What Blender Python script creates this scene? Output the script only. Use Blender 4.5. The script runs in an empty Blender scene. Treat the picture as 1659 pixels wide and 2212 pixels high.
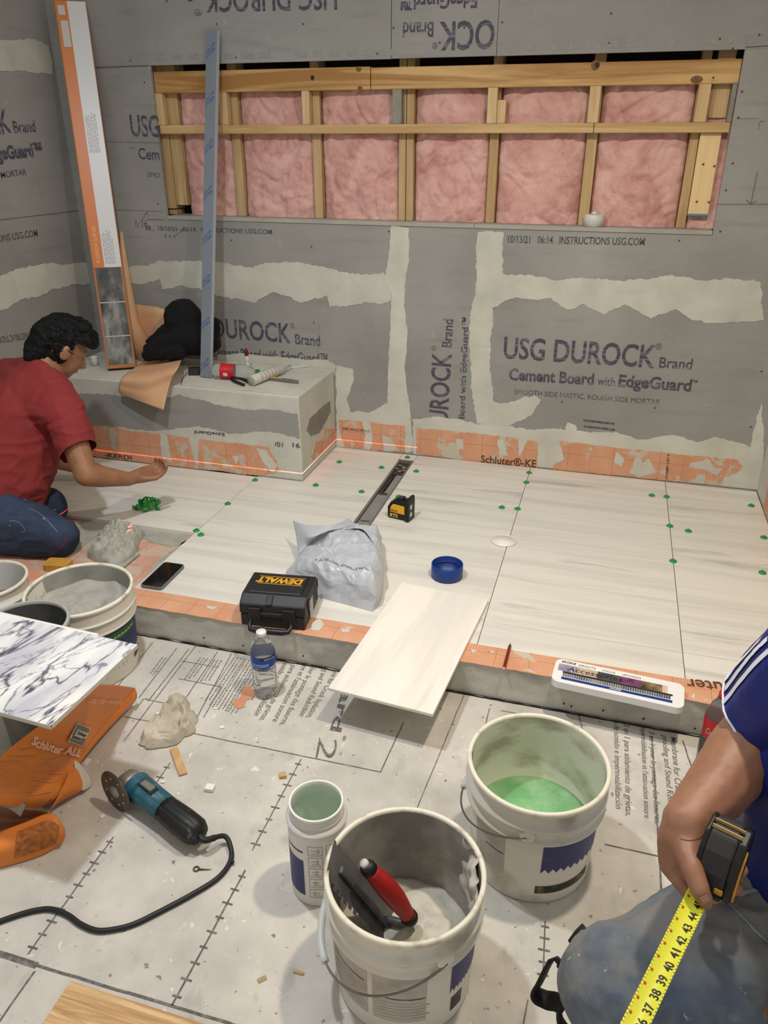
import bpy, bmesh, math, random
import numpy as np
from mathutils import Vector, Matrix, noise
from mathutils.geometry import tessellate_polygon
C = bpy.context.scene.collection
PI = math.pi
sc = bpy.context.scene

# ------------------------------------------------------------------ camera
CAMZ = 1.5
FPX, CX, CY = 1661.0, 829.5, 1106.0
pit, yaw = math.radians(25.80), math.radians(16.08)
FW = Vector((-math.sin(yaw)*math.cos(pit), math.cos(yaw)*math.cos(pit), -math.sin(pit)))
RT = Vector((math.cos(yaw), math.sin(yaw), 0))
UP = RT.cross(FW)
cam = bpy.data.cameras.new('camera'); co = bpy.data.objects.new('camera', cam); C.objects.link(co)
m = Matrix((RT, UP, -FW)).transposed().to_4x4(); m.translation = (0, 0, CAMZ)
co.matrix_world = m
cam.sensor_fit = 'VERTICAL'; cam.sensor_height = 36; cam.lens = 36*FPX/2212
cam.clip_start = 0.02
sc.camera = co

# ------------------------------------------------------------------ light
sc.view_settings.view_transform = 'Standard'
sc.view_settings.look = 'None'
sc.view_settings.exposure = 0.15
sc.view_settings.gamma = 1.0
w = bpy.data.worlds.new('world'); sc.world = w; w.use_nodes = True
w.node_tree.nodes['Background'].inputs[0].default_value = (1.0, 0.96, 0.90, 1)
w.node_tree.nodes['Background'].inputs[1].default_value = 0.46
def lamp(name, loc, target, power, col, size, shape='DISK'):
    l = bpy.data.lights.new(name, 'AREA'); l.shape = shape; l.size = size; l.energy = power; l.color = col; l.spread = math.radians(152)
    o = bpy.data.objects.new(name, l); C.objects.link(o); o.location = loc
    o.rotation_euler = (Vector(target)-Vector(loc)).to_track_quat('-Z', 'Y').to_euler()
    return o
lamp('warm_ceiling_lamp', (0.22, 1.50, 2.55), (0.1, 1.9, 0), 21, (1.0, 0.86, 0.67), 0.11)
lamp('cool_ceiling_lamp', (-1.05, 1.35, 2.55), (-1.0, 1.9, 0), 20.5, (0.90, 0.95, 1.0), 0.11)

# ------------------------------------------------------------------ pixel of the photograph -> point on a known plane of the room
def ray(x, y): return FW + RT*((x-CX)/FPX) - UP*((y-CY)/FPX)
def onz(x, y, z): d = ray(x, y); return Vector((0, 0, CAMZ)) + d*((z-CAMZ)/d.z)
def ony(x, y, Y): d = ray(x, y); return Vector((0, 0, CAMZ)) + d*(Y/d.y)
def onx(x, y, X): d = ray(x, y); return Vector((0, 0, CAMZ)) + d*(X/d.x)
def ont(x, y, t): return Vector((0, 0, CAMZ)) + ray(x, y)*t
V = Vector

# ------------------------------------------------------------------ room numbers
ZT = 0.115          # top of the laid tiles
ZC = 0.118          # top of the curb
YC = 1.84           # curb face
YB = 1.937          # back edge of the curb top
D = 3.412           # back wall
XL, XR = -2.52, 0.72
BY, BX, BZ = 2.952, -1.232, 0.512   # bench front, right end, top

# ------------------------------------------------------------------ mesh helpers
class MB:
    def __init__(s): s.v = []; s.f = []; s.sm = []
    def add(s, vs, fs, smooth=False):
        n = len(s.v); s.v += [tuple(p) for p in vs]; s.f += [tuple(i+n for i in f) for f in fs]; s.sm += [smooth]*len(fs); return s
    def box(s, x0, x1, y0, y1, z0, z1, M=None):
        vs = [V((x, y, z)) for x in (x0, x1) for y in (y0, y1) for z in (z0, z1)]
        if M is not None: vs = [M @ p for p in vs]
        return s.add(vs, [(0, 1, 3, 2), (4, 6, 7, 5), (0, 4, 5, 1), (2, 3, 7, 6), (0, 2, 6, 4), (1, 5, 7, 3)])
    def prism(s, poly, z0, z1, M=None):
        n = len(poly); vs = [V((p[0], p[1], z0)) for p in poly] + [V((p[0], p[1], z1)) for p in poly]
        tri = tessellate_polygon([[V((p[0], p[1], 0)) for p in poly]])
        # orientation
        fs = []
        area = sum(poly[i][0]*poly[(i+1) % n][1]-poly[(i+1) % n][0]*poly[i][1] for i in range(n))
        for t in tri:
            a, b, c = t
            cr = (poly[b][0]-poly[a][0])*(poly[c][1]-poly[a][1])-(poly[b][1]-poly[a][1])*(poly[c][0]-poly[a][0])
            if cr < 0: a, b, c = a, c, b
            fs.append((a+n, b+n, c+n)); fs.append((c, b, a))
        for i in range(n):
            j = (i+1) % n
            fs.append((i, j, j+n, i+n) if area > 0 else (j, i, i+n, j+n))
        if M is not None: vs = [M @ p for p in vs]
        return s.add(vs, fs)
    def lathe(s, prof, seg=48, M=None, smooth=True, a0=0, a1=2*PI, close=True):
        full = abs(a1-a0-2*PI) < 1e-6
        na = seg if full else seg+1
        vs = []
        for k in range(na):
            a = a0+(a1-a0)*k/seg
            vs += [V((r*math.cos(a), r*math.sin(a), z)) for r, z in prof]
        n = len(prof); fs = []
        for k in range(seg):
            k2 = (k+1) % na if full else k+1
            for i in range(n-1):
                fs.append((k*n+i, k2*n+i, k2*n+i+1, k*n+i+1))
        if M is not None: vs = [M @ p for p in vs]
        return s.add(vs, fs, smooth)
    def tube(s, pts, r, seg=10, smooth=True, cap=True, flat=1.0):
        pts = [V(p) for p in pts]; n = len(pts)
        rs = r if isinstance(r, (list, tuple)) else [r]*n
        vs = []; prev = None
        for i, p in enumerate(pts):
            t = (pts[min(i+1, n-1)]-pts[max(i-1, 0)]).normalized()
            if prev is None:
                a = t.cross(V((0, 0, 1)))
                if a.length < 1e-3: a = t.cross(V((1, 0, 0)))
                a.normalize()
            else:
                a = (prev - t*prev.dot(t)).normalized()
            prev = a; b = t.cross(a)
            for k in range(seg):
                an = 2*PI*k/seg
                vs.append(p + a*(rs[i]*math.cos(an)) + b*(rs[i]*flat*math.sin(an)))
        fs = [(i*seg+k, i*seg+(k+1) % seg, (i+1)*seg+(k+1) % seg, (i+1)*seg+k) for i in range(n-1) for k in range(seg)]
        if cap: fs += [tuple(range(seg))[::-1], tuple((n-1)*seg+k for k in range(seg))]
        return s.add(vs, fs, smooth)
    def grid(s, fn, nu, nv, smooth=True, flip=False):
        vs = [fn(i/nu, j/nv) for i in range(nu+1) for j in range(nv+1)]
        fs = []
        for i in range(nu):
            for j in range(nv):
                q = (i*(nv+1)+j, (i+1)*(nv+1)+j, (i+1)*(nv+1)+j+1, i*(nv+1)+j+1)
                fs.append(q[::-1] if flip else q)
        return s.add(vs, fs, smooth)
    def sphere(s, c, r, seg=20, rings=12, sc3=(1, 1, 1), M=None):
        prof = [(max(1e-5, r*math.sin(PI*i/rings)), -r*math.cos(PI*i/rings)) for i in range(rings+1)]
        T = Matrix.Translation(c) @ (M if M is not None else Matrix.Identity(4)) @ Matrix.Diagonal((*sc3, 1))
        return s.lathe(prof, seg, T)
    def build(s, name, mat, parent=None, bevel=0, seg=2, smooth=False, solid=0, M=None):
        me = bpy.data.meshes.new(name); me.from_pydata(s.v, [], s.f)
        me.polygons.foreach_set('use_smooth', [bool(x or smooth) for x in s.sm])
        bm = bmesh.new(); bm.from_mesh(me)
        bmesh.ops.remove_doubles(bm, verts=bm.verts, dist=1e-6)
        bmesh.ops.recalc_face_normals(bm, faces=bm.faces)
        if bevel:
            es = [e for e in bm.edges if len(e.link_faces) == 2 and e.calc_face_angle(0) > 0.6]
            bmesh.ops.bevel(bm, geom=es, offset=bevel, segments=seg, affect='EDGES', profile=0.5, clamp_overlap=True)
        bm.to_mesh(me); bm.free()
        return link(name, me, mat, parent, solid)
def link(name, me, mat, parent=None, solid=0):
    if mat is not None: me.materials.append(mat)
    o = bpy.data.objects.new(name, me); C.objects.link(o)
    if parent is not None: o.parent = parent; o.matrix_parent_inverse = parent.matrix_basis.inverted()
    if solid:
        md = o.modifiers.new('Solidify', 'SOLIDIFY'); md.thickness = solid; md.offset = 0
    return o
def tag(o, label=None, cat=None, group=None, kind=None):
    if label: o['label'] = label
    if cat: o['category'] = cat
    if group: o['group'] = group
    if kind: o['kind'] = kind
    return o
def empty(name, loc, rz=0, label=None, cat=None, group=None, kind=None):
    o = bpy.data.objects.new(name, None); C.objects.link(o); o.location = loc; o.rotation_euler = (0, 0, rz)
    o.empty_display_size = 0.05
    o.matrix_basis = Matrix.Translation(loc) @ Matrix.Rotation(rz, 4, 'Z')
    return tag(o, label, cat, group, kind)
def frame(o, x, y, z=None):
    # matrix with given origin and axes
    x = V(x).normalized(); y = V(y); y = (y - x*y.dot(x)).normalized(); z = x.cross(y)
    M = Matrix((x, y, z)).transposed().to_4x4(); M.translation = o; return M
def copy_tree(o, parent=None, loc=None, rz=None):
    c = o.copy(); C.objects.link(c)
    if parent is not None: c.parent = parent
    if loc is not None: c.location = loc
    if rz is not None: c.rotation_euler = (0, 0, rz)
    for ch in [x for x in o.children]: copy_tree(ch, c)
    return c
def fract(poly, amp, step, seed=0, closed=True):
    # break the straight edges of a traced outline into a ragged one (3D or 2D points)
    rnd = random.Random(seed); out = []
    n = len(poly)
    for i in range(n if closed else n-1):
        a = V(poly[i]); b = V(poly[(i+1) % n]); L = (b-a).length; k = max(1, int(L/step))
        d = (b-a).normalized() if L else V((1, 0)); nn = V((-d.y, d.x))
        for j in range(k):
            t = j/k; p = a.lerp(b, t)
            e = amp*(noise.noise(V((p.x*9+seed, p.y*9, seed*1.7)))*0.9 + noise.noise(V((p.x*33, p.y*33+seed, 3.1)))*0.6 + rnd.uniform(-.35, .35))
            out.append(p + nn*e*(0 if j == 0 and amp < 0 else 1))
    return out

# ------------------------------------------------------------------ materials
MATS = {}
def lin(c):
    if isinstance(c, str):
        c = tuple(int(c[i:i+2], 16)/255 for i in (0, 2, 4))
    return tuple(((x/12.92) if x <= 0.04045 else ((x+0.055)/1.055)**2.4) for x in c)+(1,)
def newmat(name):
    m = bpy.data.materials.new(name); m.use_nodes = True; nt = m.node_tree
    return m, nt, nt.nodes['Principled BSDF']
def N(nt, typ, **kw):
    n = nt.nodes.new(typ)
    for k, v in kw.items():
        if k in n.inputs: n.inputs[k].default_value = v
        else: setattr(n, k, v)
    return n
def ramp(nt, fac, stops):
    r = nt.nodes.new('ShaderNodeValToRGB'); nt.links.new(fac, r.inputs[0])
    e = r.color_ramp.elements
    e[0].position, e[0].color = stops[0][0], stops[0][1]
    e[1].position, e[1].color = stops[-1][0], stops[-1][1]
    for p, c in stops[1:-1]:
        x = e.new(p); x.color = c
    return r.outputs[0]
def mixc(nt, fac, a, b, mode='MIX'):
    n = nt.nodes.new('ShaderNodeMix'); n.data_type = 'RGBA'; n.blend_type = mode
    for i, x in ((0, fac), (6, a), (7, b)):
        if isinstance(x, (int, float, tuple)): n.inputs[i].default_value = x
        else: nt.links.new(x, n.inputs[i])
    return n.outputs[2]
def coords(nt, scale=(1, 1, 1), rot=(0, 0, 0), kind='Object'):
    t = nt.nodes.new('ShaderNodeTexCoord'); mp = nt.nodes.new('ShaderNodeMapping')
    mp.inputs['Scale'].default_value = scale; mp.inputs['Rotation'].default_value = rot
    nt.links.new(t.outputs[kind], mp.inputs[0]); return mp.outputs[0]
def nz(nt, vec, scale, detail=4, rough=.55, dist=0):
    n = N(nt, 'ShaderNodeTexNoise', Scale=scale, Detail=detail, Roughness=rough, Distortion=dist)
    nt.links.new(vec, n.inputs['Vector']); return n.outputs['Fac']
def bump(nt, b, fac, strength=.3, dist=.002):
    n = N(nt, 'ShaderNodeBump', Strength=strength, Distance=dist)
    nt.links.new(fac, n.inputs['Height']); nt.links.new(n.outputs[0], b.inputs['Normal'])
W1 = (1, 1, 1, 1); K1 = (0, 0, 0, 1)
def mat(name, col, rough=.6, var=.0, vscale=20, metal=0, bmp=0, bscale=200, spec=.5, col2=None, lo=.35, hi=.65, coat=0, scale=(1, 1, 1), trans=0, ior=1.45, alpha=1, dist=.002):
    if name in MATS: return MATS[name]
    m, nt, b = newmat(name); c = lin(col)
    b.inputs['Roughness'].default_value = rough; b.inputs['Metallic'].default_value = metal
    b.inputs['Specular IOR Level'].default_value = spec
    b.inputs['Coat Weight'].default_value = coat
    b.inputs['Transmission Weight'].default_value = trans; b.inputs['IOR'].default_value = ior
    b.inputs['Alpha'].default_value = alpha
    if var or col2:
        vec = coords(nt, scale)
        c2 = lin(col2) if col2 else tuple(max(0, x*(1-var)) for x in c[:3])+(1,)
        nt.links.new(ramp(nt, nz(nt, vec, vscale, 6), [(lo, c2), (hi, c)]), b.inputs['Base Color'])
    else: b.inputs['Base Color'].default_value = c
    if bmp:
        bump(nt, b, nz(nt, coords(nt), bscale, 3), bmp, dist)
    MATS[name] = m; return m

# ------------------------------------------------------------------ lettering
TXT = {}
def text_geo(s, bold=0.0, spacing=1.0):
    key = (s, bold, spacing)
    if key not in TXT:
        cu = bpy.data.curves.new('t', 'FONT'); cu.body = s; cu.offset = bold; cu.space_character = spacing
        cu.resolution_u = 3; cu.fill_mode = 'FRONT'
        o = bpy.data.objects.new('t', cu); C.objects.link(o)
        dg = bpy.context.evaluated_depsgraph_get()
        me = bpy.data.meshes.new_from_object(o.evaluated_get(dg))
        vs = [v.co.copy() for v in me.vertices]; fs = [tuple(p.vertices) for p in me.polygons]
        bpy.data.objects.remove(o); bpy.data.curves.remove(cu); bpy.data.meshes.remove(me)
        x0 = min(v.x for v in vs); x1 = max(v.x for v in vs)
        TXT[key] = (vs, fs, x0, x1)
    return TXT[key]
CAPH = 0.729
def text(mb, s, fn, w, h, bold=0.0, shear=0.0, spacing=1.0, x0=0.0):
    """lettering w wide and h high (cap height) laid out in u,v and mapped by fn(u,v)->point"""
    vs, fs, a, b = text_geo(s, bold, spacing)
    k = w/(b-a); kh = h/CAPH
    mb.add([fn(x0+(p.x-a)*k+shear*p.y*kh, p.y*kh) for p in vs], fs)
def planar(o, u, v, lift=0.0006):
    o = V(o); u = V(u).normalized(); v = V(v); v = (v-u*v.dot(u)).normalized(); n = u.cross(v)
    return lambda a, b: o + u*a + v*b + n*lift
# ================================================================== SETTING: materials
def mat_board():
    m, nt, b = newmat('cement_board'); vec = coords(nt)
    c = ramp(nt, nz(nt, vec, 2.2, 5), [(.3, lin((.535, .53, .51))), (.7, lin((.61, .605, .585)))])
    c = mixc(nt, ramp(nt, nz(nt, vec, 26, 4), [(.64, K1), (.80, (.6, .6, .6, 1))]), c, lin((.66, .655, .62)))
    c = mixc(nt, ramp(nt, nz(nt, coords(nt, (1.2, 1, 9)), 3, 4), [(.55, K1), (.8, (.5, .5, .5, 1))]), c, lin((.47, .46, .45)))
    nt.links.new(c, b.inputs['Base Color']); b.inputs['Roughness'].default_value = .75
    bump(nt, b, nz(nt, vec, 160, 3), .15); return m
def mat_compound(name, base, dark, bm=.25, sc_=(1, 1, 1)):
    m, nt, b = newmat(name); vec = coords(nt, sc_)
    c = ramp(nt, nz(nt, vec, 7, 6, .6), [(.3, lin(dark)), (.62, lin(base))])
    c = mixc(nt, ramp(nt, nz(nt, coords(nt, (1, 1, 14)), 2.4, 5), [(.62, K1), (.75, (.6, .6, .6, 1))]), c, lin(dark))
    nt.links.new(c, b.inputs['Base Color']); b.inputs['Roughness'].default_value = .8
    bump(nt, b, nz(nt, vec, 60, 5, .65), bm, .003); return m
def mat_membrane(name, axes, smear=.56, top=None, sm=W1):
    # orange waterproof membrane with a fine printed grid and wiped-on mortar
    m, nt, b = newmat(name); vec = coords(nt)
    sx = nt.nodes.new('ShaderNodeSeparateXYZ'); nt.links.new(vec, sx.inputs[0])
    def lines(out, per, wd):
        a = N(nt, 'ShaderNodeMath', operation='MULTIPLY'); nt.links.new(out, a.inputs[0]); a.inputs[1].default_value = 1/per
        f = N(nt, 'ShaderNodeMath', operation='FRACT'); nt.links.new(a.outputs[0], f.inputs[0])
        l = N(nt, 'ShaderNodeMath', operation='LESS_THAN'); nt.links.new(f.outputs[0], l.inputs[0]); l.inputs[1].default_value = wd
        return l.outputs[0]
    g = None
    for ax in axes:
        for per, wd, k in ((.0085, .16, .5), (.1, .02, 1)):
            q = N(nt, 'ShaderNodeMath', operation='MULTIPLY'); nt.links.new(lines(sx.outputs[ax], per, wd), q.inputs[0]); q.inputs[1].default_value = k
            if g is None: g = q.outputs[0]
            else:
                mx = N(nt, 'ShaderNodeMath', operation='MAXIMUM'); nt.links.new(g, mx.inputs[0]); nt.links.new(q.outputs[0], mx.inputs[1]); g = mx.outputs[0]
    c = ramp(nt, nz(nt, vec, 9, 4), [(.3, lin(tuple(x*.94 for x in top) if top else (.80, .57, .43))), (.7, lin(top or (.86, .655, .52)))])
    c = mixc(nt, g, c, lin((.70, .47, .35)))
    c = mixc(nt, ramp(nt, nz(nt, vec, 11, 5, .6, .6), [(smear, K1), (smear+.03, sm)]), c, lin((.76, .72, .65)))
    nt.links.new(c, b.inputs['Base Color']); b.inputs['Roughness'].default_value = .65
    return m
def mat_floor():
    m, nt, b = newmat('floor_membrane'); vec = coords(nt)
    c = ramp(nt, nz(nt, vec, 3.2, 6, .62), [(.32, lin((.67, .655, .625))), (.66, lin((.83, .81, .77)))])
    c = mixc(nt, ramp(nt, nz(nt, coords(nt, (1.7, 1, 1), (0, 0, .7)), 9, 5), [(.60, K1), (.80, (.7, .7, .7, 1))]), c, lin((.56, .55, .54)))
    c = mixc(nt, ramp(nt, nz(nt, vec, 55, 3), [(.66, K1), (.72, W1)]), c, lin((.50, .48, .45)))
    c = mixc(nt, ramp(nt, nz(nt, vec, 38, 3, .5, 1), [(.68, K1), (.73, W1)]), c, lin((.86, .85, .82)))
    nt.links.new(c, b.inputs['Base Color']); b.inputs['Roughness'].default_value = .7
    bump(nt, b, nz(nt, vec, 70, 4), .2, .003); return m
def mat_marble(name, base, vein, dark, rot=0.0, amount=.6, sx=.9, sy=17):
    m, nt, b = newmat(name); vec = coords(nt, (sx, sy, 1), (0, 0, rot))
    at = nt.nodes.new('ShaderNodeAttribute'); at.attribute_name = 'tile_shift'
    ad = N(nt, 'ShaderNodeVectorMath', operation='ADD'); nt.links.new(vec, ad.inputs[0]); nt.links.new(at.outputs['Vector'], ad.inputs[1])
    n1 = nz(nt, ad.outputs[0], 1.0, 5, .62, .35)
    c = ramp(nt, n1, [(.40, lin(vein)), (.56, lin(base))])
    md = N(nt, 'ShaderNodeVectorMath', operation='MULTIPLY'); nt.links.new(ad.outputs[0], md.inputs[0]); md.inputs[1].default_value = (1.3, .55, 1)
    c = mixc(nt, ramp(nt, nz(nt, md.outputs[0], 1.2, 4, .6, .2), [(amount, K1), (amount+.14, W1)]), c, lin(dark))
    nt.links.new(c, b.inputs['Base Color']); b.inputs['Roughness'].default_value = .38; b.inputs['Specular IOR Level'].default_value = .35
    return m
BOARD = mat_board()
COMP = mat_compound('joint_compound', (.78, .775, .725), (.71, .705, .66))
COMPW = mat_compound('joint_compound_pale', (.80, .795, .75), (.74, .73, .68))
MORT = mat_compound('dried_mortar', (.66, .65, .61), (.575, .565, .535))
KERDI_W = mat_membrane('orange_membrane_wall', (0, 2), .585)
KERDI_Y = mat_membrane('orange_membrane_side', (1, 2), .57)
KERDI_Z = mat_membrane('orange_membrane_top', (0, 1), .64)
INK = mat('purple_grey_ink', (.29, .275, .33), .8, col2=(.47, .46, .48), vscale=90, lo=.35, hi=.5, scale=(.12, .12, 1))
INKB = mat('black_ink', (.26, .255, .27), .8, col2=(.42, .41, .41), vscale=120, lo=.4, hi=.52)
INKF = mat('floor_ink', (.36, .35, .34), .8, col2=(.52, .50, .48), vscale=60, lo=.35, hi=.55)
MARB = mat_marble('white_streaked_marble', (.865, .85, .81), (.815, .80, .765), (.70, .69, .67), 0, .60)
DARK = mat('dark_cavity', (.16, .10, .09), .9)

MW = Matrix(((1, 0, 0, 0), (0, 0, -1, D), (0, 1, 0, 0), (0, 0, 0, 1)))          # back wall: local (x, z, out)
ML = Matrix(((0, 0, 1, XL), (1, 0, 0, 0), (0, 1, 0, 0), (0, 0, 0, 1)))           # faces +X: local (y, z, out)
MBF = Matrix(((1, 0, 0, 0), (0, 0, -1, BY), (0, 1, 0, 0), (0, 0, 0, 1)))
MBS = Matrix(((0, 0, 1, BX), (1, 0, 0, 0), (0, 1, 0, 0), (0, 0, 0, 1)))
MCF = Matrix(((1, 0, 0, 0), (0, 0, -1, YC), (0, 1, 0, 0), (0, 0, 0, 1)))
PL = {'w': lambda x, y: ony(x, y, D), 'l': lambda x, y: onx(x, y, XL), 'bf': lambda x, y: ony(x, y, BY), 'bs': lambda x, y: onx(x, y, BX), 'cf': lambda x, y: ony(x, y, YC), 'f': lambda x, y: onz(x, y, 0)}
PM = {'w': MW, 'l': ML, 'bf': MBF, 'bs': MBS, 'cf': MCF}
def to2(p, pl): return V((p.x, p.z)) if pl in ('w', 'bf', 'cf') else V((p.y, p.z))
def patch(parent, name, px, pl, mt, t=.0015, amp=.012, step=.012, seed=1, base=0.0, lim=None):
    poly = fract([to2(PL[pl](*p), pl) for p in px], amp, step, seed)
    if lim: poly = [V((min(max(p.x, lim[0]), lim[1]), min(max(p.y, lim[2]), lim[3]))) for p in poly]
    return MB().prism(poly, base, t, PM[pl]).build(name, mt, parent)
def wtext(mb, s, p0, p1, pt, pl, bold=0, shear=0, spacing=1, lift=.0008):
    o, e, t = PL[pl](*p0), PL[pl](*p1), PL[pl](*pt)
    u = e-o; v = t-o; v = v-u*(v.dot(u)/u.dot(u))
    text(mb, s, planar(o, u, v, lift), u.length, v.length, bold, shear, spacing)

# ------------------------------------------------------------------ floor
fl = MB().box(-3.6, 2.6, -1.2, 3.9, -.05, 0).build('floor', mat_floor()); fl['kind'] = 'structure'
def fline(mb, p0, p1, w=.003, z=.0006, ticks=0, tw=.022):
    a, b = onz(*p0, 0), onz(*p1, 0); d = (b-a).normalized(); n = V((-d.y, d.x, 0))
    k = max(1, int((b-a).length/.03)); pts = [a.lerp(b, i/k)+n*noise.noise(V((i*.9, a.x*7, a.y*5)))*.0012 for i in range(k+1)]
    for i in range(k):
        p, q = pts[i], pts[i+1]
        mb.add([p+n*w/2+V((0, 0, z)), p-n*w/2+V((0, 0, z)), q-n*w/2+V((0, 0, z)), q+n*w/2+V((0, 0, z))], [(0, 1, 2, 3)])
    for i in range(ticks):
        c = a.lerp(b, (i+.5)/ticks) + V((0, 0, z+.0002)); h = tw*(.8+.4*((i*37) % 5)/5)/2
        e1 = n*h; e2 = d*.0022
        mb.add([c+e1+e2, c-e1+e2, c-e1-e2, c+e1-e2], [(0, 1, 2, 3)])
q = MB()
fline(q, (245, 1808), (60, 2062), .0035, ticks=10); fline(q, (75, 2098), (-40, 2262), .004)
fline(q, (530, 1880), (372, 2172), .004, ticks=9); fline(q, (650, 1640), (545, 1838), .003, ticks=8); fline(q, (368, 1648), (338, 1690), .003, ticks=2)
fline(q, (-20, 2054), (80, 2086), .013); fline(q, (80, 2086), (500, 2212), .006); fline(q, (500, 2212), (700, 2268), .005)
fline(q, (415, 1584), (822, 1668), .0035); fline(q, (822, 1668), (872, 1560), .0035)
fline(q, (1003, 1500), (893, 1765), .0025)
fline(q, (1306, 1824), (1432, 1852), .004); fline(q, (1408, 1590), (1434, 2010), .004); fline(q, (1475, 1600), (1520, 1740), .0035)
fline(q, (1058, 1530), (1045, 1580), .003); fline(q, (1082, 1535), (1265, 1568), .003); fline(q, (1250, 1545), (1262, 1590), .003)
fline(q, (1178, 1990), (1172, 2120), .003, ticks=5); fline(q, (1140, 2160), (1125, 2240), .003)
for a, b in (((330, 1388), (192, 1560)), ((382, 1400), (300, 1508)), ((408, 1402), (320, 1515)), ((423, 1395), (268, 1600)), ((470, 1408), (345, 1590)), ((392, 1428), (472, 1442)), ((385, 1466), (478, 1484)), ((312, 1510), (375, 1523)), ((310, 1510), (292, 1535)), ((478, 1484), (440, 1550)), ((268, 1548), (330, 1560)), ((500, 1412), (420, 1560))):
    fline(q, a, b, .003)
q.build('printed_line', INKF, fl)
q = MB(); F = 'f'
for s, a, b, t in (('ane for Crack Isolation,', (722, 1448), (661, 1550), (733, 1452)), ('ng and Sound Reduction', (700, 1442), (646, 1546), (711, 1446)),
                   ('pour le pontage des fissures,', (674, 1436), (604, 1566), (685, 1440)), ("lation et l'atténuation sonore", (660, 1425), (588, 1558), (671, 1429)),
                   ('para aislamiento de grietas,', (630, 1437), (560, 1556), (641, 1440)), ('sonido e impermeabilización', (612, 1432), (548, 1545), (623, 1436)),
                   ('Membrane for Crack Isolation', (1449, 1592), (1466, 1780), (1463, 1592)), ('proofing and Sound Reduction', (1430, 1588), (1446, 1772), (1443, 1588)),
                   ("3 en 1 pour le pontage des fissures,", (1402, 1580), (1415, 1778), (1414, 1580)), ("imperméabilisation et l'atténuation sonore", (1384, 1568), (1392, 1766), (1396, 1568)),
                   ('3 en 1 para aislamiento de grietas,', (1348, 1564), (1352, 1762), (1361, 1564)), ('n de sonido e impermeabilización', (1326, 1556), (1330, 1746), (1339, 1556))):
    wtext(q, s, a, b, t, F, .004, .12)
wtext(q, 'ard', (740, 1490), (713, 1578), (763, 1494), F, .02, .1); wtext(q, '®', (742, 1589), (738, 1600), (749, 1590), F, .01)
wtext(q, '2', (690, 1593), (680, 1640), (733, 1600), F, -.012, .1)
wtext(q, 'ard', (1536, 1718), (1560, 1812), (1590, 1712), F, .02, .1)
q.build('printed_lettering', INKF, fl)
rnd = random.Random(4); q = MB()
for (x0, y0, x1, y1, n) in ((432, 1420, 398, 1466, 3), (462, 1425, 430, 1475, 3), (505, 1420, 430, 1530, 4), (530, 1425, 452, 1548, 4), (560, 1424, 478, 1560, 3), (575, 1430, 520, 1520, 3), (350, 1420, 320, 1460, 2)):
    a, b = onz(x0, y0, 0), onz(x1, y1, 0); d = (b-a).normalized(); nn = V((-d.y, d.x, 0)); L = (b-a).length
    for j in range(n):
        x = 0
        while x < L*rnd.uniform(.8, 1):
            l = rnd.uniform(.004, .012); c = a+d*x+nn*(j*.0115); h = nn*rnd.uniform(.0035, .0055); e = d*l*.8
            q.add([c+V((0, 0, .0007)), c+e+V((0, 0, .0007)), c+e+h+V((0, 0, .0007)), c+h+V((0, 0, .0007))], [(0, 1, 2, 3)]); x += l+.002
q.build('small_print', mat('floor_small_print', (.47, .455, .44), .8), fl)

# ------------------------------------------------------------------ back wall with its framed opening
OX0, OX1, OZ0, OZ1 = -2.040, .354, 1.166, 1.792
wb = MB().box(XL-.02, XR+.02, D, D+.016, 0, OZ0).box(XL-.02, OX0, D, D+.016, OZ0, OZ1-.0005).box(OX1, XR+.02, D, D+.016, OZ0, OZ1-.0005)
wb.box(XL-.02, -.955, D, D+.016, OZ1, 2.6).box(-.9525, -.535, D, D+.016, OZ1+.001, 2.6).box(-.533, XR+.02, D, D+.016, OZ1, 2.6)
wb = wb.build('wall_back', BOARD); wb['kind'] = 'structure'
MB().box(XL, XR, D+.17, D+.18, 0, 2.6).build('sheathing', DARK, wb)
q = MB()
wtext(q, 'USG DUROCK', (1087, 773), (1413, 794), (1087, 725), 'w', .018); wtext(q, 'Brand', (1423, 794), (1494, 798), (1423, 770), 'w', .014)
wtext(q, '®', (1415, 755), (1429, 756), (1415, 741), 'w')
wtext(q, 'Cement Board', (1099, 820), (1282, 831), (1099, 795), 'w', .030); wtext(q, 'with', (1290, 831), (1327, 834), (1290, 811), 'w'); wtext(q, 'EdgeGuard', (1335, 834), (1492, 845), (1335, 808), 'w', .03)
wtext(q, '™', (1491, 829), (1506, 830), (1491, 820), 'w', .01)
wtext(q, 'SMOOTH SIDE MASTIC, ROUGH SIDE MORTAR', (1111, 851), (1425, 874), (1111, 840), 'w')
wtext(q, 'DUROCK', (461, 727), (629, 741), (461, 685), 'w', .018); wtext(q, 'Brand', (638, 743), (692, 747), (638, 720), 'w', .014); wtext(q, '®', (628, 709), (637, 709), (628, 697), 'w')
wtext(q, 'Cement Board with EdgeGuard™', (458, 769), (708, 786), (458, 748), 'w', .02)
wtext(q, 'UROCK', (966, 915), (975, 764), (925, 906), 'w', .018); wtext(q, 'Brand', (975, 751), (979, 690), (953, 751), 'w', .014); wtext(q, '®', (942, 758), (942, 747), (932, 758), 'w')
wtext(q, 'Board with EdgeGuard™', (1003, 905), (1012, 686), (990, 905), 'w', .02)
wtext(q, 'USG DUROCK', (728, -28), (440, -20), (728, 23), 'w', .018); wtext(q, 'Brand', (414, -20), (357, -18), (414, 4), 'w', .014); wtext(q, '®', (436, 20), (418, 20), (436, 34), 'w')
wtext(q, 'OCK', (1070, 44), (950, 49), (1070, 108), 'w', .018); wtext(q, 'Brand', (937, 48), (871, 49), (937, 81), 'w', .014); wtext(q, '®', (946, 92), (934, 92), (946, 106), 'w')
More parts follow.
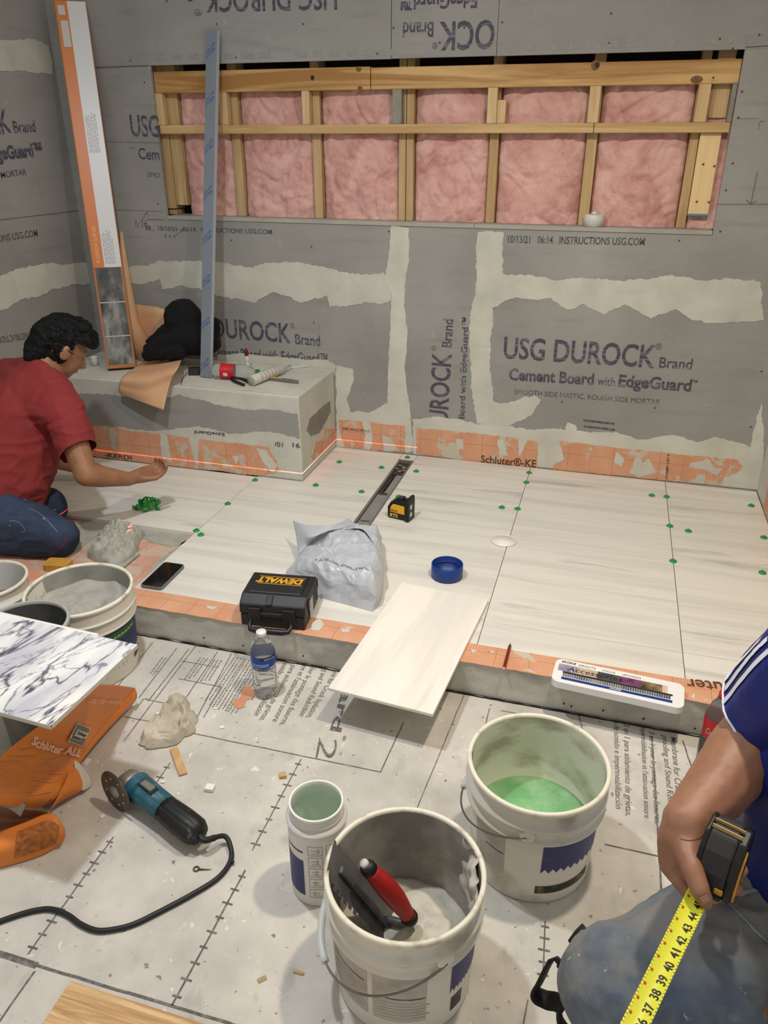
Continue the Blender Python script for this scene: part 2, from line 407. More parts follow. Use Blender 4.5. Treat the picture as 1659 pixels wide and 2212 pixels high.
wtext(q, 'EdgeGuard™', (1032, -14), (866, -9), (1032, 18), 'w', .025)
wtext(q, 'USG', (284, 293), (346, 295), (284, 246), 'w', .018); wtext(q, 'Cem', (300, 343), (345, 346), (300, 318), 'w', .016); wtext(q, 'SMO', (319, 382), (346, 384), (319, 371), 'w')
wtext(q, '™', (279, 324), (292, 324), (279, 318), 'w')
q2 = MB()
wtext(q2, '10/13/21   06:14   INSTRUCTIONS USG.COM', (1097, 524), (1392, 530), (1097, 508), 'w', .014)
wtext(q2, '88 ,  10/13/21   06:14   INSTRUCTIONS USG.COM', (315, 497), (588, 506), (315, 487), 'w', .014)
wtext(q2, '2 x 4', (355, 512), (380, 514), (355, 505), 'w'); wtext(q2, '1, 16', (293, 490), (318, 490), (293, 474), 'w', 0, .2)
for k, n in enumerate((11, 11, 8)):   # small inspection stamp
    a = ony(1260+k, 908+k*13, D)
    for i in range(n): q2.box(a.x+i*.0125, a.x+i*.0125+.0105, D-.0008, D, a.z-.004-i*.0004, a.z+.005-i*.0004)
def wline(mb, px, w=.002, pl='w', lift=.0007):
    ps = [PL[pl](*p) for p in px]
    for a, b in zip(ps, ps[1:]):
        d = (b-a).normalized(); n = V((0, -1, 0)) if pl in ('w', 'bf', 'cf') else V((1, 0, 0)); s = d.cross(n)*w/2; l = n*lift
        mb.add([a+s+l, a-s+l, b-s+l, b+s+l], [(0, 1, 2, 3)])
q3 = MB()
wline(q3, ((207, 146), (322, 142)), .005); wline(q3, ((1610, 102), (1665, 99)), .004); wline(q3, ((225, 306), (345, 309)), .002); wline(q3, ((248, 453), (352, 457)), .002)
wline(q3, ((318, 474), (356, 475)), .003); wline(q3, ((300, 485), (318, 459), (322, 466)), .002); wline(q3, ((312, 463), (318, 459)), .002)
wline(q3, ((360, 494), (400, 496)), .0015); wline(q3, ((380, 508), (398, 496), (390, 498)), .002)
wline(q3, ((1550, 442), (1668, 441)), .002); wline(q3, ((1636, 372), (1622, 440)), .003); wline(q3, ((1612, 432), (1622, 441), (1634, 434)), .003); wline(q3, ((1590, 257), (1640, 256)), .0015)
wline(q3, ((1638, 280), (1642, 262), (1652, 262)), .002); wline(q3, ((690, 700), (679, 880)), .001)
q3.build('pencil_mark', mat('pencil_grey', (.36, .35, .34), .7), wb)
# faint repeat print along the board edges
q4 = MB(); rnd = random.Random(7)
for (xa, ya, xb, yb, n) in ((215, 127, 860, 113, 17), (1090, 104, 1650, 84, 13), (215, 158, 325, 152, 4)):
    for i in range(n):
        if rnd.random() < .85:
            t0 = (i+.1)/n; t1 = (i+.1+.75*rnd.uniform(.7, 1))/n
            a, b = ony(xa+(xb-xa)*t0, ya+(yb-ya)*t0, D), ony(xa+(xb-xa)*t1, ya+(yb-ya)*t1, D)
            q4.add([V((a.x, D-.0006, a.z-.011)), V((b.x, D-.0006, a.z-.011)), V((b.x, D-.0006, a.z+.011)), V((a.x, D-.0006, a.z+.011))], [(0, 1, 2, 3)])
q4.build('edge_print', mat('faint_edge_print', (.53, .53, .52), .8, col2=(.59, .58, .55), vscale=80), wb)
# screw heads
q5 = MB(); rnd = random.Random(3)
for p in ((655, 52), (468, 52), (282, 131), (510, 124), (815, 116), (950, 92), (1320, 29), (1316, 93), (1555, 84), (1583, 105), (1541, 168), (1603, 198), (1595, 254), (1583, 353), (1568, 411), (1640, 75), (312, 178), (341, 440), (673, 533), (500, 519), (1467, 520), (1214, 868), (1415, 881), (1645, 802), (1622, 922), (678, 697), (880, 503), (1556, 500), (840, 500), (1003, 60), (1085, 48), (850, 60)):
    c = ony(*p, D); q5.lathe([(.0001, .0014), (.0035, .0012), (.0042, 0)], 10, Matrix.Translation(c) @ Matrix.Rotation(PI/2, 4, 'X'))
q5.build('screw_head', mat('screw_grey', (.30, .29, .28), .6), wb)
LW = (XL, XR, .05, 2.6)
patch(wb, 'joint_compound', [(225, 582), (280, 575), (350, 566), (465, 566), (540, 576), (575, 565), (660, 571), (750, 590), (838, 596), (845, 645), (830, 652), (710, 664), (705, 636), (650, 652), (592, 633), (550, 652), (465, 635), (390, 616), (352, 626), (345, 604), (300, 613), (240, 605)], 'w', COMP, .0018, .011, .012, 2)
patch(wb, 'joint_compound', [(846, 488), (884, 492), (884, 560), (876, 600), (873, 660), (882, 720), (874, 790), (880, 850), (888, 905), (860, 912), (835, 905), (838, 830), (842, 700), (846, 640), (834, 600), (842, 540)], 'w', COMPW, .002, .006, .012, 3)
patch(wb, 'joint_compound', [(726, 788), (762, 798), (764, 822), (750, 859), (757, 890), (774, 887), (800, 893), (835, 870), (850, 905), (888, 905), (893, 975), (880, 978), (726, 966)], 'w', COMPW, .0012, .007, .012, 4)
patch(wb, 'joint_compound', [(1032, 500), (1087, 502), (1087, 592), (1140, 596), (1200, 606), (1255, 599), (1330, 607), (1405, 602), (1445, 595), (1510, 605), (1580, 601), (1640, 608), (1650, 690), (1600, 695), (1540, 697), (1495, 690), (1460, 668), (1405, 688), (1350, 657), (1305, 678), (1260, 655), (1225, 670), (1190, 645), (1155, 650), (1110, 645), (1065, 666), (1062, 720), (1060, 800), (1065, 868), (1095, 870), (1130, 857), (1155, 851), (1172, 864), (1150, 895), (1110, 915), (1097, 922), (1030, 915), (1025, 890), (1012, 760), (1015, 725), (1018, 665), (1030, 600)], 'w', COMP, .0018, .009, .011, 5)
patch(wb, 'joint_compound', [(890, 905), (945, 900), (1000, 906), (1030, 914), (1097, 922), (1150, 926), (1222, 929), (1226, 912), (1245, 919), (1245, 930), (1280, 935), (1330, 932), (1380, 950), (1430, 942), (1460, 940), (1505, 957), (1550, 945), (1595, 955), (1622, 965), (1632, 915), (1645, 870), (1650, 1062), (1300, 1030), (893, 985)], 'w', COMPW, .0012, .008, .011, 6, lim=(XL, XR-.001, .09, 2))
patch(wb, 'joint_compound', [(470, 766), (530, 764), (600, 772), (660, 778), (705, 776), (724, 790), (724, 810), (470, 800)], 'w', COMP, .0018, .006, .01, 8)
K = dict(t=.0026, amp=.006, step=.01)
patch(wb, 'membrane_strip', [(731, 906), (790, 911), (874, 920), (875, 976), (800, 971), (745, 964), (738, 935)], 'w', KERDI_W, seed=11, **K)
patch(wb, 'membrane_strip', [(898, 924), (1000, 934), (1118, 946), (1122, 985), (1140, 950), (1162, 954), (1160, 1012), (1000, 996), (900, 978)], 'w', KERDI_W, seed=12, **K)
patch(wb, 'membrane_strip', [(1208, 952), (1300, 963), (1437, 978), (1540, 988), (1592, 993), (1604, 1008), (1590, 1022), (1562, 1030), (1558, 1048), (1436, 1038), (1300, 1024), (1195, 1014), (1196, 1003), (1218, 990)], 'w', KERDI_W, seed=13, **K)
for k, (px, sd) in enumerate(((((782, 908), (800, 912), (806, 950), (800, 972), (786, 970), (790, 940)), 1), (((1075, 952), (1085, 948), (1092, 965), (1098, 985), (1078, 983)), 2), (((985, 950), (1000, 948), (1003, 970), (988, 972)), 3), (((1375, 985), (1390, 1000), (1400, 990), (1415, 1020), (1380, 1030), (1360, 1020)), 4), (((1490, 1000), (1530, 990), (1545, 1010), (1560, 1012), (1550, 1030), (1520, 1015), (1485, 1010)), 5), (((1505, 1022), (1525, 1025), (1520, 1045), (1500, 1042)), 6), (((825, 940), (845, 945), (860, 972), (830, 974)), 7), (((1330, 972), (1350, 990), (1345, 1012), (1325, 1000)), 8))):
    patch(wb, 'mortar_smear', px, 'w', COMPW, .0034, .006, .008, 20+sd, lim=(XL, XR-.001, .1, 2))
q6 = MB(); wtext(q6, 'Schluter®-KE', (1039, 998), (1158, 1009), (1039, 982), 'w', .016, lift=.0036); wtext(q6, 'KEEP SHALE APOLLO', (741, 928), (800, 934), (741, 922), 'w', .01, lift=.0036)
wtext(q6, '4 UP/3 AMBIAH', (1441, 980), (1437, 1034), (1447, 980), 'w', .01, lift=.0036)
q6.build('printed_lettering', mat('brown_ink', (.36, .22, .15), .7), wb)
q.build('printed_lettering', INK, wb); q2.build('printed_lettering', INKB, wb)

# ------------------------------------------------------------------ side walls
wl = MB().box(XL-.016, XL, .2, D, 0, 2.6).build('wall_left', BOARD); wl['kind'] = 'structure'
patch(wl, 'joint_compound', [(-40, 82), (20, 87), (75, 85), (103, 98), (111, 130), (113, 160), (70, 156), (0, 151), (-40, 152)], 'l', COMP, .0018, .006, .012, 31, lim=(.3, D-.002, .1, 2.6))
patch(wl, 'joint_compound', [(-40, 620), (0, 598), (30, 584), (60, 576), (95, 569), (130, 571), (196, 566), (200, 610), (160, 614), (120, 625), (85, 640), (45, 645), (25, 660), (5, 669), (-40, 680)], 'l', COMP, .0018, .009, .012, 32, lim=(.3, D-.002, .1, 2.6))
q = MB()
for s, a, b, t, bo in (('DUROCK', (-120, 322), (26, 285), (-120, 262), .006), ('Brand', (31, 287), (78, 284), (31, 260), .004), ('EdgeGuard™', (-28, 348), (93, 335), (-28, 318), .03), ('ROUGH SIDE MORTAR', (-90, 397), (58, 377), (-90, 382), 0)):
    wtext(q, s, a, b, t, 'l', bo+.014)
q.build('printed_lettering', INK, wl)
q = MB(); wtext(q, 'INSTRUCTIONS USG.COM', (-75, 534), (82, 510), (-75, 517), 'l', .012); wtext(q, 'INSTRUCTIONS USG.COM', (62, 718), (-70, 738), (62, 732), 'l', .012)
q.build('printed_lettering', INKB, wl)
q = MB(); wline(q, ((0, 475), (172, 455)), .003, 'l'); q.build('pencil_mark', mat('pencil_grey', (.36, .35, .34)), wl)
wr = MB().box(XR, XR+.016, YB-.02, D, 0, 2.6).build('wall_right', BOARD); wr['kind'] = 'structure'
MB().box(XR-.0015, XR, 2.0, D-.003, .12, .75).build('joint_compound', COMPW, wr)
MB().box(XR-.003, XR-.0015, 2.0, 3.22, .118, .27).build('membrane_strip', KERDI_Y, wr)

# ------------------------------------------------------------------ shower floor
BED = mat_membrane('orange_membrane_bed', (0, 1), .50, (.80, .63, .55), (.5, .5, .5, 1))
sf = MB().box(XL, XR, YB, D, 0, .099).build('shower_floor', BED); sf['kind'] = 'structure'
ts = MB(); shifts = []; rnd = random.Random(11)
rows = [3.405, 3.232, 2.940, 2.650, 2.366, 2.070, YB+.002]
cols = [(XL+.004, -2.054), (-2.052, -1.4545), (-1.4525, -.886), (-.811, -.2645), (-.2620, .3355), (.3380, XR-.004)]
for ci, (x0, x1) in enumerate(cols):
    for ri in range(6):
        y1, y0 = rows[ri]-.0006, rows[ri+1]+.0006
        if ci < 2 and ri > 3: continue
        if ri == 0 and x1 < BX: continue
        if x1 < BX-.1 and ri == 1: y1 = BY-.003
        n0 = len(ts.f); ts.box(x0, x1, y0, y1, .1005, ZT); sh = (rnd.uniform(0, 30), rnd.uniform(0, 30), rnd.uniform(0, 9)); shifts += [sh]*(len(ts.f)-n0)
# strip of tile at the wall end of the drain, and beside it nearer the door
ts.box(-.884, -.813, 3.336, 3.405, .1005, ZT); shifts += [(3, 7, 1)]*6
ts.box(-.884, -.813, YB+.002, 2.395, .1005, ZT); shifts += [(13, 7, 1)]*6
me = bpy.data.meshes.new('laid_tile'); me.from_pydata(ts.v, [], ts.f)
a = me.attributes.new('tile_shift', 'FLOAT_VECTOR', 'FACE'); a.data.foreach_set('vector', [c for s in shifts for c in s])
bm = bmesh.new(); bm.from_mesh(me); bmesh.ops.recalc_face_normals(bm, faces=bm.faces); bm.to_mesh(me); bm.free()
tl = link('laid_tile', me, MARB, sf); tl['label'] = 'white streaked marble tiles'
# ================================================================== CURB AND BENCH
cb = empty('shower_curb', (-.9, YC, 0), 0, 'long low mortared shower curb with orange membrane on top', 'curb')
def ragged_face(x0, x1, z0, z1, y, amp, nu, nv, seed):
    def f(u, v):
        x = x0+(x1-x0)*u; z = z0+(z1-z0)*v
        e = noise.noise(V((x*7, z*14, seed)))*amp + noise.noise(V((x*26, z*40, seed)))*amp*.5
        return V((x, y-abs(e)*(1 if 0 < v < 1 else .3), z))
    return f
m, nt, b = newmat('curb_mortar'); vec = coords(nt)
c = ramp(nt, nz(nt, vec, 5, 6, .6), [(.36, lin((.66, .65, .62))), (.5, lin((.745, .735, .70))), (.66, lin((.78, .77, .73)))])
c = mixc(nt, ramp(nt, nz(nt, vec, 34, 4), [(.64, K1), (.70, W1)]), c, lin((.73, .72, .68)))
nt.links.new(c, b.inputs['Base Color']); b.inputs['Roughness'].default_value = .85; bump(nt, b, nz(nt, vec, 50, 5), .3, .004)
CURBM = m
q = MB().box(XL, XR, YC+.006, YB, .002, ZC-.0015); q.grid(ragged_face(XL, XR, .004, ZC-.0015, YC+.004, .005, 1, 1, 2.5), 200, 8); q.build('mortar_body', CURBM, cb)
q = MB(); edge = [V((x, YC-.001+.004*noise.noise(V((x*11, 2, 1)))+.003*noise.noise(V((x*40, 3, 1))))) for x in np.linspace(XL, XR, 160)]
q.prism([(p.x, p.y) for p in edge] + [(XR, YB-.001), (XL, YB-.001)], ZC-.0012, ZC); q.build('membrane_top', KERDI_Z, cb)
q = MB()
def ctext(mb, s, p0, p1, pt, z, **k):
    o, e, t = onz(*p0, z), onz(*p1, z), onz(*pt, z); u = e-o; v = t-o; v = v-u*(v.dot(u)/u.dot(u))
    text(mb, s, planar(o, u, v, .0006), u.length, v.length, **k)
ctext(q, 'Schluter', (1636, 1482), (1480, 1466), (1634, 1506), ZC, bold=.012); q.build('printed_lettering', MATS['brown_ink'], cb)
q = MB()
for px, sd in ((((675, 1345), (690, 1338), (700, 1350), (690, 1362), (672, 1360)), 1), (((735, 1358), (755, 1358), (757, 1366), (738, 1367)), 2), (((1015, 1402), (1030, 1406), (1022, 1412)), 3), (((1048, 1406), (1068, 1405), (1066, 1412)), 4), (((1490, 1505), (1500, 1498), (1504, 1515)), 5), (((445, 1310), (470, 1312), (460, 1318)), 6)):
    q.prism(fract([V((onz(*p, ZC).x, onz(*p, ZC).y)) for p in px], .004, .006, sd), ZC, ZC+.0015)
q.build('mortar_smear', COMPW, cb)
q = MB()   # dark gap and screw dots along the foot
q.grid(lambda u, v: V((XL+(XR-XL)*u, YC-.004-.004*abs(noise.noise(V((u*90, 1, 2)))), .0008+v*(.006+.006*noise.noise(V((u*70, v, 5)))))), 260, 1)
for p in ((525, 1395), (596, 1418), (655, 1417), (1218, 1520), (1234, 1526), (1303, 1535), (1390, 1553), (1501, 1574), (440, 1378)):
    c = ony(*p, YC-.003); q.sphere(c, .0032, 8, 6, (1, .5, 1))
q.build('dark_seam', mat('seam_black', (.13, .12, .11), .9), cb)

bn = empty('shower_bench', ((XL+BX)/2, 3.2, .115), 0, 'built in corner bench skimmed with grey mortar below the framed opening', 'bench')
q = MB().box(XL+.002, BX, BY, D-.004, .1165, BZ); q.build('bench_body', COMP, bn, .008, 2)
LB = (XL+.002, BX-.004, .118, BZ-.006)
patch(bn, 'bare_board', [(99, 850), (185, 850), (290, 856), (370, 860), (390, 850), (410, 862), (440, 866), (460, 872), (500, 880), (540, 886), (600, 884), (643, 894), (648, 946), (600, 935), (550, 930), (500, 938), (425, 920), (380, 924), (320, 930), (250, 920), (195, 920), (99, 915)], 'bf', mat_board(), .0012, .008, .012, 41, lim=LB)
patch(bn, 'membrane_strip', [(99, 905), (195, 918), (245, 922), (290, 932), (345, 938), (410, 945), (540, 962), (580, 966), (592, 985), (605, 1016), (560, 1028), (430, 1013), (300, 1000), (200, 985), (99, 972)], 'bf', KERDI_W, .0024, .007, .01, 42, lim=LB)
for px, sd in ((((236, 925), (248, 925), (252, 972), (243, 972)), 1), (((345, 935), (362, 940), (372, 1000), (350, 985)), 2), (((410, 945), (428, 945), (430, 1005), (420, 1000)), 3), (((210, 985), (280, 1000), (300, 1004), (240, 1004), (205, 1000)), 4), (((500, 985), (520, 980), (512, 1003)), 5), (((555, 968), (575, 975), (600, 1005), (590, 1022), (570, 1000)), 6)):
    patch(bn, 'mortar_smear', px, 'bf', COMPW, .0032, .007, .008, 50+sd, lim=LB)
q = MB(); wtext(q, '-KERDI', (228, 986), (286, 993), (228, 977), 'bf', .02, lift=.004); q.build('printed_lettering', MATS['brown_ink'], bn)
q = MB(); wtext(q, '10/', (611, 956), (593, 954), (611, 966), 'bf', .01, lift=.0022); wtext(q, '91', (648, 958), (632, 956), (648, 968), 'bf', .01, lift=.0022)
wtext(q, 'EdgeGuard', (485, 935), (420, 930), (485, 942), 'bf', .02, lift=.0022); q.build('printed_lettering', INKB, bn)
LS = (BY+.004, D-.002, .118, BZ-.01)
patch(bn, 'bare_board', [(713, 866), (714, 890), (700, 915), (690, 935), (672, 942), (662, 930), (668, 903), (690, 884)], 'bs', mat('bare_board_side', (.55, .53, .49), .8, var=.2, vscale=12), .0012, .006, .01, 43, lim=LS)
patch(bn, 'membrane_strip', [(700, 924), (726, 928), (726, 948), (702, 968), (676, 995), (672, 985), (680, 955), (698, 950)], 'bs', KERDI_Y, .0022, .006, .01, 44, lim=LS)
q = MB()   # light mortar ridge along the top front edge
q.grid(lambda u, v: V((XL+.02+(BX-XL-.05)*u, BY+.015+.03*v+.012*noise.noise(V((u*14, v*2, 1))), BZ+.0006+.003*max(0, noise.noise(V((u*30, v*5, 7))))*math.sin(PI*v))), 90, 6); q.build('mortar_smear', COMPW, bn)

# linear drain let into the tiles
dr = empty('linear_drain', (-.8485, 2.87, .1), 0, 'long dark grey linear drain channel sunk between the tiles', 'drain')
DM = mat('drain_grey', (.47, .455, .445), .5, var=.25, vscale=14); DM2 = mat('drain_dark', (.24, .22, .20), .5, var=.3, vscale=25); DM3 = mat('drain_tray', (.54, .53, .52), .42, var=.15, vscale=10)
x0, x1, y0, y1 = -.8845, -.8125, 2.40, 3.333
q = MB().box(x0, x0+.008, y0, y1, .1, ZT+.001).box(x1-.008, x1, y0, y1, .1, ZT+.001).box(x0, x1, y1-.008, y1, .1, ZT+.001).box(x0, x1, y0, y0+.008, .1, ZT+.001); q.build('drain_frame', DM, dr, .001, 1)
MB().box(x0+.008, x1-.008, y0+.008, y1-.008, .0995, .1015).build('channel_bed', DM2, dr)
MB().box(x0+.010, x1-.010, 2.42, 2.94, .1035, .1075).box(x0+.034, x1-.010, 2.945, 3.16, .1035, .108).build('tray_plate', DM3, dr, .001, 1)
for a_ in ((x0+.012, x1-.012, 3.165, 3.18, .102, .112), (x0+.014, x1-.02, 2.93, 2.945, .102, .112), (x0+.018, x1-.018, 2.66, 2.668, .1075, .1095)): MB().box(*a_).build('crossbar', DM2, dr, .001, 1)
q = MB()
for k in range(6):
    c = V((-.85+.02*math.sin(k*2.3), 3.21+.014*k, .106)); q.sphere(c, .009, 8, 6, (1.2, 1, .5))
q.build('mortar_crumb', mat('grey_crumb', (.52, .50, .47), .9, var=.3), dr)
MB().tube([(-.865, 2.96, .106), (-.86, 3.05, .108), (-.862, 3.14, .106)], .004, 6).build('edge_wire', DM2, dr)
# ================================================================== FRAMING AND INSULATION IN THE OPENING
def wood(name, col, col2, axis=0, gs=1.0, contrast=(.35, .65)):
    if name in MATS: return MATS[name]
    m, nt, b = newmat(name)
    s = [30*gs, 30*gs, 30*gs]; s[axis] = 1.6*gs
    vec = coords(nt, tuple(s))
    n1 = nz(nt, vec, 1.0, 5, .6, .8)
    c = ramp(nt, n1, [(contrast[0], lin(col2)), (contrast[1], lin(col))])
    s2 = [3., 3., 3.]; s2[axis] = .8
    c = mixc(nt, ramp(nt, nz(nt, coords(nt, tuple(s2)), 2.2, 3), [(.45, K1), (.75, (.55, .55, .55, 1))]), c, lin(col2))
    nt.links.new(c, b.inputs['Base Color']); b.inputs['Roughness'].default_value = .65
    bump(nt, b, n1, .12, .002); MATS[name] = m; return m
PINE = wood('pine_horizontal', (.83, .71, .51), (.70, .56, .35), 0)
PINEH = wood('pine_figured', (.80, .655, .43), (.62, .44, .22), 0, .5, (.40, .58))
PINEV = wood('pine_vertical', (.84, .73, .55), (.74, .61, .42), 2)
PINED = wood('pine_weathered', (.79, .68, .50), (.67, .55, .37), 2)
GREYST = mat('grey_stud', (.56, .55, .50), .7, var=.2, vscale=14)
def timber(name, label, x0, x1, z0, z1, y0, y1, mt, cat='timber', group=None, parts=True):
    o = MB().box(x0, x1, y0, y1, z0, z1).build(name, mt, None, .002, 1)
    tag(o, label, cat, group); return o
YF = D+.0175; YS = D+.062
zp = lambda px, py, y: ony(px, py, y).z
xp = lambda px, py, y: ony(px, py, y).x
hz1 = (zp(330, 155, YF)+zp(800, 144, YF))/2; hz0 = (zp(330, 204, YF)+zp(1590, 177, YF))/2
lz1 = (zp(345, 272, YF)+zp(1575, 263, YF))/2; lz0 = (zp(345, 290, YF)+zp(1575, 286, YF))/2
xm = xp(800, 170, YF)
hl = timber('header_board', 'pine header board with a knot crossing the left part of the opening', OX0+.001, xm-.001, hz0, hz1, YF-.001, YF+.037, PINEH)
hr = timber('header_board', 'longer figured pine header board crossing the right part of the opening', xm+.001, OX1-.001, hz0, hz1-.004, YF+.002, YF+.037, PINEH)
KNOT = mat('wood_knot', (.50, .33, .19), .6, var=.4, vscale=60)
for par, px, py, r, sq in ((hl, 675, 168, .013, 1.2), (hl, 775, 150, .016, .7), (hl, 778, 190, .015, .6), (hr, 1286, 141, .016, 1.1), (hr, 1505, 172, .022, .6)):
    c = ony(px, py, YF); MB().lathe([(.0001, .0012), (r*.6, .001), (r, .0)], 16, Matrix.Translation(c+V((0, -.0004 if par is hl else .002, 0))) @ Matrix.Rotation(PI/2, 4, 'X') @ Matrix.Diagonal((1, sq, 1, 1))).build('knot', KNOT, par)
MB().lathe([(.0001, .0022), (.006, .002), (.007, 0)], 12, Matrix.Translation(ony(675, 168, YF-.001)) @ Matrix.Rotation(PI/2, 4, 'X')).build('knot_hole', DARK, hl)
MB().lathe([(.0001, .0022), (.007, .002), (.009, 0)], 12, Matrix.Translation(ony(1290, 140, YF+.001)) @ Matrix.Rotation(PI/2, 4, 'X')).build('knot_hole', mat('knot_dark', (.25, .17, .12), .8), hr)
xj = xp(1283, 275, YF)
timber('ledger_strip', 'long pine ledger strip crossing the opening below the header boards', OX0+.004, xj-.001, lz0, lz1, YF-.002, YF+.037, PINE)
led = timber('ledger_strip', 'short pine ledger strip at the right end of the opening', xj+.001, OX1-.004, lz0, lz1, YF-.002, YF+.037, PINE)
crip = [((333, 352), 'first short cripple block above the ledger strip, at the left edge of the opening', PINEV), ((473, 491), 'second short cripple block above the ledger, just right of the blue printed metal profile', PINEV),
        ((652, 668), 'third short cripple block from the left above the ledger strip', PINEV), ((847, 867), 'greyish fourth short cripple block near the middle above the ledger', GREYST),
        ((1052, 1073), 'fifth short cripple block from the left with a smaller block beside it', PINEV), ((1270, 1294), 'sixth short cripple block above the joint of the ledger strips', PINEV),
        ((1503, 1529), 'seventh short cripple block above the long plank at the right', PINEV), ((1574, 1588), 'greyish short cripple block at the right edge of the opening', GREYST)]
for (a, b), lab, mt in crip:
    x0 = xp(a, 236, YF); x1 = xp(b, 236, YF)
    timber('cripple_block', lab, x0, min(x1, OX1-.002), lz1+.0003, hz0-.0003, YF, YF+.037, mt)
timber('packing_block', 'small pine packing block right of the fifth cripple block', xp(1074, 240, YF+.02), xp(1093, 240, YF+.02), lz1+.0003, zp(1085, 216, YF+.02), YF+.008, YF+.037, PINEV)
studs = [((505, 522), 'second tall stud from the left between pink insulation batts'), ((676, 694), 'third tall stud from the left between pink insulation batts'), ((861, 876), 'left one of the doubled studs in the middle of the opening'),
         ((877.5, 893), 'right one of the doubled studs in the middle of the opening'), ((1055, 1074), 'tall stud right of the middle, below the fifth cripple block'), ((1262, 1285), 'tall stud below the joint of the ledger strips'), ((1482, 1502), 'tall stud just left of the long pale plank')]
sx = []
for (a, b), lab in studs:
    x0 = xp(a, 350, YS); x1 = xp(b, 350, YS); sx.append((x0, x1))
    timber('wall_stud', lab, x0, x1, OZ0+.0165, 1.86, YS, YS+.089, PINED)
x0, x1 = xp(352, 380, YS-.005), xp(373, 380, YS-.005); x2 = xp(399, 380, YS)
timber('wall_stud', 'short wide stud at the left edge of the opening with a sawn lower end', x0, x1, zp(360, 450, YS), 1.86, YS-.006, YS+.08, PINED)
timber('wall_stud', 'second board of the left edge stud pair, beside the first batt', x1+.001, x2, zp(385, 443, YS), 1.86, YS, YS+.089, PINED)
timber('wall_stud', 'stub of stud below the sawn left edge stud', x0+.005, x1-.004, OZ0+.0165, zp(360, 452, YS), YS+.004, YS+.08, PINED)
x3, x4 = xp(1510, 310, YF+.02), xp(1556, 310, YF+.02)
pk = timber('plank', 'pale wide pine plank with a blue painted lower end at the right of the opening', x3, x4, zp(1508, 466, YF+.02), lz0-.0005, YF+.02, YF+.04, wood('pale_pine', (.90, .78, .58), (.85, .72, .51), 2))
MB().box(x3-.0005, x4+.0005, YF+.0195, YF+.0403, zp(1508, 466, YF+.02)-.0005, zp(1508, 462, YF+.02)).build('painted_end', mat('blue_paint', (.30, .52, .56), .6), pk)
for p in ((1519, 355), (1543, 359), (1505, 436), (1531, 437)):
    c = ony(*p, YF+.02); MB().lathe([(.0001, .001), (.004, .0008), (.005, 0)], 10, Matrix.Translation(c) @ Matrix.Rotation(PI/2, 4, 'X')).build('screw_head', mat('screw_brown', (.45, .33, .22), .6), pk)
timber('wall_stud', 'weathered stud behind the top of the pale plank at the right end', x3+.02, x4+.005, lz0+.05, 1.86, YS-.004, YS+.085, PINED)
# sill boards
for a, b in ((OX0+.002, xp(1025, 487, D)-.0006), (xp(1025, 487, D)+.0006, OX1-.002)):
    MB().box(a, b, D-.005, YS+.10, OZ0+.0005, OZ0+.016).build('sill_board', mat('sill_grey', (.66, .65, .61), .7, var=.15, vscale=8), wb, .001, 1)
# insulation
m, nt, b = newmat('pink_fibreglass'); vec = coords(nt)
c = ramp(nt, nz(nt, vec, 9, 7, .65, .6), [(.28, lin((.70, .49, .46))), (.48, lin((.82, .635, .60))), (.72, lin((.89, .74, .70)))])
c = mixc(nt, ramp(nt, nz(nt, coords(nt, (1, 1, 3)), 22, 5, .6, 1.2), [(.66, K1), (.76, (.8, .8, .8, 1))]), c, lin((.60, .36, .33)))
nt.links.new(c, b.inputs['Base Color']); b.inputs['Roughness'].default_value = .95; b.inputs['Specular IOR Level'].default_value = .1
bump(nt, b, nz(nt, vec, 45, 6, .7), .6, .006); PINK = m
bays = [x2+.001] ; edges = [x2+.002, sx[0][0]-.002, sx[0][1]+.002, sx[1][0]-.002, sx[1][1]+.002, sx[2][0]-.002, sx[3][1]+.002, sx[4][0]-.002, sx[4][1]+.002, sx[5][0]-.002, sx[5][1]+.002, sx[6][0]-.002, sx[6][1]+.002, OX1+.03]
labs = ['narrow pink insulation batt at the left end, behind the metal profile', 'pink insulation batt between the second and third stud from the left', 'pink insulation batt left of the doubled middle studs', 'creased pink insulation batt right of the doubled middle studs', 'pink insulation batt above the left half of the date stamp on the right board', 'pink insulation batt between the ledger joint stud and the pale plank', 'narrow pink insulation strip behind the pale plank at the right end']
for i in range(7):
    a, e = edges[2*i], edges[2*i+1]; sd = i*7.3
    def f(u, v, a=a, e=e, sd=sd):
        x = a+(e-a)*u; z = OZ0+.017+(1.735-OZ0-.017)*v
        p = V((x*4, z*4, sd)); w = V((noise.noise(p*1.3), noise.noise(p*1.3+V((5, 5, 5))), 0))
        r = 1-abs(noise.noise(V((x*7, z*5, sd))*1.0+w*1.6))*2
        r2 = 1-abs(noise.noise(V((x*18, z*16, sd+3))+w*2))*2
        edge = min(u, 1-u, .14)/.14; top = min(1-v, .08)/.08
        y = YS+.034 - .034*math.sqrt(max(0, edge))*(.35+.65*top) - .012*noise.noise(p*1.5) + (.010*max(0, r-.6)*2 + .006*max(0, r2-.3))*edge - .006*noise.noise(p*7) - .003*noise.noise(p*19)
        return V((x, y, z))
    q = MB().grid(f, max(12, int((e-a)/.006)), 90)
    # sides and back of the batt
    z0, z1 = OZ0+.017, 1.735
    q.box(a, e, YS+.045, YS+.10, z0, z1)
    o = q.build('insulation_batt', PINK); tag(o, labs[i], 'insulation', 'pink insulation batts in the opening')
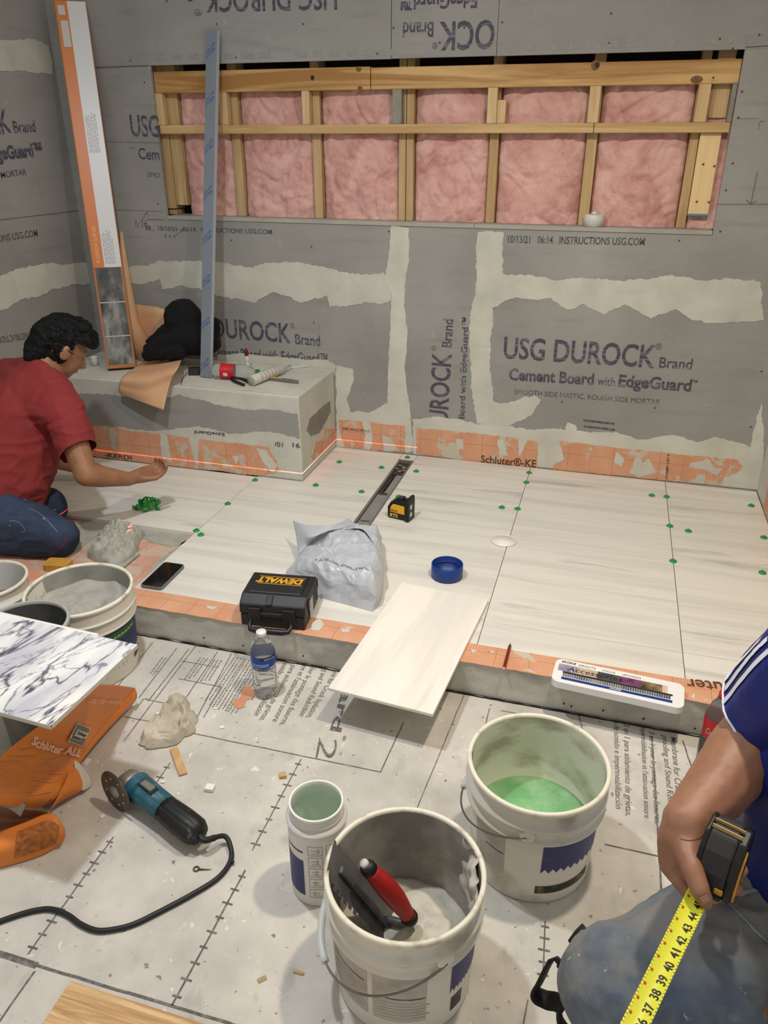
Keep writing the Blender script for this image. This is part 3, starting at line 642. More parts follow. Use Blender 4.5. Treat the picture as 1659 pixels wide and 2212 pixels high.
# white cap standing on the sill
c = ony(1281, 492, D+.045); pc = empty('pipe_cap', (c.x, D+.038, OZ0+.0162), 0, 'short white round cap standing on the right part of the opening sill', 'cap')
MB().lathe([(.0001, .046), (.030, .046), (.036, .047), (.040, .044), (.041, .0), (.0001, 0)], 40, Matrix.Translation(pc.location)).build('cap_body', mat('white_plastic_grey', (.80, .79, .78), .4), pc)
MB().lathe([(.012, .0465), (.014, .052), (.006, .058), (.0001, .059)], 16, Matrix.Translation(pc.location)).build('cap_knob', MATS['white_plastic_grey'], pc)
# ================================================================== BUCKETS
WPL = mat('white_plastic', (.86, .845, .80), .42, col2=(.70, .67, .60), vscale=7, lo=.30, hi=.44)
WPL2 = mat('white_plastic_rim', (.88, .86, .79), .45, col2=(.74, .71, .62), vscale=22, lo=.34, hi=.46)
WIRE = mat('handle_wire', (.50, .49, .47), .35, metal=.7)
BLUEL = mat('blue_label', (.13, .15, .38), .45, col2=(.26, .27, .46), vscale=60, lo=.30, hi=.42)
GREYL = mat('grey_print', (.66, .645, .62), .6, col2=(.74, .72, .69), vscale=30)
BLKL = mat('black_label', (.12, .12, .115), .5, col2=(.40, .39, .34), vscale=35, lo=.36, hi=.5)
def cyl(c, rfun):
    return lambda a, z, lift=.0007: V((c.x+(rfun(z)+lift)*math.cos(a), c.y+(rfun(z)+lift)*math.sin(a), c.z+z))
def cpatch(name, S, a0, a1, z0, z1, mt, par, lift=.0007, zig=0, n=24):
    mb = MB()
    def f(u, v):
        a = a0+(a1-a0)*u; z = z0+(z1-z0)*v
        if zig and v == 0: z += zig*abs(((u*zig_n) % 1)-.5)*2
        return S(a, z, lift)
    zig_n = 9
    mb.grid(f, n if not zig else 36, 4)
    return mb.build(name, mt, par)
def bucket(label, c, h, rb, rt, inner, handle=None, group=None, cat='bucket', grip=True, body=WPL, rim=WPL2, droop=.06):
    e = empty('bucket', c, 0, label, cat, group)
    T = Matrix.Translation(c); R = lambda z: rb+(rt-.007-rb)*z/h
    prof = [(.0001, 0), (rb-.006, 0), (rb-.001, .003), (rb, .008), (R(h*.5), h*.5), (R(h-.092), h-.092), (R(h-.092)+.010, h-.0915), (R(h-.086)+.010, h-.0875), (R(h-.083)+.003, h-.084), (R(h-.056)+.002, h-.056), (R(h-.055)+.010, h-.055), (R(h-.05)+.010, h-.050), (R(h-.046)+.002, h-.047), (R(h-.012)+.001, h-.012)]
    MB().lathe(prof, 72, T).build('bucket_body', body, e)
    MB().lathe([(R(h-.012)-.0035, h-.006), (R(h-.1)-.0035, h-.1), (rb-.004, .006), (.0001, .006)], 72, T).build('inner_wall', inner, e)
    MB().lathe([(rt-.0085, h-.012), (rt-.001, h-.012), (rt+.0005, h-.008), (rt, h-.002), (rt-.003, h), (rt-.007, h), (rt-.0098, h-.003), (rt-.0098, h-.014)], 72, T).build('rim', rim, e)
    if handle is not None:
        th, side, rad = handle       # ear angle, side the bail falls to, reach
        zr = h-.07
        for k, a in enumerate((th, th+PI)):
            d = V((math.cos(a), math.sin(a), 0)); p = c+d*(R(zr)+.003)+V((0, 0, zr))
            MB().lathe([(.0001, .009), (.010, .0085), (.016, .006), (.0175, 0)], 24, frame(p, V((0, 0, 1)).cross(d), V((0, 0, 1)))).build('ear', rim, e)
        u = V((math.cos(th), math.sin(th), 0)); s = V((-u.y, u.x, 0))*side
        def wp(t): # 0..1 along the bail
            a = PI*t; return c + u*((R(zr)+.011)*math.cos(a)) + s*(rad*math.sin(a)) + V((0, 0, zr-droop*math.sin(a)))
        w = MB().tube([wp(i/40) for i in range(41)], .0022, 8).build('handle_wire', WIRE, e)
        if grip: MB().tube([wp(.52+.26*i/12) for i in range(13)], .0075, 14).build('grip', mat('white_grip', (.84, .84, .83), .4), w)
    return e, cyl(V(c), R)
ang = lambda c, p: math.atan2(p.y-c.y, p.x-c.x)
def lump(c, r, z0, hz, seed, amp=.012, f=30, nu=40, nv=14, dome=0):
    def g(u, v):
        a = 2*PI*u; rr = r*v; p = V((rr*math.cos(a), rr*math.sin(a), 0))
        z = z0 + dome*(1-v*v) + (amp*noise.noise(V((p.x*f, p.y*f, seed))) + amp*.5*(1-2*abs(noise.noise(V((p.x*f*1.7, p.y*f*1.7, seed+4)))))) *(1 if v < .97 else .2)
        return c + p + V((0, 0, z))
    return g
# --- bucket of green water on the right
cR = V((-.029, 1.318, 0)); zR = .285
GIN = mat('bucket_inside_greenish', (.86, .85, .79), .5, col2=(.68, .65, .57), vscale=6, lo=.36, hi=.50, scale=(1, 1, 2.2))
eaR = ang(cR, onz(1140, 1795, .215))
bR, SR = bucket('white plastic bucket of green water, right of the other two foreground containers', cR, zR, .136, .154, GIN, (eaR, -1, .163), droop=.07)
f0 = ang(cR, onz(1250, 1870, .12))
aL, aRt = ang(cR, onz(1172, 1880, .13)), ang(cR, onz(1284, 1820, .15))
cpatch('blue_label', SR, aL, aRt+.25, .112, .185, BLUEL, bR, zig=-.012)
cpatch('black_label', SR, aL-.05, aRt+.1, .035, .058, BLKL, bR)
aG = ang(cR, onz(1098, 1850, .1)); aG0 = ang(cR, onz(1040, 1800, .15))-.2
cpatch('grey_print', SR, aG0, aG, .065, .188, GREYL, bR, .0005)
cpatch('black_line', SR, aG0+.25, aG-.02, .128, .1305, BLKL, bR, .0010)
q = MB()
for k in range(7): q.grid((lambda k: lambda u, v: SR(aG0+.1+(aG-aG0-.1+.05*math.sin(k*3.1))*u, .072+k*.0075+.0028*v, .0010))(k), 10, 1)
q.build('print_line', mat('pale_print_line', (.76, .745, .72), .6), bR)
zw = ony(1155, 1677, cR.y+.137).z
m, nt, b = newmat('green_water'); vec = coords(nt)
nt.links.new(ramp(nt, nz(nt, vec, 17, 5, .6), [(.36, lin((.44, .70, .47))), (.62, lin((.60, .78, .60))), (.75, lin((.72, .82, .70)))]), b.inputs['Base Color']); b.inputs['Roughness'].default_value = .12
bump(nt, b, nz(nt, vec, 40, 3), .06)
gw = MB().lathe([(.0001, zw-.02), (.136, zw-.02), (.1375, zw), (.0001, zw)], 60, Matrix.Translation(cR)).build('green_water', m)
tag(gw, 'cloudy green rinse water in the right foreground bucket', 'water')
# --- near bucket with mortar and trowel
cN = V((-.238, .966, 0)); zN = .285
GRIN = mat('bucket_inside_mortar', (.66, .65, .61), .7, col2=(.52, .51, .48), vscale=9, lo=.4, hi=.6, bmp=.4, bscale=50)
eaN = ang(cN, onz(957, 2065, .215))
bN, SN = bucket('white mortar bucket holding the red handled trowel, nearest the camera', cN, zN, .134, .1505, GRIN, (eaN, -1, .163), droop=.095)
cpatch('blue_label', SN, ang(cN, onz(985, 2100, .17)), ang(cN, onz(1040, 2020, .2))+.2, .105, .182, BLUEL, bN, zig=-.012)
aN1, aN0 = ang(cN, onz(915, 2150, .1)), ang(cN, onz(806, 2140, .12))
cpatch('grey_print', SN, aN0, aN1, .05, .19, GREYL, bN, .0005); cpatch('grey_print', SN, aN0-.95, aN0-.08, .05, .20, GREYL, bN, .0005)
cpatch('black_line', SN, aN0+.18, aN1-.02, .118, .1205, BLKL, bN, .0010); cpatch('black_line', SN, aN0-.75, aN0-.12, .142, .1445, BLKL, bN, .0010)
q = MB()
for k in range(6): q.grid((lambda k: lambda u, v: SN(aN0+.1+(aN1-aN0-.1+.06*math.sin(k*2.1))*u, .058+k*.009+.003*v, .0010))(k), 10, 1)
for k in range(9): q.grid((lambda k: lambda u, v: SN(aN0-.9+.75*u+.05*math.sin(k), .06+k*.0085+.0025*v, .0010))(k), 10, 1)
q.build('print_line', MATS.get('pale_print_line') or mat('pale_print_line', (.76, .745, .72), .6), bN)
a = ang(cN, onz(985, 2180, .06)); cpatch('black_label', SN, a, a+.22, .035, .075, BLKL, bN)
MORTW = mat('wet_mortar', (.80, .775, .72), .55, var=.22, vscale=14, bmp=.35, bscale=60, dist=.004)
zm = ony(868, 1885, cN.y+.12).z
q = MB().grid(lump(cN, .1365, zm-.030, .05, 3.3, .013, 22, 56, 22, .012), 56, 22)
q.lathe([(.1365, zm-.030), (.134, zm-.07), (.0001, zm-.07)], 56, Matrix.Translation(cN))
mo = q.build('mortar', MORTW); tag(mo, 'lump of pale wet mortar around the red handled trowel', 'mortar')
aS = ang(cN, onz(1030, 1905, .24))
w_ = lambda a_, z_: -.002+.030*max(0, noise.noise(V((a_*5, z_*4, 2)))+.12+.4*(ridge0(a_*9, z_*7)))*math.sin(PI*a_)*min(1, z_*4)
ridge0 = lambda x, y: .5-abs(noise.noise(V((x, y, 8))))
q = MB().grid(lambda a_, z_: (lambda an, z: V((cN.x+math.cos(an)*(.1405-.0105*(1-z/zN)-w_(a_, z_)), cN.y+math.sin(an)*(.1405-.0105*(1-z/zN)-w_(a_, z_)), z)))(aS-.75+1.35*a_, .135+.146*z_), 50, 30)
q.build('mortar_splash', mat('pale_mortar_splash', (.80, .78, .74), .7, var=.15, vscale=30), bN)
# trowel
A0 = onz(712, 1857, .287); tA = (A0-V((0, 0, CAMZ))).dot(FW)
B0 = ont(846, 2012, tA+.085); u = (B0-A0).normalized(); L = (B0-A0).length*1.06
best = min(((abs((ont(703, 1898, tA+k*.002)-ont(722, 1815, tA-k*.002)).normalized().dot(u)), k) for k in range(-30, 31)))
wv = (ont(703, 1898, tA+best[1]*.002)-ont(722, 1815, tA-best[1]*.002)); wv = (wv-u*wv.dot(u)).normalized(); Wd = .086
A = A0 - wv*Wd/2; Bp = A0 + u*L
tr = empty('notched_trowel', (A+Bp)/2, 0, 'notched grey steel trowel with red handle standing in the mortar bucket', 'trowel')
Mt = frame(A, u, wv)
if V(Mt.col[2][:3]).dot(RT) < 0: Mt = Mt @ Matrix.Diagonal((1, 1, -1, 1))
po = [(0, 0), (L, 0), (L, Wd)]; k = 14
for i in range(k, 0, -1):
    x = L*i/k; d = L/k
    po += [(x-.02*d, Wd), (x-.3*d, Wd), (x-.3*d, Wd-.009), (x-.75*d, Wd-.009), (x-.75*d, Wd)]
po += [(0, Wd)]
STEEL = mat('dirty_steel', (.43, .425, .42), .45, metal=.35, col2=(.30, .295, .29), vscale=14, lo=.35, hi=.65)
MB().prism(po, -.0008, .0008, Mt).build('blade', STEEL, tr)
MB().box(.03, L-.03, Wd*.42, Wd*.60, .0008, .010, Mt).build('mount_bar', STEEL, tr, .003, 2)
hx0, hx1 = L*.22, L*.82; hy = Wd*.47
hp = [Mt @ V((hx0+(hx1-hx0)*t, hy+.0*t, .056+.004*math.sin(PI*t))) for t in np.linspace(0, 1, 16)]
MB().tube(hp, [.0150+.0055*math.sin(PI*min(1, t*1.1)) for t in np.linspace(0, 1, 16)], 22).build('red_handle', mat('red_grip', (.66, .11, .09), .42, var=.15, vscale=40), tr)
BLK = mat('black_rubber', (.075, .075, .08), .5, var=.3, vscale=40)
d = (hp[-1]-hp[0]).normalized()
MB().tube([hp[-1]-d*.002, hp[-1]+d*.008, hp[-1]+d*.016], [.0165, .0165, .012], 20).build('handle_cap', BLK, tr)
MB().tube([hp[0]+d*.002, hp[0]-d*.010, hp[0]-d*.016], [.0158, .0155, .011], 20).build('handle_cap', BLK, tr)
MB().tube([hp[0]-d*.015, hp[0]-d*.024], [.009, .008], 14).build('handle_tip', MATS['pale_mortar_splash'], tr)
MB().tube([Mt @ V((hx1+.012, hy, .052)), Mt @ V((hx1+.016, hy, .03)), Mt @ V((hx1-.005, hy, .009))], [.008, .009, .008], 12).build('tang', STEEL, tr)
q = MB(); pc = (hp[3]+hp[12])/2
view = (V((0, 0, CAMZ))-pc).normalized(); side = d.cross(view).normalized()
axis0 = hp[8]
def hmap(a, b): # lettering wrapped on the grip, reading along the handle
    th = b/.0205; return axis0 + d*(a-.028) + (view*math.cos(th)+side*-math.sin(th)).normalized()*.0214
text(q, 'Goldblatt', hmap, .055, .010, .01); q.build('printed_lettering', mat('pale_print', (.80, .72, .68), .6), tr)
# --- jar
cJ = V((-.468, 1.107, 0)); hJ = .25
jr = empty('jar', cJ, 0, 'tall white plastic jar with blue label, its inside coloured with green bounce light', 'jar')
T = Matrix.Translation(cJ)
MB().lathe([(.0001, 0), (.058, 0), (.0625, .004), (.0625, .205), (.060, .213), (.0555, .218), (.0555, .2215), (.0575, .2225), (.0575, .226), (.0555, .227), (.0555, .2315), (.0570, .2325), (.0570, .236), (.0555, .237), (.0555, .246)], 56, T).build('jar_body', mat('white_jar_plastic', (.86, .855, .835), .35), jr)
MB().lathe([(.0535, .246), (.0535, .22), (.059, .205), (.059, .006), (.0001, .006)], 56, T).build('inner_wall', mat('jar_inside_green_bounce', (.84, .89, .83), .35), jr)  # pale green tint paints in the light bounced off the green spacers
MB().lathe([(.0533, .240), (.0533, .249), (.0545, .2505), (.0565, .2505), (.0578, .249), (.0578, .244), (.0555, .243)], 56, T).build('rim', mat('white_rim', (.93, .93, .89), .3), jr)
MB().lathe([(.0578, .207), (.066, .209), (.066, .2125), (.0585, .216)], 56, T).build('collar', MATS['white_jar_plastic'], jr)
SJ = cyl(cJ, lambda z: .0625); a1 = ang(cJ, onz(650, 1895, .1)); a0 = a1-1.15
cpatch('blue_label', SJ, a0, a1, .03, .135, BLUEL, jr); cpatch('black_line', SJ, a0, a1, .158, .162, BLKL, jr, .0008)
q = MB()
for i in range(2):
    for j in range(5):
        x0 = a1+.18+i*.62; z0 = .028+j*.032
        for (aa, bb, cc, dd) in ((x0, x0+.5, z0, z0+.0015), (x0, x0+.5, z0+.025, z0+.0265), (x0, x0+.022, z0, z0+.0265), (x0+.478, x0+.5, z0, z0+.0265), (x0+.12, x0+.4, z0+.006, z0+.0075), (x0+.14+.05*j, x0+.20+.05*j, z0+.006, z0+.019), (x0+.1, x0+.36, z0+.014, z0+.0155)):
            q.grid((lambda aa, bb, cc, dd: lambda u, v: SJ(aa+(bb-aa)*u, cc+(dd-cc)*v, .0008))(aa, bb, cc, dd), 5, 1)
q.build('printed_pictogram', mat('pale_grey_print', (.66, .655, .65), .6), jr)
# --- left mortar bucket, grey bucket, small bucket
cL = V((-1.436, 1.655, 0))
GR2 = mat('bucket_inside_grey_mortar', (.63, .62, .58), .75, col2=(.52, .515, .49), vscale=7, bmp=.5, bscale=35, dist=.004)
eaL = ang(cL, onz(285, 1250, .215))
bL, SL = bucket('white bucket of grey mortar with blue and green label, left by the curb', cL, .285, .138, .158, GR2, (eaL, 1, .16), grip=False, droop=.02)
a0, a1 = ang(cL, onz(215, 1390, .12)), ang(cL, onz(272, 1345, .14))
cpatch('blue_label', SL, a0-.5, a1, .075, .185, BLUEL, bL); cpatch('green_label', SL, a0-.15, a1-.25, .150, .180, mat('green_label', (.16, .33, .14), .5), bL, .0012)
cpatch('black_line', SL, a1+.12, a1+.42, .06, .185, mat('grey_scribble', (.42, .41, .40), .6, col2=(.82, .80, .76), vscale=45, lo=.45, hi=.5), bL)
cpatch('black_label', SL, a1-.35, a1+.10, .040, .062, BLKL, bL)
q = MB(); q.grid((lambda: lambda u, v: SL(a0+.12+(a1-a0-.4)*u, .160+.008*v*(.6+.4*math.sin(u*40)), .0016))(), 20, 1); q.build('print_line', mat('green_print', (.62, .74, .58), .6), bL)
q = MB().grid(lump(cL, .1475, .222, .05, 9.1, .014, 20, 60, 24, -.018), 60, 24); q.lathe([(.1475, .222), (.140, .05), (.0001, .05)], 56, Matrix.Translation(cL))
tag(q.build('mortar', mat('grey_wet_mortar', (.64, .63, .59), .6, var=.16, vscale=10, bmp=.5, bscale=45, dist=.004)), 'grey mortar filling the bucket beside the curb on the left', 'mortar')
a = ang(cL, onz(70, 1290, .25)); q = MB().grid(lambda u, v: V((cL.x+(.149-.004*(1-v)-.006*math.sin(PI*u))*math.cos(a-.5+.9*u), cL.y+(.149-.004*(1-v)-.006*math.sin(PI*u))*math.sin(a-.5+.9*u), .20+.074*v)), 16, 6); q.build('clean_inside_patch', WPL2, bL)
cG = onz(50, 1347, .362); cG.z = 0
GPL = mat('grey_plastic', (.50, .495, .48), .5, col2=(.40, .395, .38), vscale=12)
gb = empty('bucket', cG, 0, 'tall dark grey bucket under the veined marble slab', 'bucket')
T = Matrix.Translation(cG)
MB().lathe([(.0001, 0), (.098, 0), (.10, .004), (.110, .33), (.110, .355)], 56, T).build('bucket_body', GPL, gb)
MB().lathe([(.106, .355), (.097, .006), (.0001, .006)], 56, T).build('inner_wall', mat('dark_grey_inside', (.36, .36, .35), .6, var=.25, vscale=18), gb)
MB().lathe([(.1065, .352), (.1065, .363), (.109, .365), (.113, .364), (.1145, .359), (.1135, .352)], 56, T).build('rim', mat('pale_grey_rim', (.66, .655, .63), .5), gb)
cS = onz(40, 1262, .235); cS = V((cS.x-.1255, cS.y, 0))
bS, SS = bucket('small white bucket of rubble at the left edge of the photo', cS, .235, .105, .1255, mat('clean_white_inside', (.80, .80, .79), .45), None)
q = MB().grid(lump(cS, .109, .12, .05, 5.5, .02, 40, 40, 16, .02), 40, 16); q.lathe([(.109, .12), (.105, .02), (.0001, .02)], 40, Matrix.Translation(cS))
tag(q.build('rubble', mat('rubble_grey', (.56, .53, .48), .9, col2=(.40, .37, .33), vscale=50, bmp=.5)), 'grey mortar crumbs filling the small bucket at the left edge', 'rubble')

# ================================================================== SLABS
a, bq = onz(297, 1392, .40), onz(110, 1567, .40)
ux = V((-1, .0495, 0)).normalized(); uy = V((bq.x-a.x, bq.y-a.y, 0)).normalized(); uy = (uy-ux*uy.dot(ux)).normalized()
m, nt, b = newmat('violet_veined_marble'); vec = coords(nt)
def vein(scale, dist, rot, th, seedv):
    mq = N(nt, 'ShaderNodeVectorMath', operation='MULTIPLY'); nt.links.new(coords(nt, (1, 1, 1), (0, 0, rot)), mq.inputs[0]); mq.inputs[1].default_value = (scale[0], scale[1], 1); mp = mq.outputs[0]; ad = N(nt, 'ShaderNodeVectorMath', operation='ADD'); nt.links.new(mp, ad.inputs[0]); ad.inputs[1].default_value = seedv
    n = nz(nt, ad.outputs[0], 1.0, 5, .55, dist); s = N(nt, 'ShaderNodeMath', operation='SUBTRACT'); nt.links.new(n, s.inputs[0]); s.inputs[1].default_value = .5
    ab = N(nt, 'ShaderNodeMath', operation='ABSOLUTE'); nt.links.new(s.outputs[0], ab.inputs[0]); return ramp(nt, ab.outputs[0], [(0, W1), (th*.7, K1)])
c = ramp(nt, nz(nt, coords(nt, (9, 3, 1)), 1.2, 5), [(.36, lin((.74, .74, .77))), (.56, lin((.905, .90, .885)))])
zone = ramp(nt, nz(nt, coords(nt, (6, 1.6, 1)), 1.3, 2), [(.32, (.25, .25, .25, 1)), (.48, W1)])
v1 = mixc(nt, 1, vein((6.5, 1.7), .55, .22, .020, (3, 1, 0)), zone, 'MULTIPLY'); v2 = mixc(nt, 1, vein((11, 3.0), .7, .42, .022, (9, 4, 2)), zone, 'MULTIPLY')
c = mixc(nt, v2, c, lin((.50, .49, .56))); c = mixc(nt, v1, c, lin((.27, .26, .34)))
nt.links.new(c, b.inputs['Base Color']); b.inputs['Roughness'].default_value = .3
VEIN = m
Ms = frame(a, ux, uy); up = Ms.col[2].to_3d().z
sl = MB().box(0, .607, 0, .304, 0, .011 if up < 0 else -.011, Ms).build('marble_tile', VEIN, None, .001, 1)
tag(sl, 'white marble tile with dark violet veins lying on top of the grey bucket', 'tile')
EDG = mat('marble_edge', (.80, .78, .72), .6, var=.12, vscale=30)
q = MB().box(-.0004, .6074, .3005, .3044, .0005 if up < 0 else -.0005, .0107 if up < 0 else -.0107, Ms).box(-.0004, .003, 0, .304, .0005 if up < 0 else -.0005, .0107 if up < 0 else -.0107, Ms); q.build('sawn_edge', EDG, sl)
a2 = onz(214, 1368, .3885); M2 = frame(a2, ux, uy)
s2 = MB().box(0, .5, 0, .30, 0, .0115 if up < 0 else -.0115, M2).build('marble_tile', mat('plain_white_marble', (.90, .89, .86), .35, var=.05, vscale=8), None, .003, 2)
tag(s2, 'plain white tile showing just behind and under the violet veined tile', 'tile')
PALE = mat_marble('pale_marble', (.93, .905, .86), (.875, .855, .82), (.80, .785, .765), 0, .66, 9, 1.0)
c1, c2, c3, c4 = onz(862, 1257, .128), onz(1047, 1293, .128), onz(945, 1545, .128), onz(717, 1487, .128)
cen = (c1+c2+c3+c4)/4; ex = ((c2-c1)+(c3-c4)).normalized()
Mp = frame(cen, ex, V((-ex.y, ex.x, 0)))
pt = MB().box(-.1525, .1525, -.304, .304, -.0098, 0).build('marble_tile', PALE, None, .0008, 1)
pt.matrix_basis = Mp; tag(pt, 'loose pale cream tile jutting out over the curb toward the camera', 'tile')

# ================================================================== THINGS ON THE TILES AND CURB
BLUEP = mat('blue_plastic', (.08, .22, .50), .4)
cl = (onz(930, 1245, ZT)+onz(1000, 1245, ZT))/2 + V((0, .002, 0)); cl.z = ZT
ld = empty('screw_lid', cl, 0, 'deep round blue plastic lid lying open side up on the marble tiles', 'lid')
rl = .0555; T = Matrix.Translation(cl)
MB().lathe([(.0001, .0005), (rl-.003, .0005), (rl, .003), (rl, .05), (rl-.001, .051), (rl-.0035, .051), (rl-.004, .05), (rl-.004, .004), (.0001, .004)], 56, T).build('lid_shell', BLUEP, ld)
MB().lathe([(rl-.0045, .030), (rl-.007, .031), (rl-.0045, .032)], 56, T).build('thread_ring', BLUEP, ld)
cd = onz(1088, 1169, ZT); cd.z = ZT
ds = empty('clear_disc', cd, 0, 'flat round translucent white disc lying across a tile joint', 'disc')
T = Matrix.Translation(cd)
TR = mat('translucent_white', (.93, .915, .87), .3, alpha=1)
MB().lathe([(.0001, .0006), (.046, .0006), (.046, .0016), (.0001, .0016)], 56, T).build('disc_plate', TR, ds)
MB().lathe([(.0455, .0004), (.0495, .0006), (.0500, .004), (.0490, .0048), (.0470, .004), (.0458, .0014)], 56, T).build('disc_rim', mat('translucent_rim', (.86, .845, .80), .3), ds)
# phone
pc = [onz(*p, .122) for p in ((300, 1264), (350, 1275), (398, 1222), (358, 1214))]; cen = sum(pc, V())/4; cen.z = ZT+.0003
ph = empty('phone', cen, 0, 'black smartphone in a grey case lying face up by the curb', 'phone')
ey = ((pc[2]+pc[3])-(pc[0]+pc[1])); ey.z = 0; ey.normalize(); Mq = frame(cen, V((ey.y, -ey.x, 0)), ey)
def rrect(w, h, r, n=6):
    o = []
    for cx_, cy_, a0 in ((w-r, h-r, 0), (-w+r, h-r, PI/2), (-w+r, -h+r, PI), (w-r, -h+r, 1.5*PI)):
        o += [(cx_+r*math.cos(a0+PI/2*i/n), cy_+r*math.sin(a0+PI/2*i/n)) for i in range(n+1)]
    return o
MB().prism(rrect(.042, .085, .014), 0, .0105, Mq).build('phone_case', mat('phone_case_grey', (.44, .44, .41), .5), ph, .001, 2)
MB().prism(rrect(.038, .081, .011), .0104, .0110, Mq).build('screen', mat('phone_glass', (.02, .02, .025), .06), ph)
# pencil
p0, p1 = onz(1103, 1389, ZC+.005), onz(1088, 1446, ZC+.005); d = (p1-p0).normalized()
pe = empty('pencil', (p0+p1)/2, 0, 'dark red carpenter pencil lying across the orange curb top', 'pencil')
MB().tube([p0+d*.016, p1-d*.006], .0048, 6, smooth=False).build('pencil_body', mat('dark_red_paint', (.42, .09, .08), .4), pe)
MB().tube([p0+d*.0165, p0+d*.004], [.0046, .0014], 6).build('pencil_tip', mat('pencil_wood', (.45, .28, .2), .6), pe); MB().tube([p0+d*.005, p0], [.0016, .0004], 6).build('lead', BLK, pe)
MB().tube([p1-d*.0065, p1], .0046, 6).build('pencil_end', mat('pale_end', (.75, .70, .62), .6), pe)
# grout colour card
cg = (onz(1193, 1425, .138)+onz(1478, 1488, .138))/2; g0 = onz(1196, 1432, .138); g1 = onz(1478, 1492, .138); ex = (g1-g0); ex.z = 0; ex.normalize()
cen = (onz(1197, 1447, .138)+onz(1477, 1505, .138))/2; cen.z = ZC+.0005
gc = empty('colour_chart', cen, 0, 'long white grout colour chart with pictures and a blue bar, on the curb', 'colour chart')
Mg = frame(cen, ex, V((-ex.y, ex.x, 0))); WB = mat('white_card', (.90, .90, .90), .35)
LG, WG = .176, .055
MB().prism(rrect(LG, WG, .022), 0, .022, Mg).build('chart_body', WB, gc, .006, 3)
def flat(name, x0, x1, y0, y1, mt, z=.0222, par=gc, M=Mg): return MB().box(x0, x1, y0, y1, z, z+.0004, M).build(name, mt, par)
for i, (x0, x1, col, col2) in enumerate(((-.165, -.112, (.70, .68, .72), (.45, .43, .55)), (-.112, -.056, (.78, .72, .62), (.70, .62, .52)), (-.056, .004, (.34, .33, .32), (.20, .20, .20)), (.004, .062, (.30, .14, .28), (.62, .35, .55)), (.062, .118, (.18, .15, .10), (.62, .52, .36)), (.118, .132, (.85, .75, .66), (.8, .7, .6)))):
    flat('picture_panel', x0, x1, -.002, .030, mat('chart_picture_%d' % i, col, .4, col2=col2, vscale=30))
flat('dark_band', -.15, .146, -.010, -.003, mat('chart_black', (.13, .12, .12), .4))
q = MB(); rnd = random.Random(2)
for i in range(46):
    x = -.148+i*.0063; q.box(x, x+.0052, -.026, -.011, .0222, .0227, Mg)
q.build('colour_chip', mat('chart_chips', (.52, .50, .48), .4, col2=(.28, .29, .31), vscale=14, lo=.4, hi=.6, scale=(1, .1, .1)), gc)
flat('blue_bar', -.150, .146, -.040, -.029, mat('chart_blue', (.07, .22, .52), .4))
q = MB(); Fg = lambda ox, oy, z=.0231: (lambda a, b_: Mg @ V((ox+a, oy+b_, z)))
text(q, 'SKOKIE', Fg(-.160, .037), .040, .010, .012, .15); text(q, 'Accessories', Fg(-.140, .004), .150, .020, .0, .2); q.build('handwriting', mat('marker_black', (.10, .10, .13), .5), gc)
q = MB(); text(q, 'GROUTS', Fg(-.112, .036), .048, .009, .0); text(q, 'COULIS', Fg(-.046, .036), .036, .008); text(q, 'LECHADAS', Fg(.010, .036), .050, .008); q.build('printed_lettering', mat('chart_grey', (.42, .42, .44), .5), gc)
q = MB(); text(q, 'MAPEI', Fg(-.018, -.0378), .03, .0055, .03); q.build('printed_lettering', WB, gc)
# tool case
o = onz(520, 1351, ZC); fr = onz(661, 1363, ZC); ex = fr-o; Wc = ex.length; ex.normalize(); Mc = frame(V((o.x, o.y, ZC+.0006)), ex, V((-ex.y, ex.x, 0)))
tc = empty('tool_case', Mc @ V((Wc/2, .09, 0)), 0, 'black plastic tool case with yellow lettering sitting on the curb', 'tool case')
CASE = mat('case_black', (.135, .135, .14), .5, var=.25, vscale=12, bmp=.15, bscale=300)
MX = Mc @ Matrix(((0, 0, 1, 0), (1, 0, 0, 0), (0, 1, 0, 0), (0, 0, 0, 1)))     # local (depth, height, along width)
Dp = .185
MB().prism([(0.004, 0), (Dp-.004, 0), (Dp, .006), (Dp, .046), (0, .046), (0, .006)], .003, Wc-.003, MX).build('case_base', CASE, tc, .003, 2)
MB().prism([(-.002, .048), (Dp+.002, .048), (Dp+.002, .078), (Dp-.020, .100), (.034, .100), (.002, .080)], 0, Wc, MX).build('case_lid', CASE, tc, .005, 2)
q = MB().prism([(.04, .1), (Dp-.025, .1), (Dp-.03, .1045), (.045, .1045)], .020, Wc-.022, MX); q.build('lid_panel', CASE, tc, .003, 2)
MB().prism([(.003, .083), (.034, .099), (.034, .1025), (-.0035, .085)], Wc*.40, Wc*.50, MX).build('lid_rib', CASE, tc, .002, 1)
for x in (.030, Wc-.072):
    MB().box(x, x+.042, -.011, -.001, .030, .074, Mc).build('latch', mat('latch_black', (.10, .10, .105), .4), tc, .003, 2)
MB().box(Wc*.26, Wc*.70, -.008, -.001, .044, .058, Mc).build('front_lip', CASE, tc, .002, 1)
hp = [Mc @ V(p) for p in ((.040, -.004, .034), (.036, -.020, .020), (.042, -.032, .012), (.062, -.034, .010), (Wc-.068, -.034, .010), (Wc-.048, -.032, .012), (Wc-.042, -.020, .020), (Wc-.046, -.004, .034))]
MB().tube(hp, [.006, .006, .008, .0105, .0105, .008, .006, .006], 12).build('handle', MATS['latch_black'], tc)
YEL = mat('yellow_print', (.86, .62, .13), .5)
q = MB(); z = .1047
Fc = planar(Mc @ V((Wc-.034, .128, z)), -Mc.col[0].to_3d(), -Mc.col[1].to_3d(), .0004)
text(q, 'DEWALT', Fc, .148, .030, .045, .12)
q.build('printed_lettering', YEL, tc)
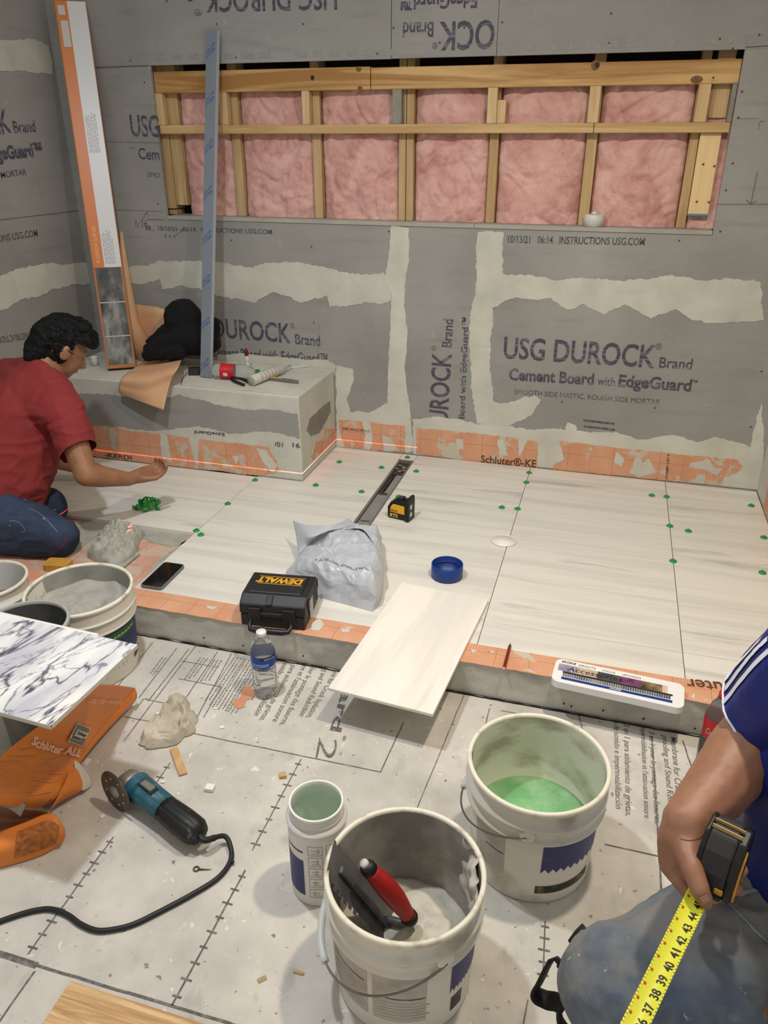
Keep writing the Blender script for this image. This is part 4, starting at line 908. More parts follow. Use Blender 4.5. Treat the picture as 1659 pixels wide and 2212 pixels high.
MB().box(.035, Wc-.032, .091, .0935, z, z+.0005, Mc).build('yellow_line', YEL, tc); MB().box(.032, Wc-.03, .134, .1365, z, z+.0005, Mc).build('yellow_line', YEL, tc)
MB().box(Wc+.0003, Wc+.001, .06, .10, .01, .07, Mc).build('side_label', mat('label_grey', (.70, .69, .66), .6), tc)
MB().box(Wc, Wc+.004, .035, .055, .05, .085, Mc).build('side_catch', MATS['latch_black'], tc, .0015, 1)
# laser level
o = onz(835, 1119, ZT); fr = onz(882, 1130, ZT); ex = fr-o; Wl = ex.length; ex.normalize(); Ml = frame(V((o.x, o.y, ZT+.0006)), ex, V((-ex.y, ex.x, 0)))
lv = empty('laser_level', Ml @ V((Wl/2, .03, 0)), 0, 'small black and yellow laser level standing on the marble tiles', 'laser level')
MXZ = Ml @ Matrix(((1, 0, 0, 0), (0, 0, -1, .058), (0, 1, 0, 0), (0, 0, 0, 1)))  # prism: (along, height, out toward viewer)
LB_ = mat('level_black', (.07, .07, .075), .45)
MB().prism([(.004, 0), (Wl-.014, 0), (Wl-.014, .078), (.060, .084), (.035, .084), (.012, .070), (.004, .055), (.0, .05), (.0, .01)], .004, .050, MXZ).build('level_body', LB_, lv, .003, 2)
MB().prism([(Wl-.018, -.0), (Wl, .0), (Wl+.001, .085), (Wl-.001, .100), (Wl-.012, .101), (Wl-.018, .085)], .0, .058, MXZ).build('side_fin', LB_, lv, .003, 2)
MB().prism([(.030, .080), (.068, .078), (.064, .093), (.04, .093)], .012, .044, MXZ).build('laser_window', mat('smoked_window', (.12, .13, .13), .1), lv, .003, 2)
YB_ = mat('level_yellow', (.89, .66, .10), .45)
MB().prism([(.012, .030), (Wl-.021, .028), (Wl-.021, .064), (.026, .066), (.016, .052)], .0500, .0535, MXZ).build('yellow_panel', YB_, lv, .001, 1)
MB().prism([(.012, .008), (.046, .008), (.046, .023), (.012, .023)], .0500, .0525, MXZ).build('button_panel', mat('level_pale_yellow', (.78, .66, .28), .45), lv, .001, 1)
for x in (.026, .037): MB().lathe([(.0001, .002), (.004, .0015), (.0042, 0)], 14, MXZ @ Matrix.Translation((x, .0155, .0525))).build('button', LB_, lv)
q = MB(); text(q, 'DEWALT', lambda a, b_: MXZ @ V((.016+a, .034+b_, .0537)), .032, .008, .04, .1); q.build('printed_lettering', LB_, lv)
for z in (.020, .052): MB().box(Wl+.0005, Wl+.0015, .012, .03, z, z+.018, Ml).build('side_label', mat('label_white', (.78, .78, .76), .5), lv)
# the beam it throws: a fan of red light at laser height
lz = .155; lp = Ml @ V((-.006, .045, 0)); lp.z = lz
# ================================================================== LASER FAN
ll = bpy.data.lights.new('laser_fan', 'POINT'); ll.energy = 1; ll.shadow_soft_size = 0; ll.use_nodes = True
lo_ = bpy.data.objects.new('laser_fan', ll); C.objects.link(lo_); lo_.location = lp
nt = ll.node_tree; em = nt.nodes['Emission']; em.inputs[0].default_value = (1, .045, .035, 1)
tcn = nt.nodes.new('ShaderNodeTexCoord'); spx = nt.nodes.new('ShaderNodeSeparateXYZ'); nt.links.new(tcn.outputs['Normal'], spx.inputs[0])
def mth(op, a, b_):
    n = N(nt, 'ShaderNodeMath', operation=op)
    for i, x in enumerate((a, b_)):
        if x is None: continue
        if isinstance(x, (int, float)): n.inputs[i].default_value = x
        else: nt.links.new(x, n.inputs[i])
    return n.outputs[0]
LASER_SIGN = 1
thin = mth('LESS_THAN', mth('ABSOLUTE', spx.outputs[2], None), .0016)
dirc = V((-.80, .42, 0)).normalized()
dt = mth('ADD', mth('MULTIPLY', spx.outputs[0], dirc.x*LASER_SIGN), mth('MULTIPLY', spx.outputs[1], dirc.y*LASER_SIGN))
west = mth('POWER', mth('MAXIMUM', mth('MULTIPLY', spx.outputs[0], -LASER_SIGN), 0), 6)
nt.links.new(mth('MULTIPLY', mth('MULTIPLY', thin, mth('GREATER_THAN', dt, math.cos(math.radians(58)))), mth('ADD', mth('MULTIPLY', west, 2300), 330)), em.inputs[1])

# ================================================================== SOFT SHAPES: tapered limbs merged into one skin
def _ico(c, r, sub=2):
    bm = bmesh.new(); bmesh.ops.create_icosphere(bm, subdivisions=sub, radius=1)
    vs = [v.co.copy() for v in bm.verts]; bm.free()
    return [V(c)+V((p.x*(r if not hasattr(r, '__len__') else r[0]), p.y*(r if not hasattr(r, '__len__') else r[1]), p.z*(r if not hasattr(r, '__len__') else r[2]))) for p in vs]
def blob_mesh(parts, voxel=.008, smooth=6, factor=.5):
    """parts: ('c', p0, r0, p1, r1) tapered capsule, ('e', centre, (rx,ry,rz), rot matrix or None) ellipsoid"""
    bm = bmesh.new()
    for p in parts:
        if p[0] == 'c': pts = _ico(p[1], p[2]) + _ico(p[3], p[4])
        elif p[0] == 'h': pts = [x for c, r in p[1] for x in _ico(c, r)]
        else:
            R3 = p[3] if len(p) > 3 and p[3] is not None else Matrix.Identity(3)
            pts = [V(p[1]) + R3 @ q for q in _ico((0, 0, 0), p[2], 3)]
        vs = [bm.verts.new(x) for x in pts]
        r = bmesh.ops.convex_hull(bm, input=vs)
        dele = [g for g in r['geom_interior'] if isinstance(g, bmesh.types.BMVert)]
        if dele: bmesh.ops.delete(bm, geom=list(set(dele)), context='VERTS')
    me = bpy.data.meshes.new('b'); bm.to_mesh(me); bm.free()
    o = bpy.data.objects.new('b', me); C.objects.link(o)
    md = o.modifiers.new('r', 'REMESH'); md.mode = 'VOXEL'; md.voxel_size = voxel
    if smooth:
        ms = o.modifiers.new('s', 'SMOOTH'); ms.iterations = smooth; ms.factor = factor
    dg = bpy.context.evaluated_depsgraph_get()
    out = bpy.data.meshes.new_from_object(o.evaluated_get(dg))
    bpy.data.objects.remove(o); bpy.data.meshes.remove(me)
    out.polygons.foreach_set('use_smooth', [True]*len(out.polygons))
    return out
def displace(me, fn):
    me.calc_loop_triangles() if hasattr(me, 'calc_loop_triangles') else None
    nr = [v.normal.copy() for v in me.vertices]
    for v, n in zip(me.vertices, nr): v.co += n*fn(v.co, n)
    me.update(); return me
def cut(me, co_, no):
    bm = bmesh.new(); bm.from_mesh(me)
    bmesh.ops.bisect_plane(bm, geom=bm.verts[:]+bm.edges[:]+bm.faces[:], plane_co=co_, plane_no=no, clear_outer=True)
    bm.to_mesh(me); bm.free(); return me
def ridge(p, s, seed=0): return 1-2*abs(noise.noise(V((p.x*s+seed, p.y*s, p.z*s))))
def cr(pts, t):
    n = len(pts)-1; x = min(max(t, 0), 1)*n; i = min(int(x), n-1); f = x-i
    p0, p1, p2, p3 = pts[max(i-1, 0)], pts[i], pts[i+1], pts[min(i+2, n)]
    return .5*((2*p1)+(p2-p0)*f+(2*p0-5*p1+4*p2-p3)*f*f+(3*p1-p0-3*p2+p3)*f**3)
def sheet(rows, nu=30, nv=30):
    def f(u, v): return cr([cr(r, v) for r in rows], u)
    return MB().grid(f, nu, nv)

# ================================================================== GREY MAILER BAG
m, nt, b = newmat('silver_poly'); b.inputs['Base Color'].default_value = lin((.72, .735, .76)); b.inputs['Roughness'].default_value = .32; b.inputs['Specular IOR Level'].default_value = .6
POLY = m
P_ = lambda x, y, z: onz(x, y, z)
fl_, fr_ = P_(692, 1292, ZT), P_(806, 1323, ZT); br_, bl_ = P_(829, 1128, .20), P_(645, 1150, .19)
rowsL = [P_(688, 1290, ZT), P_(618, 1238, ZT+.01), P_(640, 1192, .15), P_(652, 1142, .18)]
rowsR = [P_(806, 1322, ZT), P_(824, 1268, .16), P_(829, 1196, .20), P_(824, 1131, .205)]
for q_ in rowsL+rowsR: q_.z = ZT
def bagS(u, v):
    l = cr(rowsL, v); r = cr(rowsR, v); p = l.lerp(r, u)
    el = min(1, u*2.3); er = min(1, (1-u)*7); eb = min(1, v*4.2); et = min(1, (1-v)*6)
    h = (1-(1-el)**2.0)**.8*(1-(1-er)**2.6)**.6*(1-(1-eb)**2.0)**.75*(1-(1-et)**2.4)**.6
    hh = .080+.028*u
    P3 = V((p.x, p.y, ZT+hh*h)); q3 = V((P3.x+P3.y*.35, P3.y*.8, P3.z*1.2))
    k = .010*ridge(q3, 15, 3) + .0055*ridge(q3, 33, 9) + .008*ridge(V((P3.x*.5+P3.y*.6, P3.y*.3, P3.z*.8)), 24, 5)
    d = V((noise.noise(q3*17), noise.noise(q3*17+V((9, 9, 9))), 0))*.013 + V((ridge(q3, 30, 2), ridge(q3, 30, 6), 0))*.004
    return V((p.x, p.y, ZT+.0008)) + d*min(1, h*3) + V((0, 0, hh*h + k*h))
bg = empty('mailer_bag', (bagS(.5, .5).x, bagS(.5, .5).y, ZT), 0, 'crumpled silver grey plastic mailer bag lying beside the black tool case', 'bag')
q = MB().grid(bagS, 40, 46, smooth=False); q.grid(lambda u, v: V((bagS(u, v).x, bagS(u, v).y, ZT+.0006)), 12, 12, flip=True); q.build('bag_body', POLY, bg)
# torn flap at the open end
fp = [[bagS(.06, .60)+V((0, 0, .004)), bagS(.20, .74)+V((0, 0, .010)), bagS(.42, .82)+V((0, 0, .010)), bagS(.72, .93)+V((0, 0, .004))],
      [P_(640, 1158, .185), P_(672, 1160, .225), P_(712, 1146, .235), bagS(.70, .97)+V((0, 0, .012))],
      [P_(633, 1124, .215), P_(668, 1136, .235), P_(716, 1134, .245), P_(752, 1121, .222)]]
o_ = sheet(fp, 24, 30).build('open_flap', POLY, bg, solid=.0012)
MB().grid(lambda u, v: cr([bagS(.50, .80), bagS(.66, .83), bagS(.78, .80), bagS(.90, .66)], u)+V((0, .010*math.sin(PI*u)*(v-.5), .0035)), 26, 2).build('torn_slit', mat('slit_black', (.05, .045, .05), .7), bg)
q = MB(); rnd = random.Random(8)
for j in range(2):
    for i in range(40):
        u0 = .30+.58*i/40; v0 = .30-.10*u0+.016*j
        p = bagS(u0, v0)+V((0, 0, .0022)); q2_ = bagS(u0+.009, v0-.001)+V((0, 0, .0022))
        if rnd.random() < .8: q.add([p, q2_, q2_+V((0, .0026, .0012)), p+V((0, .0026, .0012))], [(0, 1, 2, 3)])
q.build('perforation_print', mat('small_grey_print', (.38, .38, .40), .6), bg)

# ================================================================== ON AND BESIDE THE BENCH
CARD = mat('kraft_card', (.70, .46, .28), .7, var=.12, vscale=8)
KRAFT = mat('kraft_paper', (.84, .67, .51), .7, col2=(.79, .60, .45), vscale=6)
ORG = mat('orange_print', (.80, .46, .20), .36)
b0, b1 = onz(233, 803, BZ+.001), onz(295, 798, BZ+.001)
b0 = V((b0.x, b0.y, BZ+.0015)); b1 = V((b1.x, b1.y, BZ+.0015)); t0 = ony(131, 0, 3.352)
wx = V((.84, .54, 0)).normalized(); ax = (t0-b0); Lb = ax.length
Mb = frame(b0, wx, ax); Lb = (Mb.inverted() @ t0).y; Wb = .130
bx = empty('long_carton', b0, 0, 'tall narrow orange and white carton leaning in the corner on the bench', 'carton')
MB().box(0, Wb, .012, Lb, -.046, 0, Mb).build('carton_body', CARD, bx, .001, 1)
def fr2(px, py): # photo point on the carton front -> local
    o = V((0, 0, CAMZ)); dd = ray(px, py); Mi = Mb.inverted(); oo = Mi @ o; d2 = Mi.to_3x3() @ dd; return oo + d2*(-oo.z/d2.z)
y1_ = fr2(240, 577).y; y2_ = fr2(250, 653).y; y3_ = fr2(258, 726).y; ytop = Lb-.003; xs = Wb*.40
panel = lambda name, x0, x1, y0, y1, mt, z=.0005: MB().box(x0, x1, y0, y1, z, z+.0006, Mb).build(name, mt, bx)
panel('orange_panel', .004, xs, y1_, ytop, ORG)
panel('white_panel', xs, Wb-.003, y1_, ytop, mat('glossy_white', (.83, .83, .83), .34))
m, nt, b = newmat('tile_picture'); vec = coords(nt, (14, 14, 5))
nt.links.new(ramp(nt, nz(nt, vec, 1.0, 6, .6, .5), [(.34, lin((.15, .15, .15))), (.5, lin((.34, .34, .33))), (.68, lin((.62, .62, .61)))]), b.inputs['Base Color']); b.inputs['Roughness'].default_value = .3
for a_, c_ in ((y2_+.004, y1_-.002), (y3_+.004, y2_-.002), (.030, y3_-.002)): panel('picture_panel', .010, Wb-.008, a_, c_, m)
WH = MATS['label_white']
for yy in (y2_, y3_): panel('white_stripe', .010, Wb-.008, yy-.001, yy+.003, WH, .0008)
panel('address_label', .016, xs-.006, fr2(155, 102).y, fr2(150, 45).y, mat('label_grey_white', (.76, .755, .74), .5), .0012)
panel('emblem_label', .012, xs-.012, fr2(150, 33).y, fr2(146, 12).y, MATS['label_grey_white'], .0012)
panel('carton_end', .0, Wb, .004, .012, mat('card_edge', (.30, .20, .13), .7), -.02)
q = MB(); rnd = random.Random(6)
for x0, ya, yb in ((.060, fr2(235, 570).y, fr2(222, 495).y), (.060, fr2(205, 330).y, fr2(190, 240).y)):
    for i in range(7):
        x = x0+i*.0068; y = ya
        while y < yb-rnd.uniform(0, .04):
            l = rnd.uniform(.006, .02); q.box(x, x+.0022, y, min(y+l, yb), .0011, .0016, Mb); y += l+.004
q.build('small_print', mat('pale_small_print', (.52, .52, .53), .5), bx)
q = MB(); text(q, 'KERDI-LINE', lambda a, b_: Mb @ V((.036-b_, y1_+.02+a, .0013)), .16, .016, .01); q.build('printed_lettering', mat('pale_orange_print', (.90, .66, .46), .4), bx)
# metal profile
sb = onz(443, 816, BZ+.001); sb = V((sb.x, sb.y, BZ+.0016)); st = ony(447, 66, D-.020)
ms = empty('metal_profile', sb, 0, 'long grey metal profile with blue diagonal lettering leaning on the back wall', 'profile')
wx = V((.985, -.12, 0)).normalized(); Msx = frame(sb, wx, st-sb); Ls = (Msx.inverted() @ st).y
MB().box(-.0275, .0275, .002, Ls, -.012, 0, Msx).build('profile_body', mat('film_grey_blue', (.50, .53, .565), .35, var=.06, vscale=6), ms, .001, 1)
q = MB(); ca, sa = math.cos(.72), math.sin(.72)
for i in range(8):
    y = .03+i*(Ls-.06)/7.4
    for j, s in enumerate(('SCHLUTER', 'SYSTEMS')):
        oy = y+.016-j*.020
        text(q, s, (lambda oy: lambda a, b_: Msx @ V((-.0245+a*ca-b_*sa if -.0245+a*ca-b_*sa > -.027 else -.027, oy+a*sa+b_*ca, .0006)))(oy), .060, .0105, .02)
q.build('printed_lettering', mat('film_blue', (.30, .42, .62), .4), ms)
MB().box(.0278, .0300, .002, Ls, -.016, .0, Msx).build('pale_edge', mat('film_pale', (.66, .68, .70), .4), ms)
# paper
bk = lambda x, y, z=BZ+.004: onz(x, y, z)
rows_ = [[bk(308, 783), bk(350, 776), bk(394, 769)], [ony(268, 812, 2.935), ony(322, 806, 2.935), ony(388, 788, 2.975)], [ony(257, 834, 2.90), ony(312, 846, 2.885), ony(368, 826, 2.915)], [ony(259, 851, 2.905), ony(304, 868, 2.88), ony(353, 886, 2.865)]]
for r in rows_[:1]:
    for p in r: p.z = BZ+.006
kp = sheet(rows_, 24, 16).build('kraft_sheet', KRAFT, None, solid=.0012); tag(kp, 'stiff brown kraft paper sheet curling over the front edge of the bench', 'paper')
q = MB().tube([ony(262, 500, 3.375), ony(270, 600, 3.36), ony(280, 700, 3.34), V((onz(292, 790, BZ).x, 3.33, BZ+.002))], [.006, .026, .045, .054], 24)
tag(q.build('paper_roll', KRAFT), 'rolled brown kraft paper standing in the corner behind the tall carton', 'paper')
q = MB()
fa, fb, fc, fd = ony(290, 656, 3.39), ony(340, 662, 3.37), ony(372, 676, 3.39), ony(288, 770, 3.36)
zb = BZ+.003
for a_, c_, d1, d2 in ((V((fa.x, 3.385, 0)), V((fb.x, 3.36, 0)), fa.z, fb.z), (V((fb.x, 3.36, 0)), V((fc.x+.03, 3.39, 0)), fb.z, fc.z)):
    q.grid((lambda a_, c_, d1, d2: lambda u, v: V((a_.x+(c_.x-a_.x)*u, a_.y+(c_.y-a_.y)*u-.02*(1-v), zb+((d1+(d2-d1)*u)-zb)*v)))(a_, c_, d1, d2), 6, 6)
tag(q.build('kraft_sheet', KRAFT, None, solid=.0015), 'folded brown kraft paper standing behind the black hoodie', 'paper')
hc = ony(396, 690, 3.27); hz = lambda x, y, yy: ony(x, y, yy)
parts = [('e', hc, (.085, .075, .092)), ('c', hz(345, 750, 3.20), .035, hz(450, 740, 3.25), .055), ('c', hz(325, 755, 3.17), .028, hz(400, 730, 3.22), .06), ('c', hz(325, 738, 3.22), .02, hz(362, 718, 3.24), .035), ('c', hz(420, 730, 3.25), .07, hz(452, 725, 3.26), .045), ('c', hz(318, 768, 3.16), .02, hz(385, 762, 3.15), .03), ('c', hz(458, 700, 3.28), .03, hz(462, 745, 3.26), .03)]
me = displace(blob_mesh(parts, .008, 4), lambda p, n: .007*ridge(p, 16, 2)+.004*ridge(p, 34, 8))
mn = min(v.co.z for v in me.vertices)
for v in me.vertices: v.co.z = max(v.co.z, BZ+.004)
hd = link('hoodie', me, mat('black_fleece', (.045, .045, .055), .95, var=.4, vscale=60, bmp=.3, bscale=300)); tag(hd, 'bundled black hoodie lying on the bench between carton and metal profile', 'hoodie')
# plastic cups behind the head
for p, r, h, lab in (((178, 796), .020, .075, 'white plastic cup on the bench, nearer the crouching man'), ((206, 790), .018, .042, 'small white plastic cup on the bench beside the tall carton')):
    c = onz(*p, BZ); c.z = BZ+.001; e = empty('cup', c, 0, lab, 'cup'); T = Matrix.Translation(c)
    MB().lathe([(.0001, 0), (r*.85, 0), (r, h), (r-.001, h+.001), (r-.002, h), (r*.8, .003), (.0001, .003)], 28, T).build('cup_body', mat('cup_white', (.80, .80, .80), .4), e)
    MB().lathe([(r, h-.004), (r+.002, h-.003), (r+.002, h-.0005), (r, h)], 28, T).build('cup_rim', MATS['cup_white'], e)
CLEAR = mat('clear_pet', (.92, .93, .93), .06, trans=.92, ior=1.15)
RED = mat('red_label', (.74, .09, .10), .4)
def bottle(label, M, H, r, cap, lab, lab_rng, waist=False, water=None, name='plastic_bottle', cat='bottle', neckr=.0125, clear=CLEAR):
    e = empty(name, M.translation, 0, label, cat)
    if waist:
        prof = [(.0001, .008), (r*.55, .001), (r*.8, 0), (r*.97, .012)]
        n = 9
        for i in range(n):
            z = .018+i*(H*.42)/n; prof += [(r*.985, z), (r*.90, z+H*.42/n*.5)]
        prof += [(r, H*.47), (r, H*.66), (r*.97, H*.72), (r*.80, H*.81), (r*.52, H*.88), (neckr*1.15, H*.925), (neckr, H*.94), (neckr, H-.022)]
    else:
        prof = [(.0001, .006), (r*.5, .002), (r*.78, 0), (r*.98, .02), (r, H*.28), (r*.93, H*.36), (r*.96, H*.5), (r, H*.62), (r*.95, H*.70), (r*.7, H*.82), (r*.42, H*.90), (neckr, H*.94), (neckr, H-.02)]
    MB().lathe(prof, 40, M).build('bottle_body', clear, e)
    def R(z):
        for (r0, z0), (r1, z1) in zip(prof, prof[1:]):
            if z0 <= z <= z1 and z1 > z0: return r0+(r1-r0)*(z-z0)/(z1-z0)
        return r
    if cap:
        n = 24; MB().lathe([(.0001, H), (neckr+.0015, H), (neckr+.0025, H-.002), (neckr+.0025, H-.014), (neckr+.001, H-.015)], 28, M).build('bottle_cap', cap, e)
        MB().lathe([(neckr+.0025, H-.018), (neckr+.0035, H-.0185), (neckr+.0025, H-.021)], 28, M).build('neck_ring', clear, e)
    z0, z1 = lab_rng
    MB().lathe([(max(R(z), R(z0)*.97)+.0008, z) for z in np.linspace(z0, z1, 8)], 40, M).build('bottle_label', lab, e)
    return e, (lambda a, z, lift=.0014: M @ V(((max(R(z), R(z0)*.97)+lift)*math.cos(a), (max(R(z), R(z0)*.97)+lift)*math.sin(a), z)))
# cola bottle lying on the bench
c0, c1 = onz(461, 801, BZ+.036), onz(543, 806, BZ+.030); dirb = (c1-c0); dirb.z = -.004; dirb.normalize()
c0 = V((c0.x, c0.y, BZ+.0375)); Mbt = frame(c0, dirb.cross(V((0, 0, 1))), V((0, 0, 1))); 
Mbt = Matrix((V((0, 0, 1)).cross(dirb).normalized(), V((0, 0, 1)), dirb)).transposed(); zc = Mbt.col[2]; xx = V(Mbt.col[0]); Mbt = Matrix((xx, V(zc).cross(xx), V(zc))).transposed().to_4x4(); Mbt.translation = c0
e, S_ = bottle('empty cola bottle with a red label lying on its side on the bench', Mbt, .215, .035, mat('green_cap', (.10, .42, .16), .4), RED, (.038, .098))
vdir = (V((0, 0, CAMZ))-c0).normalized(); a_ = math.atan2(vdir.dot(V(Mbt.col[1][:3])), vdir.dot(V(Mbt.col[0][:3])))
q = MB(); q.grid(lambda u, v: S_(a_+.25+.45*u, .055+.02*v), 6, 2); q.build('label_patch', MATS['label_white'], e)
# glue bottle standing
c = onz(535, 797, BZ); c.z = BZ+.001; e = empty('glue_bottle', c, 0, 'tiny white bottle with a dark red cap standing on the bench by the wall', 'bottle'); T = Matrix.Translation(c)
MB().lathe([(.0001, 0), (.012, 0), (.013, .004), (.013, .020), (.007, .030), (.0085, .033), (.0105, .040), (.0105, .056), (.007, .060), (.007, .066)], 24, T).build('bottle_body', MATS['cup_white'], e)
MB().lathe([(.0085, .064), (.0095, .066), (.0085, .088), (.005, .098), (.0001, .099)], 24, T).build('bottle_cap', mat('dark_red_cap', (.46, .07, .10), .4), e)
# caulk tube
c0, c1 = onz(543, 823, BZ+.024), onz(608, 797, BZ+.024); dv = (c1-c0); dv.z = 0; Lq = dv.length; dv.normalize(); c0.z = BZ+.0245
e = empty('sealant_tube', c0, 0, 'white sealant cartridge with a nozzle lying on the bench', 'sealant tube')
MB().tube([c0, c0+dv*.003, c0+dv*(Lq-.004), c0+dv*Lq], [.022, .0232, .0232, .020], 28).build('cartridge', mat('cartridge_white', (.80, .79, .76), .4, var=.1, vscale=25), e)
MB().tube([c0-dv*.0012, c0-dv*.0002], [.020, .0205], 28).build('plunger', mat('plunger_green', (.58, .64, .55), .5), e)
MB().tube([c0+dv*(Lq-.001), c0+dv*(Lq+.012), c0+dv*(Lq+.016), c0+dv*(Lq+.075)], [.013, .012, .0095, .004], 18).build('nozzle', MATS['cup_white'], e)
for k in range(6):
    p = c0+dv*(Lq*(.22+.115*k)); MB().tube([p, p+dv*.006], [.02345, .02345], 28, cap=False).build('print_band', mat('print_pinkish', (.68, .60, .56), .5), e)
# white shim
s0, s1 = onz(628, 796, BZ), onz(672, 790, BZ); dv = (s1-s0); dv.z = 0; Lq = dv.length; dv.normalize()
tag(MB().box(0, Lq, -.012, .012, .001, .007, frame(V((s0.x, s0.y, BZ)), dv, V((-dv.y, dv.x, 0)))).build('plastic_strip', MATS['cup_white'], None, .001, 1), 'short flat white plastic strip lying past the sealant nozzle on the bench', 'strip')
# utility knife
s0, s1 = onz(579, 818, BZ+.006), onz(646, 826, BZ+.006); dv = (s1-s0); dv.z = 0; Lq = dv.length; dv.normalize(); Mk = frame(V((s0.x, s0.y, BZ+.001)), dv, V((-dv.y, dv.x, 0)))
e = empty('utility_knife', s0, 0, 'grey utility knife with a yellow inset lying on the bench edge', 'knife')
MB().prism([(0, -.007), (Lq*.5, -.010), (Lq*.8, -.010), (Lq, -.003), (Lq*.97, .004), (Lq*.6, .009), (0, .007)], 0, .014, Mk).build('knife_body', mat('knife_grey', (.42, .42, .39), .5), e, .003, 2)
MB().prism([(.004, -.005), (Lq*.45, -.007), (Lq*.45, .005), (.004, .004)], .0135, .0155, Mk).build('yellow_inset', mat('knife_yellow', (.85, .68, .16), .5), e)
# pliers
e = empty('pliers', onz(510, 820, BZ), 0, 'black handled pliers lying on the bench in front of the cola bottle', 'pliers')
pj = onz(496, 813, BZ+.008)
for pts, n_ in (((onz(540, 826, BZ+.009), onz(515, 815, BZ+.010), pj), 'handle'), ((onz(527, 831, BZ+.009), onz(505, 822, BZ+.010), pj), 'handle')):
    MB().tube([cr(list(pts), i/10) for i in range(11)], [.0068]*8+[.006, .005, .005], 12, flat=.8).build(n_, BLK, e)
MB().tube([pj+V((.004, 0, 0)), onz(482, 810, BZ+.007), onz(470, 808, BZ+.006)], [.010, .008, .003], 10, flat=.6).build('jaw', mat('dark_steel', (.20, .20, .20), .4, metal=.4), e)
# small dark tool with a cord
c = onz(420, 800, BZ+.02); c = V((c.x, c.y, BZ+.0015))
e = empty('chalk_reel', c, 0, 'small dark chalk reel with a loose string on the bench left of the metal profile', 'chalk reel')
MB().prism(rrect(.026, .02, .010), 0, .032, Matrix.Translation(c) @ Matrix.Rotation(.3, 4, 'Z')).build('reel_case', mat('reel_grey', (.20, .20, .20), .5, var=.3, vscale=40), e, .005, 2)
MB().tube([onz(412, 806, BZ+.012), onz(402, 808, BZ+.006), onz(394, 818, BZ+.003), onz(391, 830, BZ+.003)], .0013, 6).build('string', BLK, e)

# ================================================================== TILE SPACERS
GREEN = mat('spacer_green', (.13, .58, .26), .45)
q = MB(); q.lathe([(.0001, 0), (.0125, 0), (.0135, .0015), (.0125, .004), (.007, .0055), (.0001, .006)], 16)
q.box(-.0012, .0012, -.007, .007, .004, .0105)
s0 = q.build('tile_spacer', GREEN); proto = s0
SP = [((551, 1037), 'green spacer on the tile joint below the front of the bench'), ((492, 1088), 'green spacer on the tile joint between the bench and the black phone'), ((424, 1146), 'upper of two green spacers by the corner of the exposed membrane'), ((434, 1155), 'lower of two green spacers by the corner of the exposed membrane'),
      ((140, 1105), 'lone green spacer in front of the kneeling man in jeans'), ((682, 1048), 'green spacer just right of the bench corner foot'), ((781, 1062), 'green spacer left of the linear drain at its middle'), ((824, 1010), 'green spacer left of the linear drain nearer the wall'),
      ((733, 998), 'green spacer closest to the back of the bench end'), ((880, 988), 'green spacer at the wall end of the linear drain'), ((899, 1018), 'green spacer right of the linear drain near the wall'), ((861, 1073), 'green spacer just behind the yellow and black laser level'),
      ((1143, 1021), 'green spacer nearest the wall on the tile joint left of centre'), ((1137, 1042), 'second green spacer from the wall on the tile joint left of centre'), ((1118, 1099), 'green spacer on the joint behind the translucent disc'), ((1084, 1096), 'green spacer just left of the one behind the translucent disc'),
      ((1408, 1070), 'left of two green spacers by the wall on the right tile joint'), ((1440, 1073), 'right of two green spacers by the wall on the right tile joint'), ((1447, 1136), 'middle green spacer on the right tile joint'), ((1487, 1147), 'tilted green spacer lying off the right tile joint'),
      ((1454, 1212), 'green spacer nearest the camera on the right tile joint'), ((1623, 1092), 'green spacer in the far right corner near the wall'), ((1650, 1161), 'middle one of three green spacers along the right wall'), ((1647, 1237), 'nearest of three green spacers along the right wall')]
rnd = random.Random(9)
for i, (px, lab) in enumerate(SP):
    o = s0 if i == 0 else s0.copy()
    if i: C.objects.link(o)
    p = onz(*px, ZT+.002); o.location = (min(p.x, XR-.02), min(p.y, D-.02), ZT+.0005); o.rotation_euler = (0, 0, rnd.uniform(-.25, .25)); tag(o, lab, 'tile spacer', 'green tile spacers on the laid tiles')
pc = onz(320, 1096, ZT)
for i in range(15):
    o = s0.copy(); C.objects.link(o); a = i*2.4; r = .014*math.sqrt(i)
    o.location = (pc.x+r*math.cos(a)*1.05, pc.y+r*math.sin(a)*1.15, ZT+.004+.0068*max(0, 4-i*.33)); o.rotation_euler = (rnd.uniform(-.9, .9), rnd.uniform(-.9, .9), rnd.uniform(0, 6)); o.scale = (1.15, 1.15, 1.3)
    tag(o, 'green spacer in the loose heap on the tiles below the hand', 'tile spacer', 'heap of green tile spacers')
for i in range(7):
    o = s0.copy(); C.objects.link(o); a = i*2.4; r = .012*math.sqrt(i)
    o.location = (cJ.x+.004+r*math.cos(a), cJ.y+.006+r*math.sin(a), .012+.006*(7-i)); o.rotation_euler = (rnd.uniform(-.8, .8), rnd.uniform(-.8, .8), rnd.uniform(0, 6))
    tag(o, 'green spacer at the bottom of the tall white jar', 'tile spacer', 'spacers in the jar')

